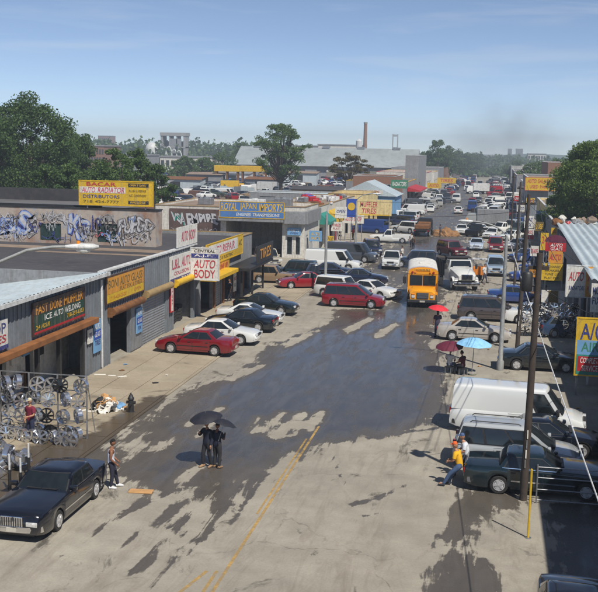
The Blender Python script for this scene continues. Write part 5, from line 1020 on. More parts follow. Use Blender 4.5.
# --- school bus
def bus():
    c = near_centre(422, 308, 274.5, 8.6, 2.42); t = thing('school_bus', 'yellow school bus with white roof driving toward the camera', 'bus', c, R(274.5))
    Y = paint((226, 150, 16)); L2 = 4.3; W2 = 1.2
    def sect(x, w, z0, z1, r=.28):
        p = [(x, -w, z0), (x, -w, z1-r)]
        for k in range(1, 7): q = math.pi/2*k/6; p.append((x, -w+r*(1-math.cos(q)), z1-r+r*math.sin(q)))
        for k in range(6, -1, -1): q = math.pi/2*k/6; p.append((x, w-r*(1-math.cos(q)), z1-r+r*math.sin(q)))
        p.append((x, w, z0)); return p
    xb = 2.95
    MB().loft([sect(-L2, W2*.97, .55, 2.6, .12), sect(-L2+.15, W2, .5, 2.68, .12), sect(xb-.1, W2, .5, 2.68, .12), sect(xb, W2*.98, .5, 2.66, .12)]).build('body', Y, t, 35)
    def rf(x, w): return [(x, -w*math.cos(q), 2.5+.54*max(0, math.sin(q))**.65) for q in [math.pi*k/14 for k in range(15)]]
    MB().loft([rf(-L2+.02, 1.17), rf(-L2+.12, 1.212), rf(xb-.62, 1.212)], True, True).build('roof', 'white', t, 50)
    MB().loft([rf(xb-.6, 1.214), rf(xb-.1, 1.21), rf(xb+.03, 1.17)], True, True).build('roof_cap', Y, t, 50)
    MB().bbox(-.45, .45, -.3, .3, 3.02, 3.1, .03).build('roof_hatch', 'white', t, loc=(0, 0, 0))
    # hood and nose
    MB().loft([[(xb-.1, -1.05, .5), (xb-.1, -1.05, 1.32), (xb-.1, -.8, 1.55), (xb-.1, .8, 1.55), (xb-.1, 1.05, 1.32), (xb-.1, 1.05, .5)], [(L2-.25, -1.0, .5), (L2-.25, -1.0, 1.2), (L2-.25, -.72, 1.4), (L2-.25, .72, 1.4), (L2-.25, 1.0, 1.2), (L2-.25, 1.0, .5)], [(L2-.05, -.95, .55), (L2-.05, -.95, 1.1), (L2-.05, -.68, 1.28), (L2-.05, .68, 1.28), (L2-.05, .95, 1.1), (L2-.05, .95, .55)]]).build('hood', Y, t, 35)
    g = MB().bbox(L2-.06, L2+.0, -.46, .46, .72, 1.18, .03).build('grille', 'black', t)
    for k in range(6): MB().box(L2+.001, L2+.012, -.42, .42, .76+.07*k, .785+.07*k).build('grille_bar', 'chrome', g)
    for sg in (1, -1):
        MB().bbox(L2-.06, L2+.012, sg*.72-.13, sg*.72+.13, .78, .98, .02).build('headlight', 'lamp', t); MB().bbox(L2-.06, L2+.01, sg*.72-.12, sg*.72+.12, 1.02, 1.11, .02).build('indicator', 'amber', t)
        MB().lathe([(.09, xb+.04), (.09, xb+.09), (.02, xb+.1)], 12, 'x', (0, sg*.82, 2.62)).build('warning_lamp', 'tail', t); MB().lathe([(.08, xb+.04), (.08, xb+.09), (.02, xb+.1)], 12, 'x', (0, sg*.58, 2.66)).build('warning_lamp', 'amber', t)
        MB().tube([(xb-.1, sg*1.15, 2.5), (xb+.35, sg*1.42, 2.45), (xb+.35, sg*1.42, 1.7)], .025, 6).bbox(xb+.28, xb+.4, sg*1.42-.14, sg*1.42+.14, 1.75, 2.3, .03).build('mirror', 'black', t)
        MB().box(xb+.02, xb+.045, min(sg*.03, sg*1.0), max(sg*.03, sg*1.0), 1.6, 2.4).build('windscreen', 'glass', t)
        for k in range(9):
            x0 = -L2+.35+k*.76; MB().box(x0, x0+.62, min(sg*1.199, sg*1.212), max(sg*1.199, sg*1.212), 1.72, 2.4).build('side_window', 'glass', t)
        for z in (1.05, 1.4): MB().box(-L2+.05, xb-.15, min(sg*1.2, sg*1.225), max(sg*1.2, sg*1.225), z, z+.06).build('rub_rail', 'black', t)
        MB().box(-L2-.012, -L2+.0, min(sg*.15, sg*.95), max(sg*.15, sg*.95), 1.7, 2.4).build('rear_window', 'glass', t)
    MB().bbox(xb+.02, xb+.07, -.62, .62, 2.74, 2.92, .02).build('sign_board', simple('bus_sign', C(230, 160, 20), .5), t)
    s = obj('lettering', text_mesh('SCHOOL BUS'), 'tx_black', t, (xb+.075, 0, 2.83), (0, 0, R(90))); s.scale = (1.1, 1, .13)
    MB().bbox(L2-.02, L2+.14, -1.15, 1.15, .42, .66, .04).build('bumper', 'black', t); MB().box(L2+.141, L2+.15, -.2, .2, .46, .6).build('licence_plate', 'plate', t); MB().bbox(-L2-.12, -L2, -1.15, 1.15, .42, .66, .04).build('bumper', 'black', t)
    tm, rm = wheel_meshes(.46, .28, 0)
    for x in (-2.2, 3.3):
        for sg in (1, -1): w = obj('wheel', tm, 'tyre', t, (x, sg*1.02, .46), (0, 0, 0 if sg > 0 else math.pi)); obj('rim', rm, 'black', w)
    MB().box(-L2+.2, L2-.3, -.8, .8, .4, .6).build('underbody', 'black', t)
bus()
def dump_truck():
    c = near_centre(467, 292, 287, 6.8, 2.3); t = thing('dump_truck', 'white dump truck with dark tipper body facing the camera beside the bus', 'truck', c, R(287)); Wp = paint((206, 206, 200))
    def r_(x, w, z0, z1, w2): return [(x, -w, z0), (x, -w, z1-.2), (x, -w2, z1), (x, w2, z1), (x, w, z1-.2), (x, w, z0)]
    MB().loft([r_(1.0, 1.0, .9, 2.0, .7), r_(2.2, .92, .9, 1.82, .6), r_(3.05, .82, .95, 1.62, .5), r_(3.2, .7, 1.0, 1.5, .45)]).build('hood', Wp, t, 35)
    MB().loft([[(x, y*s, z) for y, z in ((-1.12, .8), (-1.12, 1.8), (-.95, 2.55), (.95, 2.55), (1.12, 1.8), (1.12, .8))] for x, s in ((-.3, 1), (.9, 1))]+[[(1.12, y*.97, min(z, 1.95)) for y, z in ((-1.12, .8), (-1.12, 1.7), (-.95, 1.9), (.95, 1.9), (1.12, 1.7), (1.12, .8))]]).build('cab', Wp, t, 30)
    MB().add([(1.13, -.95, 1.92), (1.13, .95, 1.92), (.94, .86, 2.46), (.94, -.86, 2.46)], [(0, 1, 2, 3)]).build('windscreen', 'glass', t)
    for sg in (1, -1):
        MB().add([(-.05, sg*1.13, 1.85), (.85, sg*1.13, 1.85), (.75, sg*.985, 2.45), (-.05, sg*.985, 2.45)], [(0, 1, 2, 3)]).build('side_window', 'glass', t)
        rings = []
        for k in range(9): q = math.pi*k/8; rings.append([(2.25-math.cos(q)*.68, sg*.78, .62+math.sin(q)*.66), (2.25-math.cos(q)*.68, sg*1.16, .58+math.sin(q)*.62), (2.25-math.cos(q)*.6, sg*1.16, .56+math.sin(q)*.56), (2.25-math.cos(q)*.6, sg*.78, .56+math.sin(q)*.58)])
        MB().loft(rings).build('mudguard', Wp, t, 40)
        MB().bbox(3.0, 3.12, sg*.92-.14, sg*.92+.14, .95, 1.15, .03).build('headlight', 'lamp', t); MB().tube([(.9, sg*1.1, 2.3), (1.1, sg*1.4, 2.3), (1.1, sg*1.4, 1.8)], .02, 6).bbox(1.04, 1.14, sg*1.4-.1, sg*1.4+.1, 1.75, 2.2, .02).build('mirror', 'black', t)
    g = MB().bbox(3.17, 3.25, -.5, .5, 1.0, 1.5, .03).build('grille', 'chrome', t)
    for k in range(7): MB().box(3.251, 3.258, -.44+.13*k, -.38+.13*k, 1.05, 1.45).build('grille_bar', 'black', g)
    MB().bbox(3.15, 3.4, -1.15, 1.15, .5, .8, .04).build('bumper', 'chrome', t); MB().box(-3.3, 3.0, -.45, .45, .6, .9).build('chassis', 'black', t)
    tb = MB().box(-3.3, -.45, -1.15, 1.15, 1.0, 1.15).box(-3.3, -.45, -1.15, -1.05, 1.15, 2.35).box(-3.3, -.45, 1.05, 1.15, 1.15, 2.35).box(-3.3, -3.2, -1.05, 1.05, 1.15, 2.3).box(-.55, -.45, -1.05, 1.05, 1.15, 2.75).box(-.5, .5, -1.1, 1.1, 2.65, 2.75)
    tb.build('tipper_body', simple('tipper_dark', C(46, 46, 50), .7, .2, dirt=C(80, 62, 46)), t)
    for sg in (1, -1):
        for k in range(5): MB().box(-3.15+.6*k, -3.05+.6*k, min(sg*1.15, sg*1.22), max(sg*1.15, sg*1.22), 1.0, 2.35).build('stake', 'black', t)
    tm, rm = wheel_meshes(.5, .3, 0)
    for x in (-2.2, 2.25):
        for sg in (1, -1): w = obj('wheel', tm, 'tyre', t, (x, sg*.98, .5), (0, 0, 0 if sg > 0 else math.pi)); obj('rim', rm, 'rim', w)
dump_truck()
def flat_truck(label, px, py, hd, col, box=None):
    c = near_centre(px, py, hd, 7, 2.3); t = thing('box_truck' if box else 'flatbed_truck', label, 'truck', c, R(hd)); P_ = paint(col, True)
    MB().loft([[(x, y, z) for y, z in ((-1.05, .6), (-1.05, 1.6), (-.9, 2.4), (.9, 2.4), (1.05, 1.6), (1.05, .6))] for x in (1.6, 2.9)]+[[(3.4, y, z) for y, z in ((-1.0, .6), (-1.0, 1.3), (-.9, 1.45), (.9, 1.45), (1.0, 1.3), (1.0, .6))]]).build('cab', P_, t, 30)
    MB().add([(3.37, -.85, 1.5), (3.37, .85, 1.5), (2.95, .8, 2.34), (2.95, -.8, 2.34)], [(0, 1, 2, 3)]).build('windscreen', 'glass', t)
    if box: MB().bbox(-3.5, 1.5, -1.15, 1.15, .9, 3.1, .04).build('cargo_box', box, t)
    else: MB().box(-3.5, 1.5, -1.15, 1.15, .9, 1.05).box(1.3, 1.45, -1.1, 1.1, 1.05, 2.2).build('bed', 'black', t); MB().bbox(-3.2, -.4, -1, 1, 1.06, 1.7, .1).bbox(-.2, 1.2, -.9, .9, 1.06, 1.9, .1).build('load', 'rust', t)
    MB().box(-3.4, 3.2, -.4, .4, .5, .85).build('chassis', 'black', t); tm, rm = wheel_meshes(.45, .28, 1)
    for x in (-2.2, 2.5):
        for sg in (1, -1): w = obj('wheel', tm, 'tyre', t, (x, sg*.95, .45), (0, 0, 0 if sg > 0 else math.pi)); obj('rim', rm, 'rim', w)
    for sg in (1, -1): MB().bbox(-3.54, -3.48, sg*.95-.14, sg*.95+.14, .8, .95, .02).build('tail_light', 'tail', t); MB().bbox(3.37, 3.43, sg*.75-.14, sg*.75+.14, .8, 1.0, .02).build('headlight', 'lamp', t)
flat_truck('dark flatbed truck with scrap seen from behind beside the dirt heap', 421, 237, 88, (50, 52, 58))
flat_truck('long grey box truck parked behind the right lamp arm', 486, 229, 180, (150, 152, 150), 'stucco_g'); flat_truck('far white box truck standing across the street end', 478, 194, 200, WHITE, 'white_trim')
flat_truck('white box truck in the salvage yard left of the tan tree', 262, 193, 175, WHITE, 'white_trim'); flat_truck('white trailer truck at the left of the salvage yard', 190, 192, 182, WHITE, 'white_trim'); flat_truck('yellow scrap truck in the middle of the salvage yard', 233, 192, 10, (210, 160, 20), 'yellow_metal')

# ------------------------------------------------------------------ people (local: +y forward, +x their right-hand side on screen, z up)
def mat_c(name, rgb, rough=.85): return simple(name, C(*rgb), rough, var=.2, nscale=6)
SKIN = {'brown': mat_c('skin_brown', (128, 86, 62), .55), 'tan': mat_c('skin_tan', (170, 122, 92), .55)}
def joints(pose):
    J = dict(pelvis=(0, 0, .95), waist=(0, .0, 1.08), chest=(0, .01, 1.3), neck=(0, .0, 1.47), hb=(0, .015, 1.56),
             shL=(-.19, 0, 1.41), elL=(-.25, -.03, 1.13), wrL=(-.25, .06, .89), shR=(.19, 0, 1.41), elR=(.25, -.03, 1.13), wrR=(.25, .06, .89),
             hpL=(-.1, 0, .9), knL=(-.11, .03, .5), anL=(-.12, -.02, .09), toL=(-.13, .15, .04), hpR=(.1, 0, .9), knR=(.11, .03, .5), anR=(.12, -.02, .09), toR=(.13, .15, .04))
    J.update(pose); return {k: Vector(v) for k, v in J.items()}
BODY_E = [('pelvis', 'waist'), ('waist', 'chest'), ('chest', 'neck'), ('neck', 'hb'), ('chest', 'shL'), ('shL', 'elL'), ('elL', 'wrL'), ('chest', 'shR'), ('shR', 'elR'), ('elR', 'wrR'), ('pelvis', 'hpL'), ('hpL', 'knL'), ('knL', 'anL'), ('anL', 'toL'), ('pelvis', 'hpR'), ('hpR', 'knR'), ('knR', 'anR'), ('anR', 'toR')]
RAD = dict(pelvis=(.15, .11), waist=(.14, .1), chest=(.17, .115), neck=(.058, .058), hb=(.06, .06), shL=(.07, .07), elL=(.047, .047), wrL=(.034, .034), hpL=(.095, .095), knL=(.062, .062), anL=(.042, .042), toL=(.036, .028))
for k in list(RAD):
    if k.endswith('L'): RAD[k[:-1]+'R'] = RAD[k]
PENDING = []
def skin_obj(J, edges, grow, root, only=None, ends=None):
    names = []
    for a, b in edges:
        for q in (a, b):
            if q not in names: names.append(q)
    pos = {n: J[n].copy() for n in names}
    if ends:
        for n, (other, f) in ends.items():
            if n in pos: pos[n] = J[other].lerp(J[n], f)
    me = bpy.data.meshes.new('figure'); me.from_pydata([pos[n][:] for n in names], [(names.index(a), names.index(b)) for a, b in edges], [])
    o = bpy.data.objects.new('figure', me); COL.objects.link(o); md = o.modifiers.new('Skin', 'SKIN'); md.use_smooth_shade = True
    if not me.skin_vertices:
        bm = bmesh.new(); bm.from_mesh(me); bm.verts.layers.skin.verify(); bm.to_mesh(me); bm.free()
    for i, n in enumerate(names):
        sv = me.skin_vertices[0].data[i]; r = RAD[n]; sv.radius = (r[0]*grow, r[1]*grow) if n not in ('shL', 'shR') else (r[0]*grow*.97, r[1]*grow*.97); sv.use_root = (n == root)
    o.modifiers.new('Sub', 'SUBSURF').levels = 2
    return o
def head_mesh(mb, hb, look=0.0, nod=0.0):
    n, m_ = 14, 12; c = hb+Vector((0, .015, .12)); rot = Matrix.Rotation(look, 3, 'Z') @ Matrix.Rotation(nod, 3, 'X'); rings = []
    for i in range(m_+1):
        t = .03+(math.pi-.06)*i/m_; ring = []
        for k in range(n):
            a = 2*math.pi*k/n; x = .076*math.sin(t)*math.cos(a); y = .098*math.sin(t)*math.sin(a); z = .125*math.cos(t)
            if z < -.03: x *= 1-.22*min(1, (-.03-z)/.09); y *= (1-.12*min(1, (-.03-z)/.09))
            if y > .07 and -.05 < z < .02: y += .022*max(0, 1-abs(x)/.03)       # nose
            if y > .06 and .015 < z < .045: y -= .006
            ring.append((c+rot @ Vector((x, y, z)))[:])
        rings.append(ring)
    mb.loft(rings)
    for s in (-1, 1): e = MB().ball((0, 0, 0), .012, .025, .034, 8, 6); mb.xf(e, Matrix.Translation(c) @ rot.to_4x4() @ Matrix.Translation((s*.078, -.005, -.005)))
    return c, rot
def hand(mb, el, wr, curl=.6):
    d = (wr-el).normalized(); side = d.cross(Vector((0, 1, 0)));
    if side.length < .2: side = Vector((1, 0, 0))
    side.normalize(); nrm = d.cross(side).normalized()
    mb.tube([wr-d*.02, wr+d*.03, wr+d*.085], [.03, .04, .036], 8)
    for k, (l, o) in enumerate([(.065, -.03), (.078, -.01), (.075, .01), (.058, .029)]):
        b = wr+d*.08+side*o; m1 = b+d*l*.5+nrm*l*.12*curl; e = m1+d*l*.35+nrm*l*.4*curl; mb.tube([b, m1, e], [.0095, .009, .007], 6)
    b = wr+d*.03-side*.035; mb.tube([b, b+d*.03-side*.025, b+d*.065-side*.022+nrm*.012], [.011, .0105, .008], 6)
def person(label, loc, rz, pose=None, shirt=None, pants=(40, 42, 52), skin='brown', hair='hair', haircol=(24, 20, 18), sleeves='short', shoes=(30, 28, 28), scale=1.0, look=0, nod=0.0, group=None):
    J = joints(pose or {}); t = thing('person', label, 'person', loc, rz, group); t.scale = (scale,)*3
    bo = skin_obj(J, BODY_E, 1.0, 'pelvis')
    arms = [('chest', 'shL'), ('shL', 'elL'), ('chest', 'shR'), ('shR', 'elR')]
    if sleeves == 'none': arms = [('chest', 'shL'), ('chest', 'shR')]
    if sleeves == 'long': arms += [('elL', 'wrL'), ('elR', 'wrR')]
    ends = {'elL': ('shL', .75), 'elR': ('shR', .75)} if sleeves == 'short' else {'shL': ('chest', .72), 'shR': ('chest', .72)} if sleeves == 'none' else {'wrL': ('elL', .92), 'wrR': ('elR', .92)}
    PENDING.append((t, J, bo, shirt, pants, skin, hair, haircol, shoes, look, nod, sleeves)); return t
def cloth(body, J, which, sl):
    """the clothing is the body surface itself, lifted off along its normals"""
    bm = bmesh.new(); bm.from_mesh(body); bm.normal_update(); kill = []
    def near(p):
        best = None
        for a, b in BODY_E:
            A, B = J[a], J[b]; e = B-A; tt = max(0, min(1, (p-A).dot(e)/e.length_squared)); d = (p-A-e*tt).length-.6*(RAD[a][0]*(1-tt)+RAD[b][0]*tt)
            if best is None or d < best[0]: best = (d, (a, b), tt)
        return best
    for f in bm.faces:
        d, (a, b), tt = near(f.calc_center_median()); k = a[:2]+b[:2]; keep = False
        if which == 'shirt':
            if (a, b) in (('pelvis', 'waist'), ('waist', 'chest')): keep = True
            elif (a, b) == ('chest', 'neck'): keep = tt < .8 if sl != 'none' else tt < .55
            elif k == 'chsh': keep = True if sl != 'none' else tt < .6
            elif k == 'shel': keep = sl == 'long' or (sl == 'short' and tt < .72)
            elif k == 'elwr': keep = sl == 'long' and tt < .9
        else:
            if (a, b) == ('pelvis', 'waist'): keep = tt < .4
            elif k in ('pehp', 'hpkn'): keep = True
            elif k == 'knan': keep = tt < .93
        if not keep: kill.append(f)
    g = {v: v.normal.copy() for v in bm.verts}
    for v in bm.verts: v.co += g[v]*(.022 if which == 'shirt' else .016)
    bmesh.ops.delete(bm, geom=kill, context='FACES'); me = bpy.data.meshes.new(which); bm.to_mesh(me); bm.free(); me.polygons.foreach_set('use_smooth', [True]*len(me.polygons)); return me
def finish_people():
    dg = bpy.context.evaluated_depsgraph_get(); dg.update()
    got = []
    for rec in PENDING:
        got.append(bpy.data.meshes.new_from_object(rec[2].evaluated_get(dg)))
    for rec, mb_ in zip(PENDING, got):
        t, J, bo, shirt, pants, skin, hair, hc, shoes, look, nod, sl = rec
        bmesh_ = bo.data; bpy.data.objects.remove(bo); bpy.data.meshes.remove(bmesh_); ms = cloth(mb_, J, 'shirt', sl); mp_ = cloth(mb_, J, 'trousers', sl)
        x = MB(); c, rot = head_mesh(x, J['hb'], look, nod); hand(x, J['elL'], J['wrL']); hand(x, J['elR'], J['wrR'])
        hm = x.mesh('body'); bm = bmesh.new(); bm.from_mesh(mb_); bm.from_mesh(hm); full = bpy.data.meshes.new('body'); bm.to_mesh(full); bm.free()
        full.polygons.foreach_set('use_smooth', [True]*len(full.polygons)); full.materials.clear(); full.materials.append(None)
        obj('body', full, SKIN[skin], t)
        for nm, me, col in (('shirt', ms, shirt), ('trousers', mp_, pants)):
            me.name = nm; me.materials.clear(); me.materials.append(None); obj(nm, me, mat_c('cloth_%d_%d_%d' % col, col), t)
        T = Matrix.Translation(c) @ rot.to_4x4()
        f = MB()
        for s in (-1, 1): f.xf(MB().ball((0, 0, 0), .012, .008, .008, 8, 6), T @ Matrix.Translation((s*.03, .088, .02)))
        f.xf(MB().box(-.025, .025, .083, .09, -.066, -.058), T); f.build('face_features', 'black', t)
        h = MB()
        if hair == 'cap':
            h.xf(MB().lathe([(.088, .035), (.09, .07), (.07, .115), (.03, .135), (.005, .138)], 14), T); h.xf(MB().prism([(.078*math.cos(q), .07+.1*math.sin(q)) for q in [math.pi*k/10 for k in range(11)]], 'z', .036, .05), T); h.build('cap', mat_c('cap_%d_%d_%d' % hc, hc), t, 40)
        else:
            rings = []
            for i in range(6):
                q = .02+1.45*i/5; rings.append([((.083*math.sin(q)*math.cos(a), -.008+.104*math.sin(q)*math.sin(a), .02+.118*math.cos(q)-(.05 if math.sin(a) < 0 else -.03)*(i/5))) for a in [2*math.pi*k/14 for k in range(14)]])
            h.xf(MB().loft(rings), T)
            if hair == 'long': h.xf(MB().loft([[(.075*math.cos(a), -.03+.06*math.sin(a), z) for a in [2*math.pi*k/10 for k in range(10)]] for z in (.04, -.1, -.2)]), T)
            h.build('hair', mat_c('hair_%d_%d_%d' % hc, hc), t, 60)
        for s in 'LR':
            an, to = J['an'+s], J['to'+s]; d = (to-an); d.z = 0; d.normalize(); zf = min(an.z, to.z+.05)
            b = an.copy(); MB().tube([b-d*.06+Vector((0, 0, -.03)), b+d*.02+Vector((0, 0, -.02)), b+d*.12+Vector((0, 0, -.045)), b+d*.2+Vector((0, 0, -.055))], [.045, .055, .048, .03], 8).build('shoe', mat_c('shoe_%d_%d_%d' % shoes, shoes), t, 60)
def umbrella(label, top, tilt, rad, mat, shaft=1.0, mat2=None, foot=None, drop=.32):
    """open umbrella; top = tip position"""
    t = thing('umbrella', label, 'umbrella', top); t.rotation_euler = (tilt[0], tilt[1], .3); n = 8
    for k in range(n):
        a0, a1 = 2*math.pi*k/n, 2*math.pi*(k+1)/n
        def f(i, j):
            r = rad*(.02+.98*i); z = -drop*rad*(i**1.9)*1.15; a = a0+(a1-a0)*j; sag = 1-.05*math.sin(math.pi*j)*i
            return (math.cos(a)*r*sag, math.sin(a)*r*sag, z+.015*math.sin(math.pi*j)*i)
        MB().grid(f, 5, 4).build('panel', (mat2 if mat2 and k % 2 else mat), t, 60)
        MB().tube([(math.cos(a0)*rad*.02, math.sin(a0)*rad*.02, -.015)]+[(math.cos(a0)*rad*i, math.sin(a0)*rad*i, -drop*rad*i**1.9*1.15-.014) for i in (.35, .7, 1)], .006, 5).build('rib', 'steel', t)
    MB().tube([(0, 0, .07), (0, 0, -shaft)], .011 if foot is None else .022, 6).build('shaft', 'steel', t)
    if foot: MB().lathe([(.28, -shaft-.0), (.28, -shaft+.06), (.06, -shaft+.1)], 14).build('base', 'concrete', t)
    else: MB().tube([(0, 0, -shaft), (0, 0, -shaft-.04), (.03, 0, -shaft-.08), (.06, 0, -shaft-.05)], .014, 6).build('handle', 'black', t)
    return t
M['umb_black'] = mat_c('umbrella_black', (34, 34, 42), .6); M['umb_red'] = mat_c('umbrella_red', (206, 40, 52), .7); M['umb_white'] = mat_c('umbrella_white', (226, 220, 216), .7); M['umb_maroon'] = mat_c('umbrella_maroon', (96, 26, 48), .7); M['umb_blue'] = mat_c('umbrella_blue', (136, 190, 226), .7)
p = G(207, 467); q = G(217, 468)
person('man in dark clothes at left under the black umbrellas', p, R(150), dict(elR=(.3, .1, 1.2), wrR=(.16, .24, 1.32), anL=(-.14, -.1, .09), toL=(-.15, .07, .04), knL=(-.12, .0, .5), anR=(.12, .08, .09), toR=(.13, .25, .04), knR=(.11, .1, .5)), (26, 30, 48), (36, 36, 42), 'tan', sleeves='long', shoes=(150, 120, 90), scale=1.02)
person('man in navy shirt holding an object, right one under the black umbrellas', q, R(-25), dict(elR=(.27, .08, 1.15), wrR=(.12, .3, 1.25), elL=(-.26, .04, 1.14), wrL=(-.08, .28, 1.18)), (32, 36, 56), (44, 42, 44), 'brown', shoes=(140, 112, 84), scale=.99, nod=-.3)
u = p.lerp(q, .3); umbrella('large black umbrella over two men on the wet road', (u.x-.2, u.y, 2.12), (.1, -.16), .64, 'umb_black', 1.0); umbrella('smaller black umbrella tilted right, held by the right man', (q.x+.32, q.y-.05, 1.93), (-.1, .3), .5, 'umb_black', .85)
person('man in white sleeveless shirt leaning at the rear of the black sedan', G(112, 488), R(-70), dict(pelvis=(0, -.06, .93), waist=(0, -.04, 1.07), chest=(0, -.02, 1.29), hb=(0, .02, 1.55), neck=(0, 0, 1.46), knL=(-.11, .12, .5), anL=(-.13, .2, .09), toL=(-.14, .37, .04), knR=(.12, .02, .5), anR=(.13, -.04, .09), toR=(.14, .12, .04), wrL=(-.18, .2, .95), elL=(-.25, .0, 1.12), wrR=(.2, .18, .92)), (206, 210, 222), (38, 38, 54), 'brown', sleeves='none', shoes=(214, 214, 214), nod=-.15)
person('man in dark red shirt and cap beside the chrome wheel wall', G(31, 441), R(160), dict(elL=(-.27, .08, 1.14), wrL=(-.14, .28, 1.1)), (120, 26, 52), (38, 42, 66), 'tan', 'cap', (190, 178, 150))
lean = dict(pelvis=(0, -.14, .86), waist=(0, -.1, 1.0), chest=(0, -.02, 1.21), neck=(0, .03, 1.37), hb=(0, .07, 1.45), shL=(-.19, 0, 1.32), shR=(.19, 0, 1.32), hpL=(-.1, -.13, .82), hpR=(.1, -.13, .82), knL=(-.13, .2, .5), anL=(-.14, .42, .1), toL=(-.15, .6, .08), knR=(.12, .18, .46), anR=(.13, .3, .09), toR=(.14, .47, .05), elL=(-.25, .04, 1.05), wrL=(-.12, .28, .96), elR=(.25, .04, 1.05), wrR=(.12, .28, .96))
person('man in yellow shirt and orange cap leaning on the dark teal long sedan', Vector((-.84, 35.35, 0)), R(75), lean, (222, 168, 30), (70, 92, 126), 'tan', 'cap', (226, 96, 36), shoes=(60, 60, 66), nod=-.2)
person('man with white top and blue cap behind the yellow shirt man', Vector((-.62, 36.55, 0)), R(100), dict(lean), (206, 210, 214), (70, 70, 80), 'tan', 'cap', (70, 92, 130))
sit = dict(pelvis=(0, 0, .5), waist=(0, .03, .64), chest=(0, .05, .86), neck=(0, .08, 1.02), hb=(0, .11, 1.1), shL=(-.19, .05, .97), shR=(.19, .05, .97), hpL=(-.1, .04, .5), hpR=(.1, .04, .5), knL=(-.14, .45, .5), knR=(.14, .45, .5), anL=(-.14, .46, .1), anR=(.15, .4, .1), toL=(-.15, .63, .05), toR=(.16, .57, .05), elL=(-.26, .16, .74), wrL=(-.14, .38, .64), elR=(.26, .16, .74), wrR=(.14, .38, .64))
for i, (px, py, rz, lb, sc, pc) in enumerate([(449, 373, -20, 'seated person in white top under the maroon umbrella', (212, 208, 204), (96, 110, 140)), (463, 375, 60, 'seated person in dark red and black under the blue umbrella', (70, 22, 34), (28, 28, 36))]):
    g = G(px, py); person(lb, g, R(rz), sit, sc, pc, 'brown', sleeves='short')
    st = thing('stool', 'low stool under the %s person by the umbrellas' % ['white-topped', 'dark red clad'][i], 'stool', (g.x, g.y, 0), R(rz)); MB().bbox(-.2, .2, -.2, .2, .34, .39, .02).build('seat', 'black', st)
    for sx_ in (-1, 1):
        for sy_ in (-1, 1): MB().box(sx_*.16-.02, sx_*.16+.02, sy_*.16-.02, sy_*.16+.02, 0, .34).build('leg', 'steel', st)
g = G(449, 374); umbrella('maroon umbrella over the seated person in white', (g.x-.05, g.y+.2, 1.75), (.15, -.1), .78, 'umb_maroon', .85); g = G(473, 376); umbrella('light blue garden umbrella on a base beside the seated pair', (g.x, g.y+.3, 2.05), (.04, .03), .98, 'umb_blue', 2.0, foot=True)
person('woman with dark clothes under the red umbrella', G(437, 337), R(20), dict(elR=(.26, .1, 1.15), wrR=(.14, .22, 1.3)), (58, 52, 70), (40, 44, 66), 'tan', 'long', (40, 28, 24)); g = G(437, 337); umbrella('plain red umbrella over a standing woman left of the silver sedan', (g.x+.05, g.y+.1, 2.1), (.1, .1), .68, 'umb_red', .85)
farp = [(411, 247, (214, 210, 204), (60, 60, 70), 'person in white top standing behind the side-on white pickup'), (413, 250, (80, 70, 60), (40, 40, 50), 'person in brown at the dirt heap side of the white pickup'), (484, 283, (206, 204, 200), (60, 62, 76), 'person in white between dump truck and silver-blue off-roader'), (545, 308, (216, 214, 208), (80, 80, 90), 'person in white standing below the yellow four-line sign'), (222, 307, (40, 44, 60), (34, 36, 44), 'person in dark clothes in the repair shop doorway'), (353, 240, (170, 40, 44), (40, 40, 50), 'person in red in front of the white shop row'), (402, 262, (196, 190, 180), (50, 52, 60), 'person in pale top behind the oncoming white pickup'), (440, 237, (60, 64, 80), (40, 40, 44), 'person in dark clothes beside the dirt heap')]
for i, (px, py, s, pc, lb) in enumerate(farp): person(lb, G(px, py) if px != 222 else Vector((-20.0, 75.6, .06)), R(random.uniform(0, 360)), {} if i % 2 else dict(knL=(-.11, .14, .5), anL=(-.12, .22, .09), toL=(-.13, .39, .04), anR=(.12, -.18, .1), toR=(.13, -.02, .04)), s, pc, 'brown' if i % 2 else 'tan')
finish_people()

# ------------------------------------------------------------------ wheel rims, jacks, rubbish, hydrant
def rim_mesh(n, R0=.31):
    m_ = MB().lathe([(R0, -.1), (R0, .1), (R0*.93, .1), (R0*.9, .0), (R0*.9, -.1)], 22, 'y', caps=False); m_.lathe([(R0*.2, .07), (R0*.16, .1), (.01, .105)], 10, 'y')
    for k in range(n): m_.xf(MB().loft([[(R0*.1, .05, -.035), (R0*.1, .09, -.03), (R0*.1, .09, .03), (R0*.1, .05, .035)], [(R0*.93, .03, -.03-.1/n), (R0*.93, .07, -.02-.1/n), (R0*.93, .07, .02+.1/n), (R0*.93, .03, .03+.1/n)]]), Matrix.Rotation(2*math.pi*k/n, 4, 'Y'))
    return m_.mesh('wheel_rim', 35)
NTH = ['first', 'second', 'third', 'fourth', 'fifth', 'sixth']
RM = [rim_mesh(5), rim_mesh(6), rim_mesh(8), rim_mesh(10)]
M['blackchrome'] = simple('black_chrome', (.05, .05, .055, 1), .15, .9)
random.seed(5)
rg = G(44, 437); rk = thing('display_rack', 'wire display rack carrying rows of chrome wheel rims at left', 'rack', (rg.x, rg.y, 0), R(0)); 
for x in (-1.9, -.62, .64, 1.9): MB().box(x-.025, x+.025, -.03, .03, 0, 2.7).build('upright', 'steel', rk)
for z in (.1, .75, 1.4, 2.05, 2.68): MB().box(-1.9, 1.9, .035, .075, z-.02, z+.02).build('crossbar', 'steel', rk)
for x in (-1.9, 1.9): MB().box(x-.02, x+.02, .08, .9, .0, .04).tube([(x, .06, 2.5), (x, .88, .04)], .02, 6).build('brace', 'steel', rk)
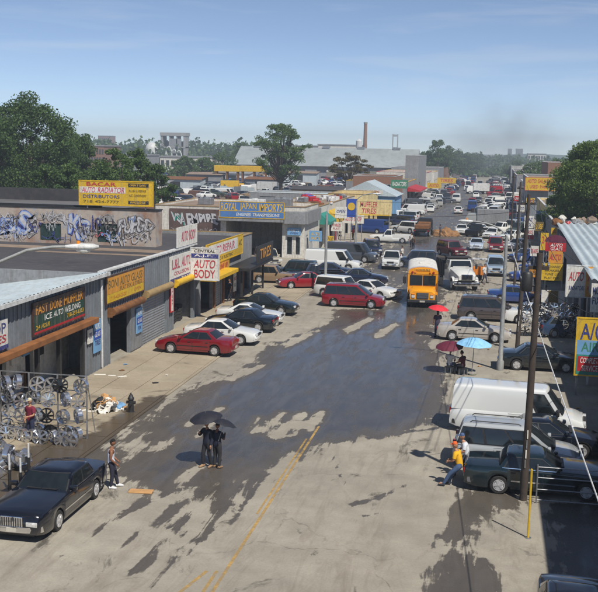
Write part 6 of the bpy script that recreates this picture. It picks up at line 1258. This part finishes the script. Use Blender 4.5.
for r in range(4):
    for c_ in range(6):
        x = rg.x-1.6+.64*c_+random.uniform(-.14, .14); z = .36+.64*r+random.uniform(-.1, .1)
        tag(obj('wheel_rim', RM[(r+c_*3) % 4], 'blackchrome' if (r*6+c_) in (3, 9, 22) else 'rimchrome', None, (x, rg.y-.14, z), (random.uniform(-.1, .12), random.uniform(0, 6), math.pi+random.uniform(-.8, .8))), '%s rim on left rack, %s row from bottom, %s from left' % ('black' if (r*6+c_) in (3, 9, 22) else 'shiny chrome', NTH[r], NTH[c_]), 'wheel rim', 'rims on the left display rack')
for i in range(16):
    g = G(random.uniform(-6, 24), random.uniform(452, 474)); tag(obj('wheel_rim', RM[i % 4], 'rimchrome', None, (g.x, g.y, .13+.24*(i % 3)), (R(90)+random.uniform(-.25, .25), random.uniform(0, 6), 0)), 'chrome wheel rim lying in the heap at the left picture edge', 'wheel rim', 'rims heaped at the left edge')
for i in range(9): tag(obj('wheel_rim', RM[i % 4], 'rimchrome', None, (rg.x-1.7+.42*i+random.uniform(-.1, .1), rg.y-.75+random.uniform(-.35, .1), .29), (random.uniform(-.3, .1), random.uniform(0, 6), math.pi+random.uniform(-.6, .6))), 'chrome wheel rim leaning at the foot of the left rack, %s from the left' % (NTH+['seventh', 'eighth', 'ninth'])[i], 'wheel rim', 'rims at the foot of the left rack')
rk2 = thing('display_rack', 'wire display rack carrying chrome wheel rims on the right', 'rack', (4.05, 67.4, 0))
for x in (-1.5, 0, 1.5): MB().box(x-.025, x+.025, -.03, .03, 0, 2.3).build('upright', 'steel', rk2)
for z in (.1, .7, 1.3, 1.9): MB().box(-1.5, 1.5, .035, .075, z-.02, z+.02).build('crossbar', 'steel', rk2)
for r in range(4):
    for c_ in range(6): tag(obj('wheel_rim', RM[(r*2+c_) % 4], 'chrome' if (r+c_) % 4 else 'blackchrome', None, (4.05-1.5+.6*c_+random.uniform(-.06, .06), 67.25, .32+.56*r+random.uniform(-.05, .05)), (random.uniform(-.1, .1), random.uniform(0, 6), math.pi+random.uniform(-.4, .4))), '%s rim on right rack, %s row from bottom, %s from left' % ('chrome' if (r+c_) % 4 else 'black', NTH[r], NTH[c_]), 'wheel rim', 'rims on the right display rack')
for i, (px, py, h) in enumerate([(10, 492, 1.35), (21, 493, 1.25), (29, 478, 1.3)]):
    g = G(px, py); s = thing('sign_stand', ['left', 'middle', 'right'][i]+' of three dark stands with pale poles beside the black sedan', 'stand', (g.x, g.y, 0)); MB().bbox(-.26, .26, -.2, .2, 0, .07, .02).build('base', 'black', s); MB().tube([(0, 0, .07), (0, 0, h*.6)], .06, 8).build('sleeve', 'black', s); MB().tube([(0, 0, h*.6), (0, 0, h)], .035, 8).build('pole', 'white_trim', s)
rb = thing('rubbish_heap', 'heap of white and brown rubbish on the pavement beside the hydrant', 'rubbish heap', G(106, 411)+Vector((0, 0, .06)))
for i in range(46):
    a = random.uniform(0, 6.28); r = random.random()**.7*.75; z = max(.0, .62*(1-r/.8))*random.uniform(.4, 1); w, h = random.uniform(.12, .34), random.uniform(.08, .26)
    def f(u, v, w=w, h=h, k=random.uniform(0, 6)): return ((u-.5)*2*w, (v-.5)*2*h, .07*math.sin(u*5+k)+.06*math.cos(v*6+k)+.06)
    o = MB().grid(f, 5, 4).build('scrap_piece', random.choice(['paper', 'paper', 'card', 'paper', 'lblue' if i % 9 == 0 else 'paper', 'black', 'card']), rb, None, (math.cos(a)*r, math.sin(a)*r*.8, z), (random.uniform(-.7, .7), random.uniform(-.7, .7), random.uniform(0, 6)))
    md = o.modifiers.new('thickness', 'SOLIDIFY'); md.thickness = .03
hy = thing('fire_hydrant', 'black fire hydrant beside the rubbish heap', 'fire hydrant', G(131, 413)+Vector((0, 0, .0)))
MB().lathe([(.19, 0), (.19, .06), (.13, .08), (.12, .62), (.15, .64), (.15, .7), (.12, .74), (.07, .86), (.03, .88), (.03, .94)], 14).build('barrel', 'black', hy, 40); MB().lathe([(.06, -.2), (.06, .2)], 10, 'x', (0, 0, .5)).lathe([(.075, -.21), (.075, -.16)], 10, 'x', (0, 0, .5)).lathe([(.075, .16), (.075, .21)], 10, 'x', (0, 0, .5)).lathe([(.08, -.22), (.08, 0)], 10, 'y', (0, 0, .42)).build('outlet', 'black', hy, 40)
g = G(141, 492); tag(MB().bbox(-.42, .42, -.19, .19, 0, .04, .01).build('cardboard_sheet', 'card', loc=(g.x, g.y, .006), rot=(0, 0, .1)), 'tan cardboard sheet lying on the wet road', 'cardboard')
g = G(245, 378); 
for (px, py, w, rz) in [(93, 413, .5, .3), (84, 412, .35, 1.2), (112, 377, .4, .1), (122, 378, .5, .8), (100, 376, .6, .2)]:
    g = G(px, py); tag(MB().bbox(-w/2, w/2, -.08, .08, 0, .03, .008).build('litter_piece', 'paper', loc=(g.x, g.y, .066), rot=(0, 0, rz)), 'flat pale litter lying on the left pavement', 'litter', 'litter on the left pavement')
random.seed(44)
for k in range(16):
    w = random.uniform(.06, .2); mb = MB().grid(lambda u, v, w=w, q=random.uniform(0, 6): ((u-.5)*w*2, (v-.5)*w*1.3, .03+.025*math.sin(u*6+q)*math.cos(v*5+q)), 4, 3)
    p = Vector((random.uniform(-20.2, -15.6), random.uniform(38, 64), .066)) if k < 9 else Vector((random.uniform(-1, 5.5), random.uniform(47, 75), .006))
    o = mb.build('litter_piece', random.choice(['paper', 'card', 'paper', 'black', 'lblue', 'rust']), None, None, p, (0, 0, random.uniform(0, 6))); md = o.modifiers.new('thickness', 'SOLIDIFY'); md.thickness = .012
    tag(o, 'small crumpled litter on the %s' % ('left pavement' if k < 9 else 'ground of the right parking area'), 'litter', 'crumpled litter on the left pavement' if k < 9 else 'crumpled litter on the right')
# dirt heap in the road
bm = bmesh.new(); bmesh.ops.create_icosphere(bm, subdivisions=4, radius=1)
for v_ in bm.verts:
    n_ = math.sin(v_.co.x*7+1)*.08+math.sin(v_.co.y*9)*.07+math.sin(v_.co.x*17+v_.co.y*13)*.05; v_.co = Vector((v_.co.x*1.9*(1+n_), v_.co.y*1.7*(1+n_), max(-.02, v_.co.z)*.95*(1+n_*2)))
me = bpy.data.meshes.new('dirt_heap'); bm.to_mesh(me); bm.free(); me.materials.append(None); g = G(445, 236); tag(obj('dirt_heap', me, simple('orange_dirt', C(140, 104, 68), .95, nscale=2, var=.3, bump=.6), None, (g.x, g.y+1, 0)), 'brown dirt heap in the middle of the far road', 'dirt heap')
g = G(479, 280); s = thing('vendor_cart', 'orange vendor cart right of the white dump truck', 'cart', (g.x, g.y, 0)); MB().bbox(-.6, .6, -.4, .4, .5, 1.3, .04).build('box', simple('cart_orange', C(222, 130, 40), .6), s); MB().box(-.7, .7, -.5, .5, 2.0, 2.06).build('roof', 'white_trim', s); MB().box(-.6, -.56, -.4, -.36, 1.3, 2.0).box(.56, .6, .36, .4, 1.3, 2.0).box(-.6, -.56, .36, .4, 1.3, 2.0).box(.56, .6, -.4, -.36, 1.3, 2.0).build('post', 'steel', s)
for sg in (1, -1): MB().lathe([(.28, -.04), (.28, .04)], 14, 'y', (0, sg*.46, .28)).build('wheel', 'tyre', s)

# ------------------------------------------------------------------ poles, lamps, wires, barrier
def upole(label, base, h, r0=.17, lean=(0, 0), transformer=False, arm=.7):
    t = thing('utility_pole', label, 'utility pole', base); top = Vector((lean[0], lean[1], h)); MB().tube([Vector((0, 0, -.2)), top*.3, top*.6, top], [r0, r0*.93, r0*.85, r0*.72], 12).build('pole', 'wood_pole', t, 50)
    a = top*.94; MB().box(-arm+a.x, arm+a.x, -.06+r0+a.y, .06+r0+a.y, a.z-.06, a.z+.06).build('crossarm', 'wood_pole', t)
    for x in (-arm*.9, -arm*.45, arm*.45, arm*.9): MB().lathe([(.03, 0), (.05, .05), (.03, .1), (.04, .14)], 8, 'z', (x+a.x, r0+a.y, a.z+.06)).build('insulator', 'stucco_g', t)
    if transformer: b = top*.86; MB().lathe([(.17, 0), (.19, .05), (.19, .6), (.14, .66)], 14, 'z', (b.x-.36, b.y, b.z-.1)).tube([(b.x-.3, b.y, b.z+.1), (b.x, b.y, b.z+.1)], .04, 6).build('transformer', 'black', t, 40)
    for k in range(4): MB().box(top.x*.1*k-.02, top.x*.1*k+.02, -r0-.012, -r0+.02, 1.2+.35*k, 1.5+.35*k).build('notice', 'paper' if k % 2 else 'steel', t)
    return base+top
p1 = G(523, 500); P1 = upole('dark utility pole nearest the camera, in front of the row of vans', p1, 8.7, .135, (.12, 0), True, .35)
p2 = Vector((1.9, 62.0, 0)); P2 = upole('brown utility pole behind the dark teal sedan', p2, 9.6, .14, (.25, 0), False, .4); p3 = Vector((2.3, 92, 0)); P3 = upole('thin far utility pole behind the blue sedan', p3, 9.5, .12, (.1, 0), False, .3); p4 = Vector((2.6, 135, 0)); P4 = upole('farthest utility pole on the right side', p4, 9.5, .12, (0, 0), False, .3)
def wire(a, b, sag, label=None, r=.012, mat='black', name='overhead_wire'):
    a, b = Vector(a), Vector(b); pts = [a.lerp(b, i/14)-Vector((0, 0, sag*4*(i/14)*(1-i/14))) for i in range(15)]
    return tag(MB().tube(pts, r, 5).build(name, mat), label, 'wire')
for k, x in enumerate((-.6, .3, .6)):
    nm = ['left', 'middle', 'right'][k]
    for (a, b, s) in ((P1, P2, 'between the nearest and the second utility pole'), (P2, P3, 'between the second and the thin far utility pole'), (P3, P4, 'between the two farthest utility poles')):
        wire((a.x+x, a.y+.16, a.z-.3), (b.x+x, b.y+.16, b.z-.35), .5, '%s dark overhead wire %s' % (nm, s))
for k, (a, b, lb) in enumerate([((P2.x, P2.y, 8.2), (6.9, 68, 4.3), 'service wire from the second utility pole to the corrugated roof shop'), ((P3.x, P3.y, 8.4), (6.9, 98, 4.8), 'service wire from the thin far pole to the corrugated roof shop'), ((P1.x, P1.y, 7.6), (6.9, 44, 4.8), 'service wire from the nearest pole to the right edge shop'), ((P2.x, P2.y, 8.6), (-13.9, 84.7, 6.6), 'long wire crossing the street to the middle left lamp post'), ((P3.x, P3.y, 8.4), (-14.4, 107.5, 6.6), 'long wire crossing the street to the far left lamp post'), ((P1.x, P1.y+.1, 8.0), (P2.x, P2.y, 7.8), 'lowest thick cable between the nearest and second pole'), ((P2.x, P2.y+.1, 7.8), (P3.x, P3.y, 7.7), 'lowest thick cable between the second and thin far pole')]): wire(a, b, .35, lb, .014)
wire((.85, 56, 7.7), (2.55, 19.5, 4.7), .15, 'pale cable running down from the right lamp post toward the lower right', .017, 'white_trim', 'cable')
def lamp_post(label, base, h, arm, rz, tall=False):
    t = thing('street_lamp', label, 'street lamp', base, rz); MB().lathe([(.2, 0), (.2, .5), (.13, .6), (.12, h*.5), (.085, h)], 12).build('pole', 'greysteel', t, 40)
    pts = [(arm*(1-math.cos(q))*1.0, 0, h-.05+.9*math.sin(q)) for q in [math.pi/2*k/8 for k in range(9)]]; MB().tube(pts, .045, 8).build('arm', 'greysteel', t, 50)
    e = Vector(pts[-1]); rings = []
    for i, (x, w, h_) in enumerate([(-.05, .06, .05), (.1, .1, .07), (.35, .16, .1), (.62, .14, .09), (.75, .05, .04)]): rings.append([(e.x+x, w*math.cos(a), e.z+(h_ if math.sin(a) > 0 else h_*.9)*math.sin(a)) for a in [2*math.pi*k/10 for k in range(10)]])
    hd = MB().loft(rings).build('lamp_head', 'white_trim', t, 50); MB().ball((e.x+.42, 0, e.z-.08), .2, .12, .1, 10, 6).build('lens', 'lamp', hd, 50); MB().lathe([(.05, .1), (.05, .17), (.02, .18)], 8, 'z', (e.x+.3, 0, e.z)).build('photocell', 'amber', hd)
lamp_post('grey street lamp with curved arm beside the dark teal sedan on the right', G(500, 370), 7.4, 1.9, R(176))
lamp_post('grey street lamp post standing among cars at middle left', G(325, 292), 6.6, 1.8, R(90)); lamp_post('far street lamp post before the white shop row', G(355, 262), 6.6, 1.8, R(10))
# lamp whose arm reaches into the frame from the left
hd = onX(70, 247, -12.4); 
a0, a1 = G(80, 247.5, 9.2), G(0, 263.5, 8.75)
dv = Vector((a1.x-a0.x, a1.y-a0.y, 0)); dist = dv.length; base = a0+dv.normalized()*(dist+1.6); base.z = 0
t = thing('street_lamp', 'street lamp whose arm and pale head reach over the tar roof at upper left', 'street lamp', base, math.atan2(-dv.y, -dv.x)); Lr = dist+1.6
MB().lathe([(.2, 0), (.2, .5), (.13, .6), (.09, 8.2)], 12).build('pole', 'greysteel', t, 40); MB().tube([(0, 0, 8.0), (.5, 0, 8.45), (1.6, 0, 8.8), (Lr*.62, 0, 9.12), (Lr*.8, 0, 9.21), (Lr-.3, 0, 9.22)], .045, 8).build('arm', 'greysteel', t, 50)
rings = [[(Lr-.35+x, w*math.cos(a), 9.22+h_*math.sin(a)) for a in [2*math.pi*k/12 for k in range(12)]] for (x, w, h_) in [(-.05, .06, .05), (.1, .11, .07), (.4, .17, .1), (.72, .15, .09), (.86, .05, .04)]]
h_ = MB().loft(rings).build('lamp_head', 'white_trim', t, 50); MB().ball((Lr+.1, 0, 9.14), .22, .13, .11, 10, 6).build('lens', 'lamp', h_, 50); MB().lathe([(.05, 9.3), (.05, 9.38), (.02, 9.39)], 8, 'z', (Lr-.05, 0, 0)).build('photocell', 'amber', h_)
g = G(528, 538); t = thing('marker_pole', 'thin yellow pole standing on the pavement at lower right', 'pole', g); MB().lathe([(.035, 0), (.035, 2.25), (.01, 2.27)], 8).build('pole', 'yellow', t, 40); MB().lathe([(.1, 0), (.1, .02)], 10).build('base_plate', 'steel', t)
br = thing('pipe_barrier', 'pale pipe barrier with four rails in front of the dark teal long sedan', 'barrier', G(536, 503))
for z in (.12, .5, .92, 1.3): MB().tube([(0, 0, z), (4.5, .1, z-.02)], .022, 6).build('rail', 'steel', br)
for x in (0, 2.2, 4.5): MB().tube([(x, .02*x, 0), (x, .02*x, 1.38)], .028, 6).build('post', 'steel', br)
MB().tube([(3.1, -.05, 1.0), (3.7, -.05, 1.22)], .03, 6).build('grip', 'blue', br)

# ------------------------------------------------------------------ trees
def tree(name, label, base, h, r, n, leaf, mat, seed, trunk_h=None, sparse=False, clumps=26, flat=.75, group=None):
    rng = random.Random(seed); nr = np.random.default_rng(seed); t = thing(name, label, 'tree', base, 0, group); th = trunk_h or h*.35; tr = MB(); rt = h*.02+.08
    tr.tube([(0, 0, -.2), (.1, .05, th*.5), (0, .1, th), (.15, 0, h*.7)], [rt*1.3, rt, rt*.8, rt*.3], 9); cc = []
    cz = th+(h-th)*.5; rz = (h-th)*.55
    for k in range(clumps):
        while True:
            d = Vector((rng.uniform(-1, 1), rng.uniform(-1, 1), rng.uniform(-1, 1)))
            if .25 < d.length < 1: break
        if rng.random() < .6: d = d.normalized()*rng.uniform(.75, 1.0)
        taper = 1-.28*max(0, d.z)
        bul = 1+.16*math.sin(5*math.atan2(d.y, d.x)+seed)+.1*math.sin(7*d.z+seed*2); c = Vector((d.x*r*taper*bul, d.y*r*taper*bul, cz+d.z*rz*(.85+.15*rng.random()))); cc.append((c, r*rng.uniform(.13, .27)*(.75 if sparse else 1)))
        if k % 5 == 0 or (sparse and k % 2 == 0):
            s = Vector((0, 0, th*rng.uniform(.75, 1.2))); tr.tube([s, s.lerp(c, .5)+Vector((0, 0, -.06*h*rng.random())), c], [rt*.5, rt*.28, rt*.1], 6)
    tr.build('trunk', 'bark', t, 60)
    per = n//clumps; V = []; 
    for c, cr_ in cc:
        d = nr.normal(size=(per, 3)); d /= np.linalg.norm(d, axis=1)[:, None]; rr = nr.random(per)**.45
        P = np.array(c)+d*(rr*cr_)[:, None]*np.array([1.15, 1.15, flat]); V.append(P)
    P = np.concatenate(V); m_ = len(P); u = nr.normal(size=(m_, 3)); u /= np.linalg.norm(u, axis=1)[:, None]; w = nr.normal(size=(m_, 3)); w = np.cross(u, w); w /= np.linalg.norm(w, axis=1)[:, None]
    s = (leaf*(.6+.8*nr.random(m_)))[:, None]; q = np.stack([P-u*s*.5, P+w*s*.32, P+u*s*.5, P-w*s*.32], 1).reshape(-1, 3)
    me = bpy.data.meshes.new('crown'); me.vertices.add(4*m_); me.vertices.foreach_set('co', q.ravel()); me.loops.add(4*m_); me.loops.foreach_set('vertex_index', np.arange(4*m_)); me.polygons.add(m_); me.polygons.foreach_set('loop_start', np.arange(0, 4*m_, 4)); me.update(); me.validate(); me.materials.append(None)
    obj('crown', me, mat, t); return t
def tpx(px, Y): p = onY(px, 160, Y); return Vector((p.x, Y, 0))
tree('broadleaf_tree', 'large dense green tree at upper left', tpx(30, 140), 18.9, 7.4, 52000, .33, 'leaf_dark', 3, 3.0, clumps=190); tree('broadleaf_tree', 'dense green tree cut by the left picture edge', tpx(-14, 146), 18.0, 6.2, 30000, .33, 'leaf_dark', 4, 3.0, clumps=130)
tree('broadleaf_tree', 'dark tree filling the gap right of the large left tree', tpx(68, 150), 15.2, 4.2, 20000, .33, 'leaf_dark', 5, 3, clumps=90)
for k, (px, Y, h, r, mt) in enumerate([(95, 122, 10.4, 2.9, 'leaf'), (116, 120, 11.6, 2.7, 'leaf'), (137, 128, 11.6, 2.6, 'leaf'), (155, 135, 9.6, 2.6, 'leaf_dark'), (73, 118, 9.6, 2.8, 'leaf'), (50, 116, 9.8, 2.8, 'leaf_dark')]):
    tree('bushy_tree', ['first', 'second, narrow', 'third', 'fourth, low', 'low left', 'lowest dark'][k]+' bushy green tree behind the yellow radiator sign', tpx(px, Y), h, r, 12000, .28, mt, 10+k, 1.6, clumps=80)
tree('open_tree', 'tall open-crowned tree standing in the salvage yard', tpx(281, 235), 18.6, 6.2, 15000, .36, 'leaf', 31, 5.0, True, 120); tree('small_tree', 'small olive tan tree in front of the long shed', tpx(350, 245), 11.4, 5.2, 8000, .36, 'leaf_tan', 32, 4.5, True, 60, .5)
tree('broadleaf_tree', 'large yellow-green tree at the right picture edge', tpx(594, 122), 13.6, 4.9, 40000, .25, 'leaf_light', 41, 2.4, clumps=170); tree('broadleaf_tree', 'green tree behind the yellow-green one at the right edge', tpx(610, 132), 14.8, 5.4, 22000, .3, 'leaf', 42, 3, clumps=110); tree('bushy_tree', 'low green bush left of the right edge tree', tpx(562, 128), 7.6, 2.6, 9000, .24, 'leaf', 43, 1.2, clumps=60)
for k, (px, Y, h, r) in enumerate([(438, 430, 17.5, 6.5), (449, 450, 15, 6), (460, 480, 13, 7), (430, 440, 13, 5), (472, 520, 12, 7)]):
    tree('broadleaf_tree', ['tallest dark far tree left of the street end', 'second dark far tree left of the street end', 'third dark far tree, lower, left of the street end', 'low dark far tree behind the yellow signs', 'lowest far tree at the street end'][k], tpx(px, Y), h, r, 6000, .6, 'leaf_dark', 60+k, 3, clumps=60)
for k, (px, Y, h, r) in enumerate([(535, 330, 9.5, 5), (560, 300, 11, 5), (515, 420, 9, 5), (580, 210, 11.5, 5), (186, 330, 8.5, 4.5), (222, 360, 10.5, 5.5), (205, 340, 9, 4), (240, 430, 14.5, 5)]):
    tree('broadleaf_tree', ['far green tree right of the street before the brown hall', 'far tree behind the brown hall', 'far low tree right of the street end', 'green tree behind the right edge trees', 'low tree in the left of the salvage yard', 'green tree behind the yellow trailers', 'small tree left of the yellow trailers', 'tree at the left end of the long shed'][k], tpx(px, Y), h, r, 6000, .5, 'leaf', 80+k, 2.4, clumps=60)
def wood(label, pts, n, leaf, mat, seed):
    nr = np.random.default_rng(seed); V = []
    for (px, Y, h, r) in pts:
        b = onY(px, 150, Y); d = nr.normal(size=(n, 3)); d /= np.linalg.norm(d, axis=1)[:, None]; d *= (nr.random(n)**.4)[:, None]; V.append(np.array([b.x, Y, h*.55])+d*np.array([r, r, h*.45])*(1+.25*np.sin(d[:, :1]*9)))
    P = np.concatenate(V); m_ = len(P); u = nr.normal(size=(m_, 3)); u /= np.linalg.norm(u, axis=1)[:, None]; w = np.cross(u, nr.normal(size=(m_, 3))); w /= np.linalg.norm(w, axis=1)[:, None]; s = (leaf*(.6+.8*nr.random(m_)))[:, None]
    q = np.stack([P-u*s*.5, P+w*s*.4, P+u*s*.5, P-w*s*.4], 1).reshape(-1, 3); me = bpy.data.meshes.new('woodland'); me.vertices.add(4*m_); me.vertices.foreach_set('co', q.ravel()); me.loops.add(4*m_); me.loops.foreach_set('vertex_index', np.arange(4*m_)); me.polygons.add(m_); me.polygons.foreach_set('loop_start', np.arange(0, 4*m_, 4)); me.update(); me.materials.append(None)
    o = stuff(obj('woodland', me, mat)); o['label'] = label; o['category'] = 'woodland'; return o
rng = random.Random(9)
wood('far woodland strip along the left horizon', [(x+rng.uniform(-3, 3), 680+rng.uniform(-40, 60), rng.uniform(13, 19), rng.uniform(8, 13)) for x in range(60, 300, 8)], 260, 2.4, 'leaf_dark', 1)
wood('far woodland along the right horizon beyond the street end', [(x+rng.uniform(-3, 3), 900+rng.uniform(-200, 300), rng.uniform(7, 13), rng.uniform(10, 18)) for x in range(420, 640, 7)], 220, 2.8, 'leaf_dark', 2)
wood('woodland closing the far end of the street', [(x+rng.uniform(-2, 2), 520+rng.uniform(-30, 80), rng.uniform(2.5, 5.5), rng.uniform(5, 9)) for x in range(455, 560, 5)], 240, 1.7, 'leaf_dark', 4)
wood('low scrub around the salvage yard', [(x+rng.uniform(-4, 4), 300+rng.uniform(-10, 60), rng.uniform(3, 6), rng.uniform(2.5, 5)) for x in list(range(100, 215, 10))], 160, .9, 'leaf', 3)
# brown earth bank at far left
mb = MB(); b = onY(5, 170, 260); mb.grid(lambda i, j: (b.x-30+55*i, 240+40*j, max(-.2, 8.6*math.sin(math.pi*min(1, j*1.1))*(1-abs(i-.5)*1.7)+.5*math.sin(i*23)*math.sin(j*9))), 24, 10); struct(mb.build('earth_bank', simple('earth', C(150, 124, 88), .95, nscale=.3, var=.25), smooth=80))

# ------------------------------------------------------------------ air
hz = MB().box(-1500, 1500, -40, 2250, -4, 48).build('haze', None); stuff(hz)
vm = bpy.data.materials.new('haze_air'); vm.use_nodes = True; vt = vm.node_tree; vt.nodes.clear(); vo_ = vt.nodes.new('ShaderNodeOutputMaterial'); pv = vt.nodes.new('ShaderNodeVolumePrincipled')
pv.inputs['Color'].default_value = (.72, .82, .95, 1); pv.inputs['Density'].default_value = .0005; pv.inputs['Anisotropy'].default_value = 0.0; vt.links.new(pv.outputs[0], vo_.inputs['Volume'])
hz.material_slots[0].link = 'OBJECT'; hz.material_slots[0].material = vm
hz['label'] = 'pale blue dusty air over the whole street'; hz['category'] = 'haze'

# smoke drifting over the far end of the street: thin, soft-edged, uneven
sm = MB().ball((0, 0, 0), 1, 1, 1, 24, 14).mesh('smoke', 80)
sv = bpy.data.materials.new('smoke_air'); sv.use_nodes = True; vt = sv.node_tree; vt.nodes.clear(); nn_ = vt.nodes.new; vo_ = nn_('ShaderNodeOutputMaterial'); pv = nn_('ShaderNodeVolumePrincipled'); pv.inputs['Color'].default_value = (.5, .53, .58, 1)
tc_ = nn_('ShaderNodeTexCoord'); ln = nn_('ShaderNodeVectorMath'); ln.operation = 'LENGTH'; vt.links.new(tc_.outputs['Object'], ln.inputs[0]); mr = nn_('ShaderNodeMapRange'); mr.interpolation_type = 'SMOOTHSTEP'; mr.inputs['From Min'].default_value = 1.0; mr.inputs['From Max'].default_value = .1; vt.links.new(ln.outputs['Value'], mr.inputs['Value'])
ns = nn_('ShaderNodeTexNoise'); ns.inputs['Scale'].default_value = 1.9; ns.inputs['Detail'].default_value = 3; vt.links.new(tc_.outputs['Object'], ns.inputs['Vector']); m2 = nn_('ShaderNodeMapRange'); m2.inputs['From Min'].default_value = .38; m2.inputs['From Max'].default_value = .65; vt.links.new(ns.outputs['Fac'], m2.inputs['Value'])
mu = nn_('ShaderNodeMath'); mu.operation = 'MULTIPLY'; vt.links.new(mr.outputs[0], mu.inputs[0]); vt.links.new(m2.outputs[0], mu.inputs[1]); mu2 = nn_('ShaderNodeMath'); mu2.operation = 'MULTIPLY'; mu2.inputs[1].default_value = .034; vt.links.new(mu.outputs[0], mu2.inputs[0]); vt.links.new(mu2.outputs[0], pv.inputs['Density']); vt.links.new(pv.outputs[0], vo_.inputs['Volume'])
sp_ = onY(502, 150, 390); so_ = obj('smoke', sm, sv, None, (sp_.x, 390, 17), (0, .15, .2)); so_.scale = (30, 26, 24); stuff(so_); so_['label'] = 'grey smoke drifting over the far end of the street'; so_['category'] = 'smoke'
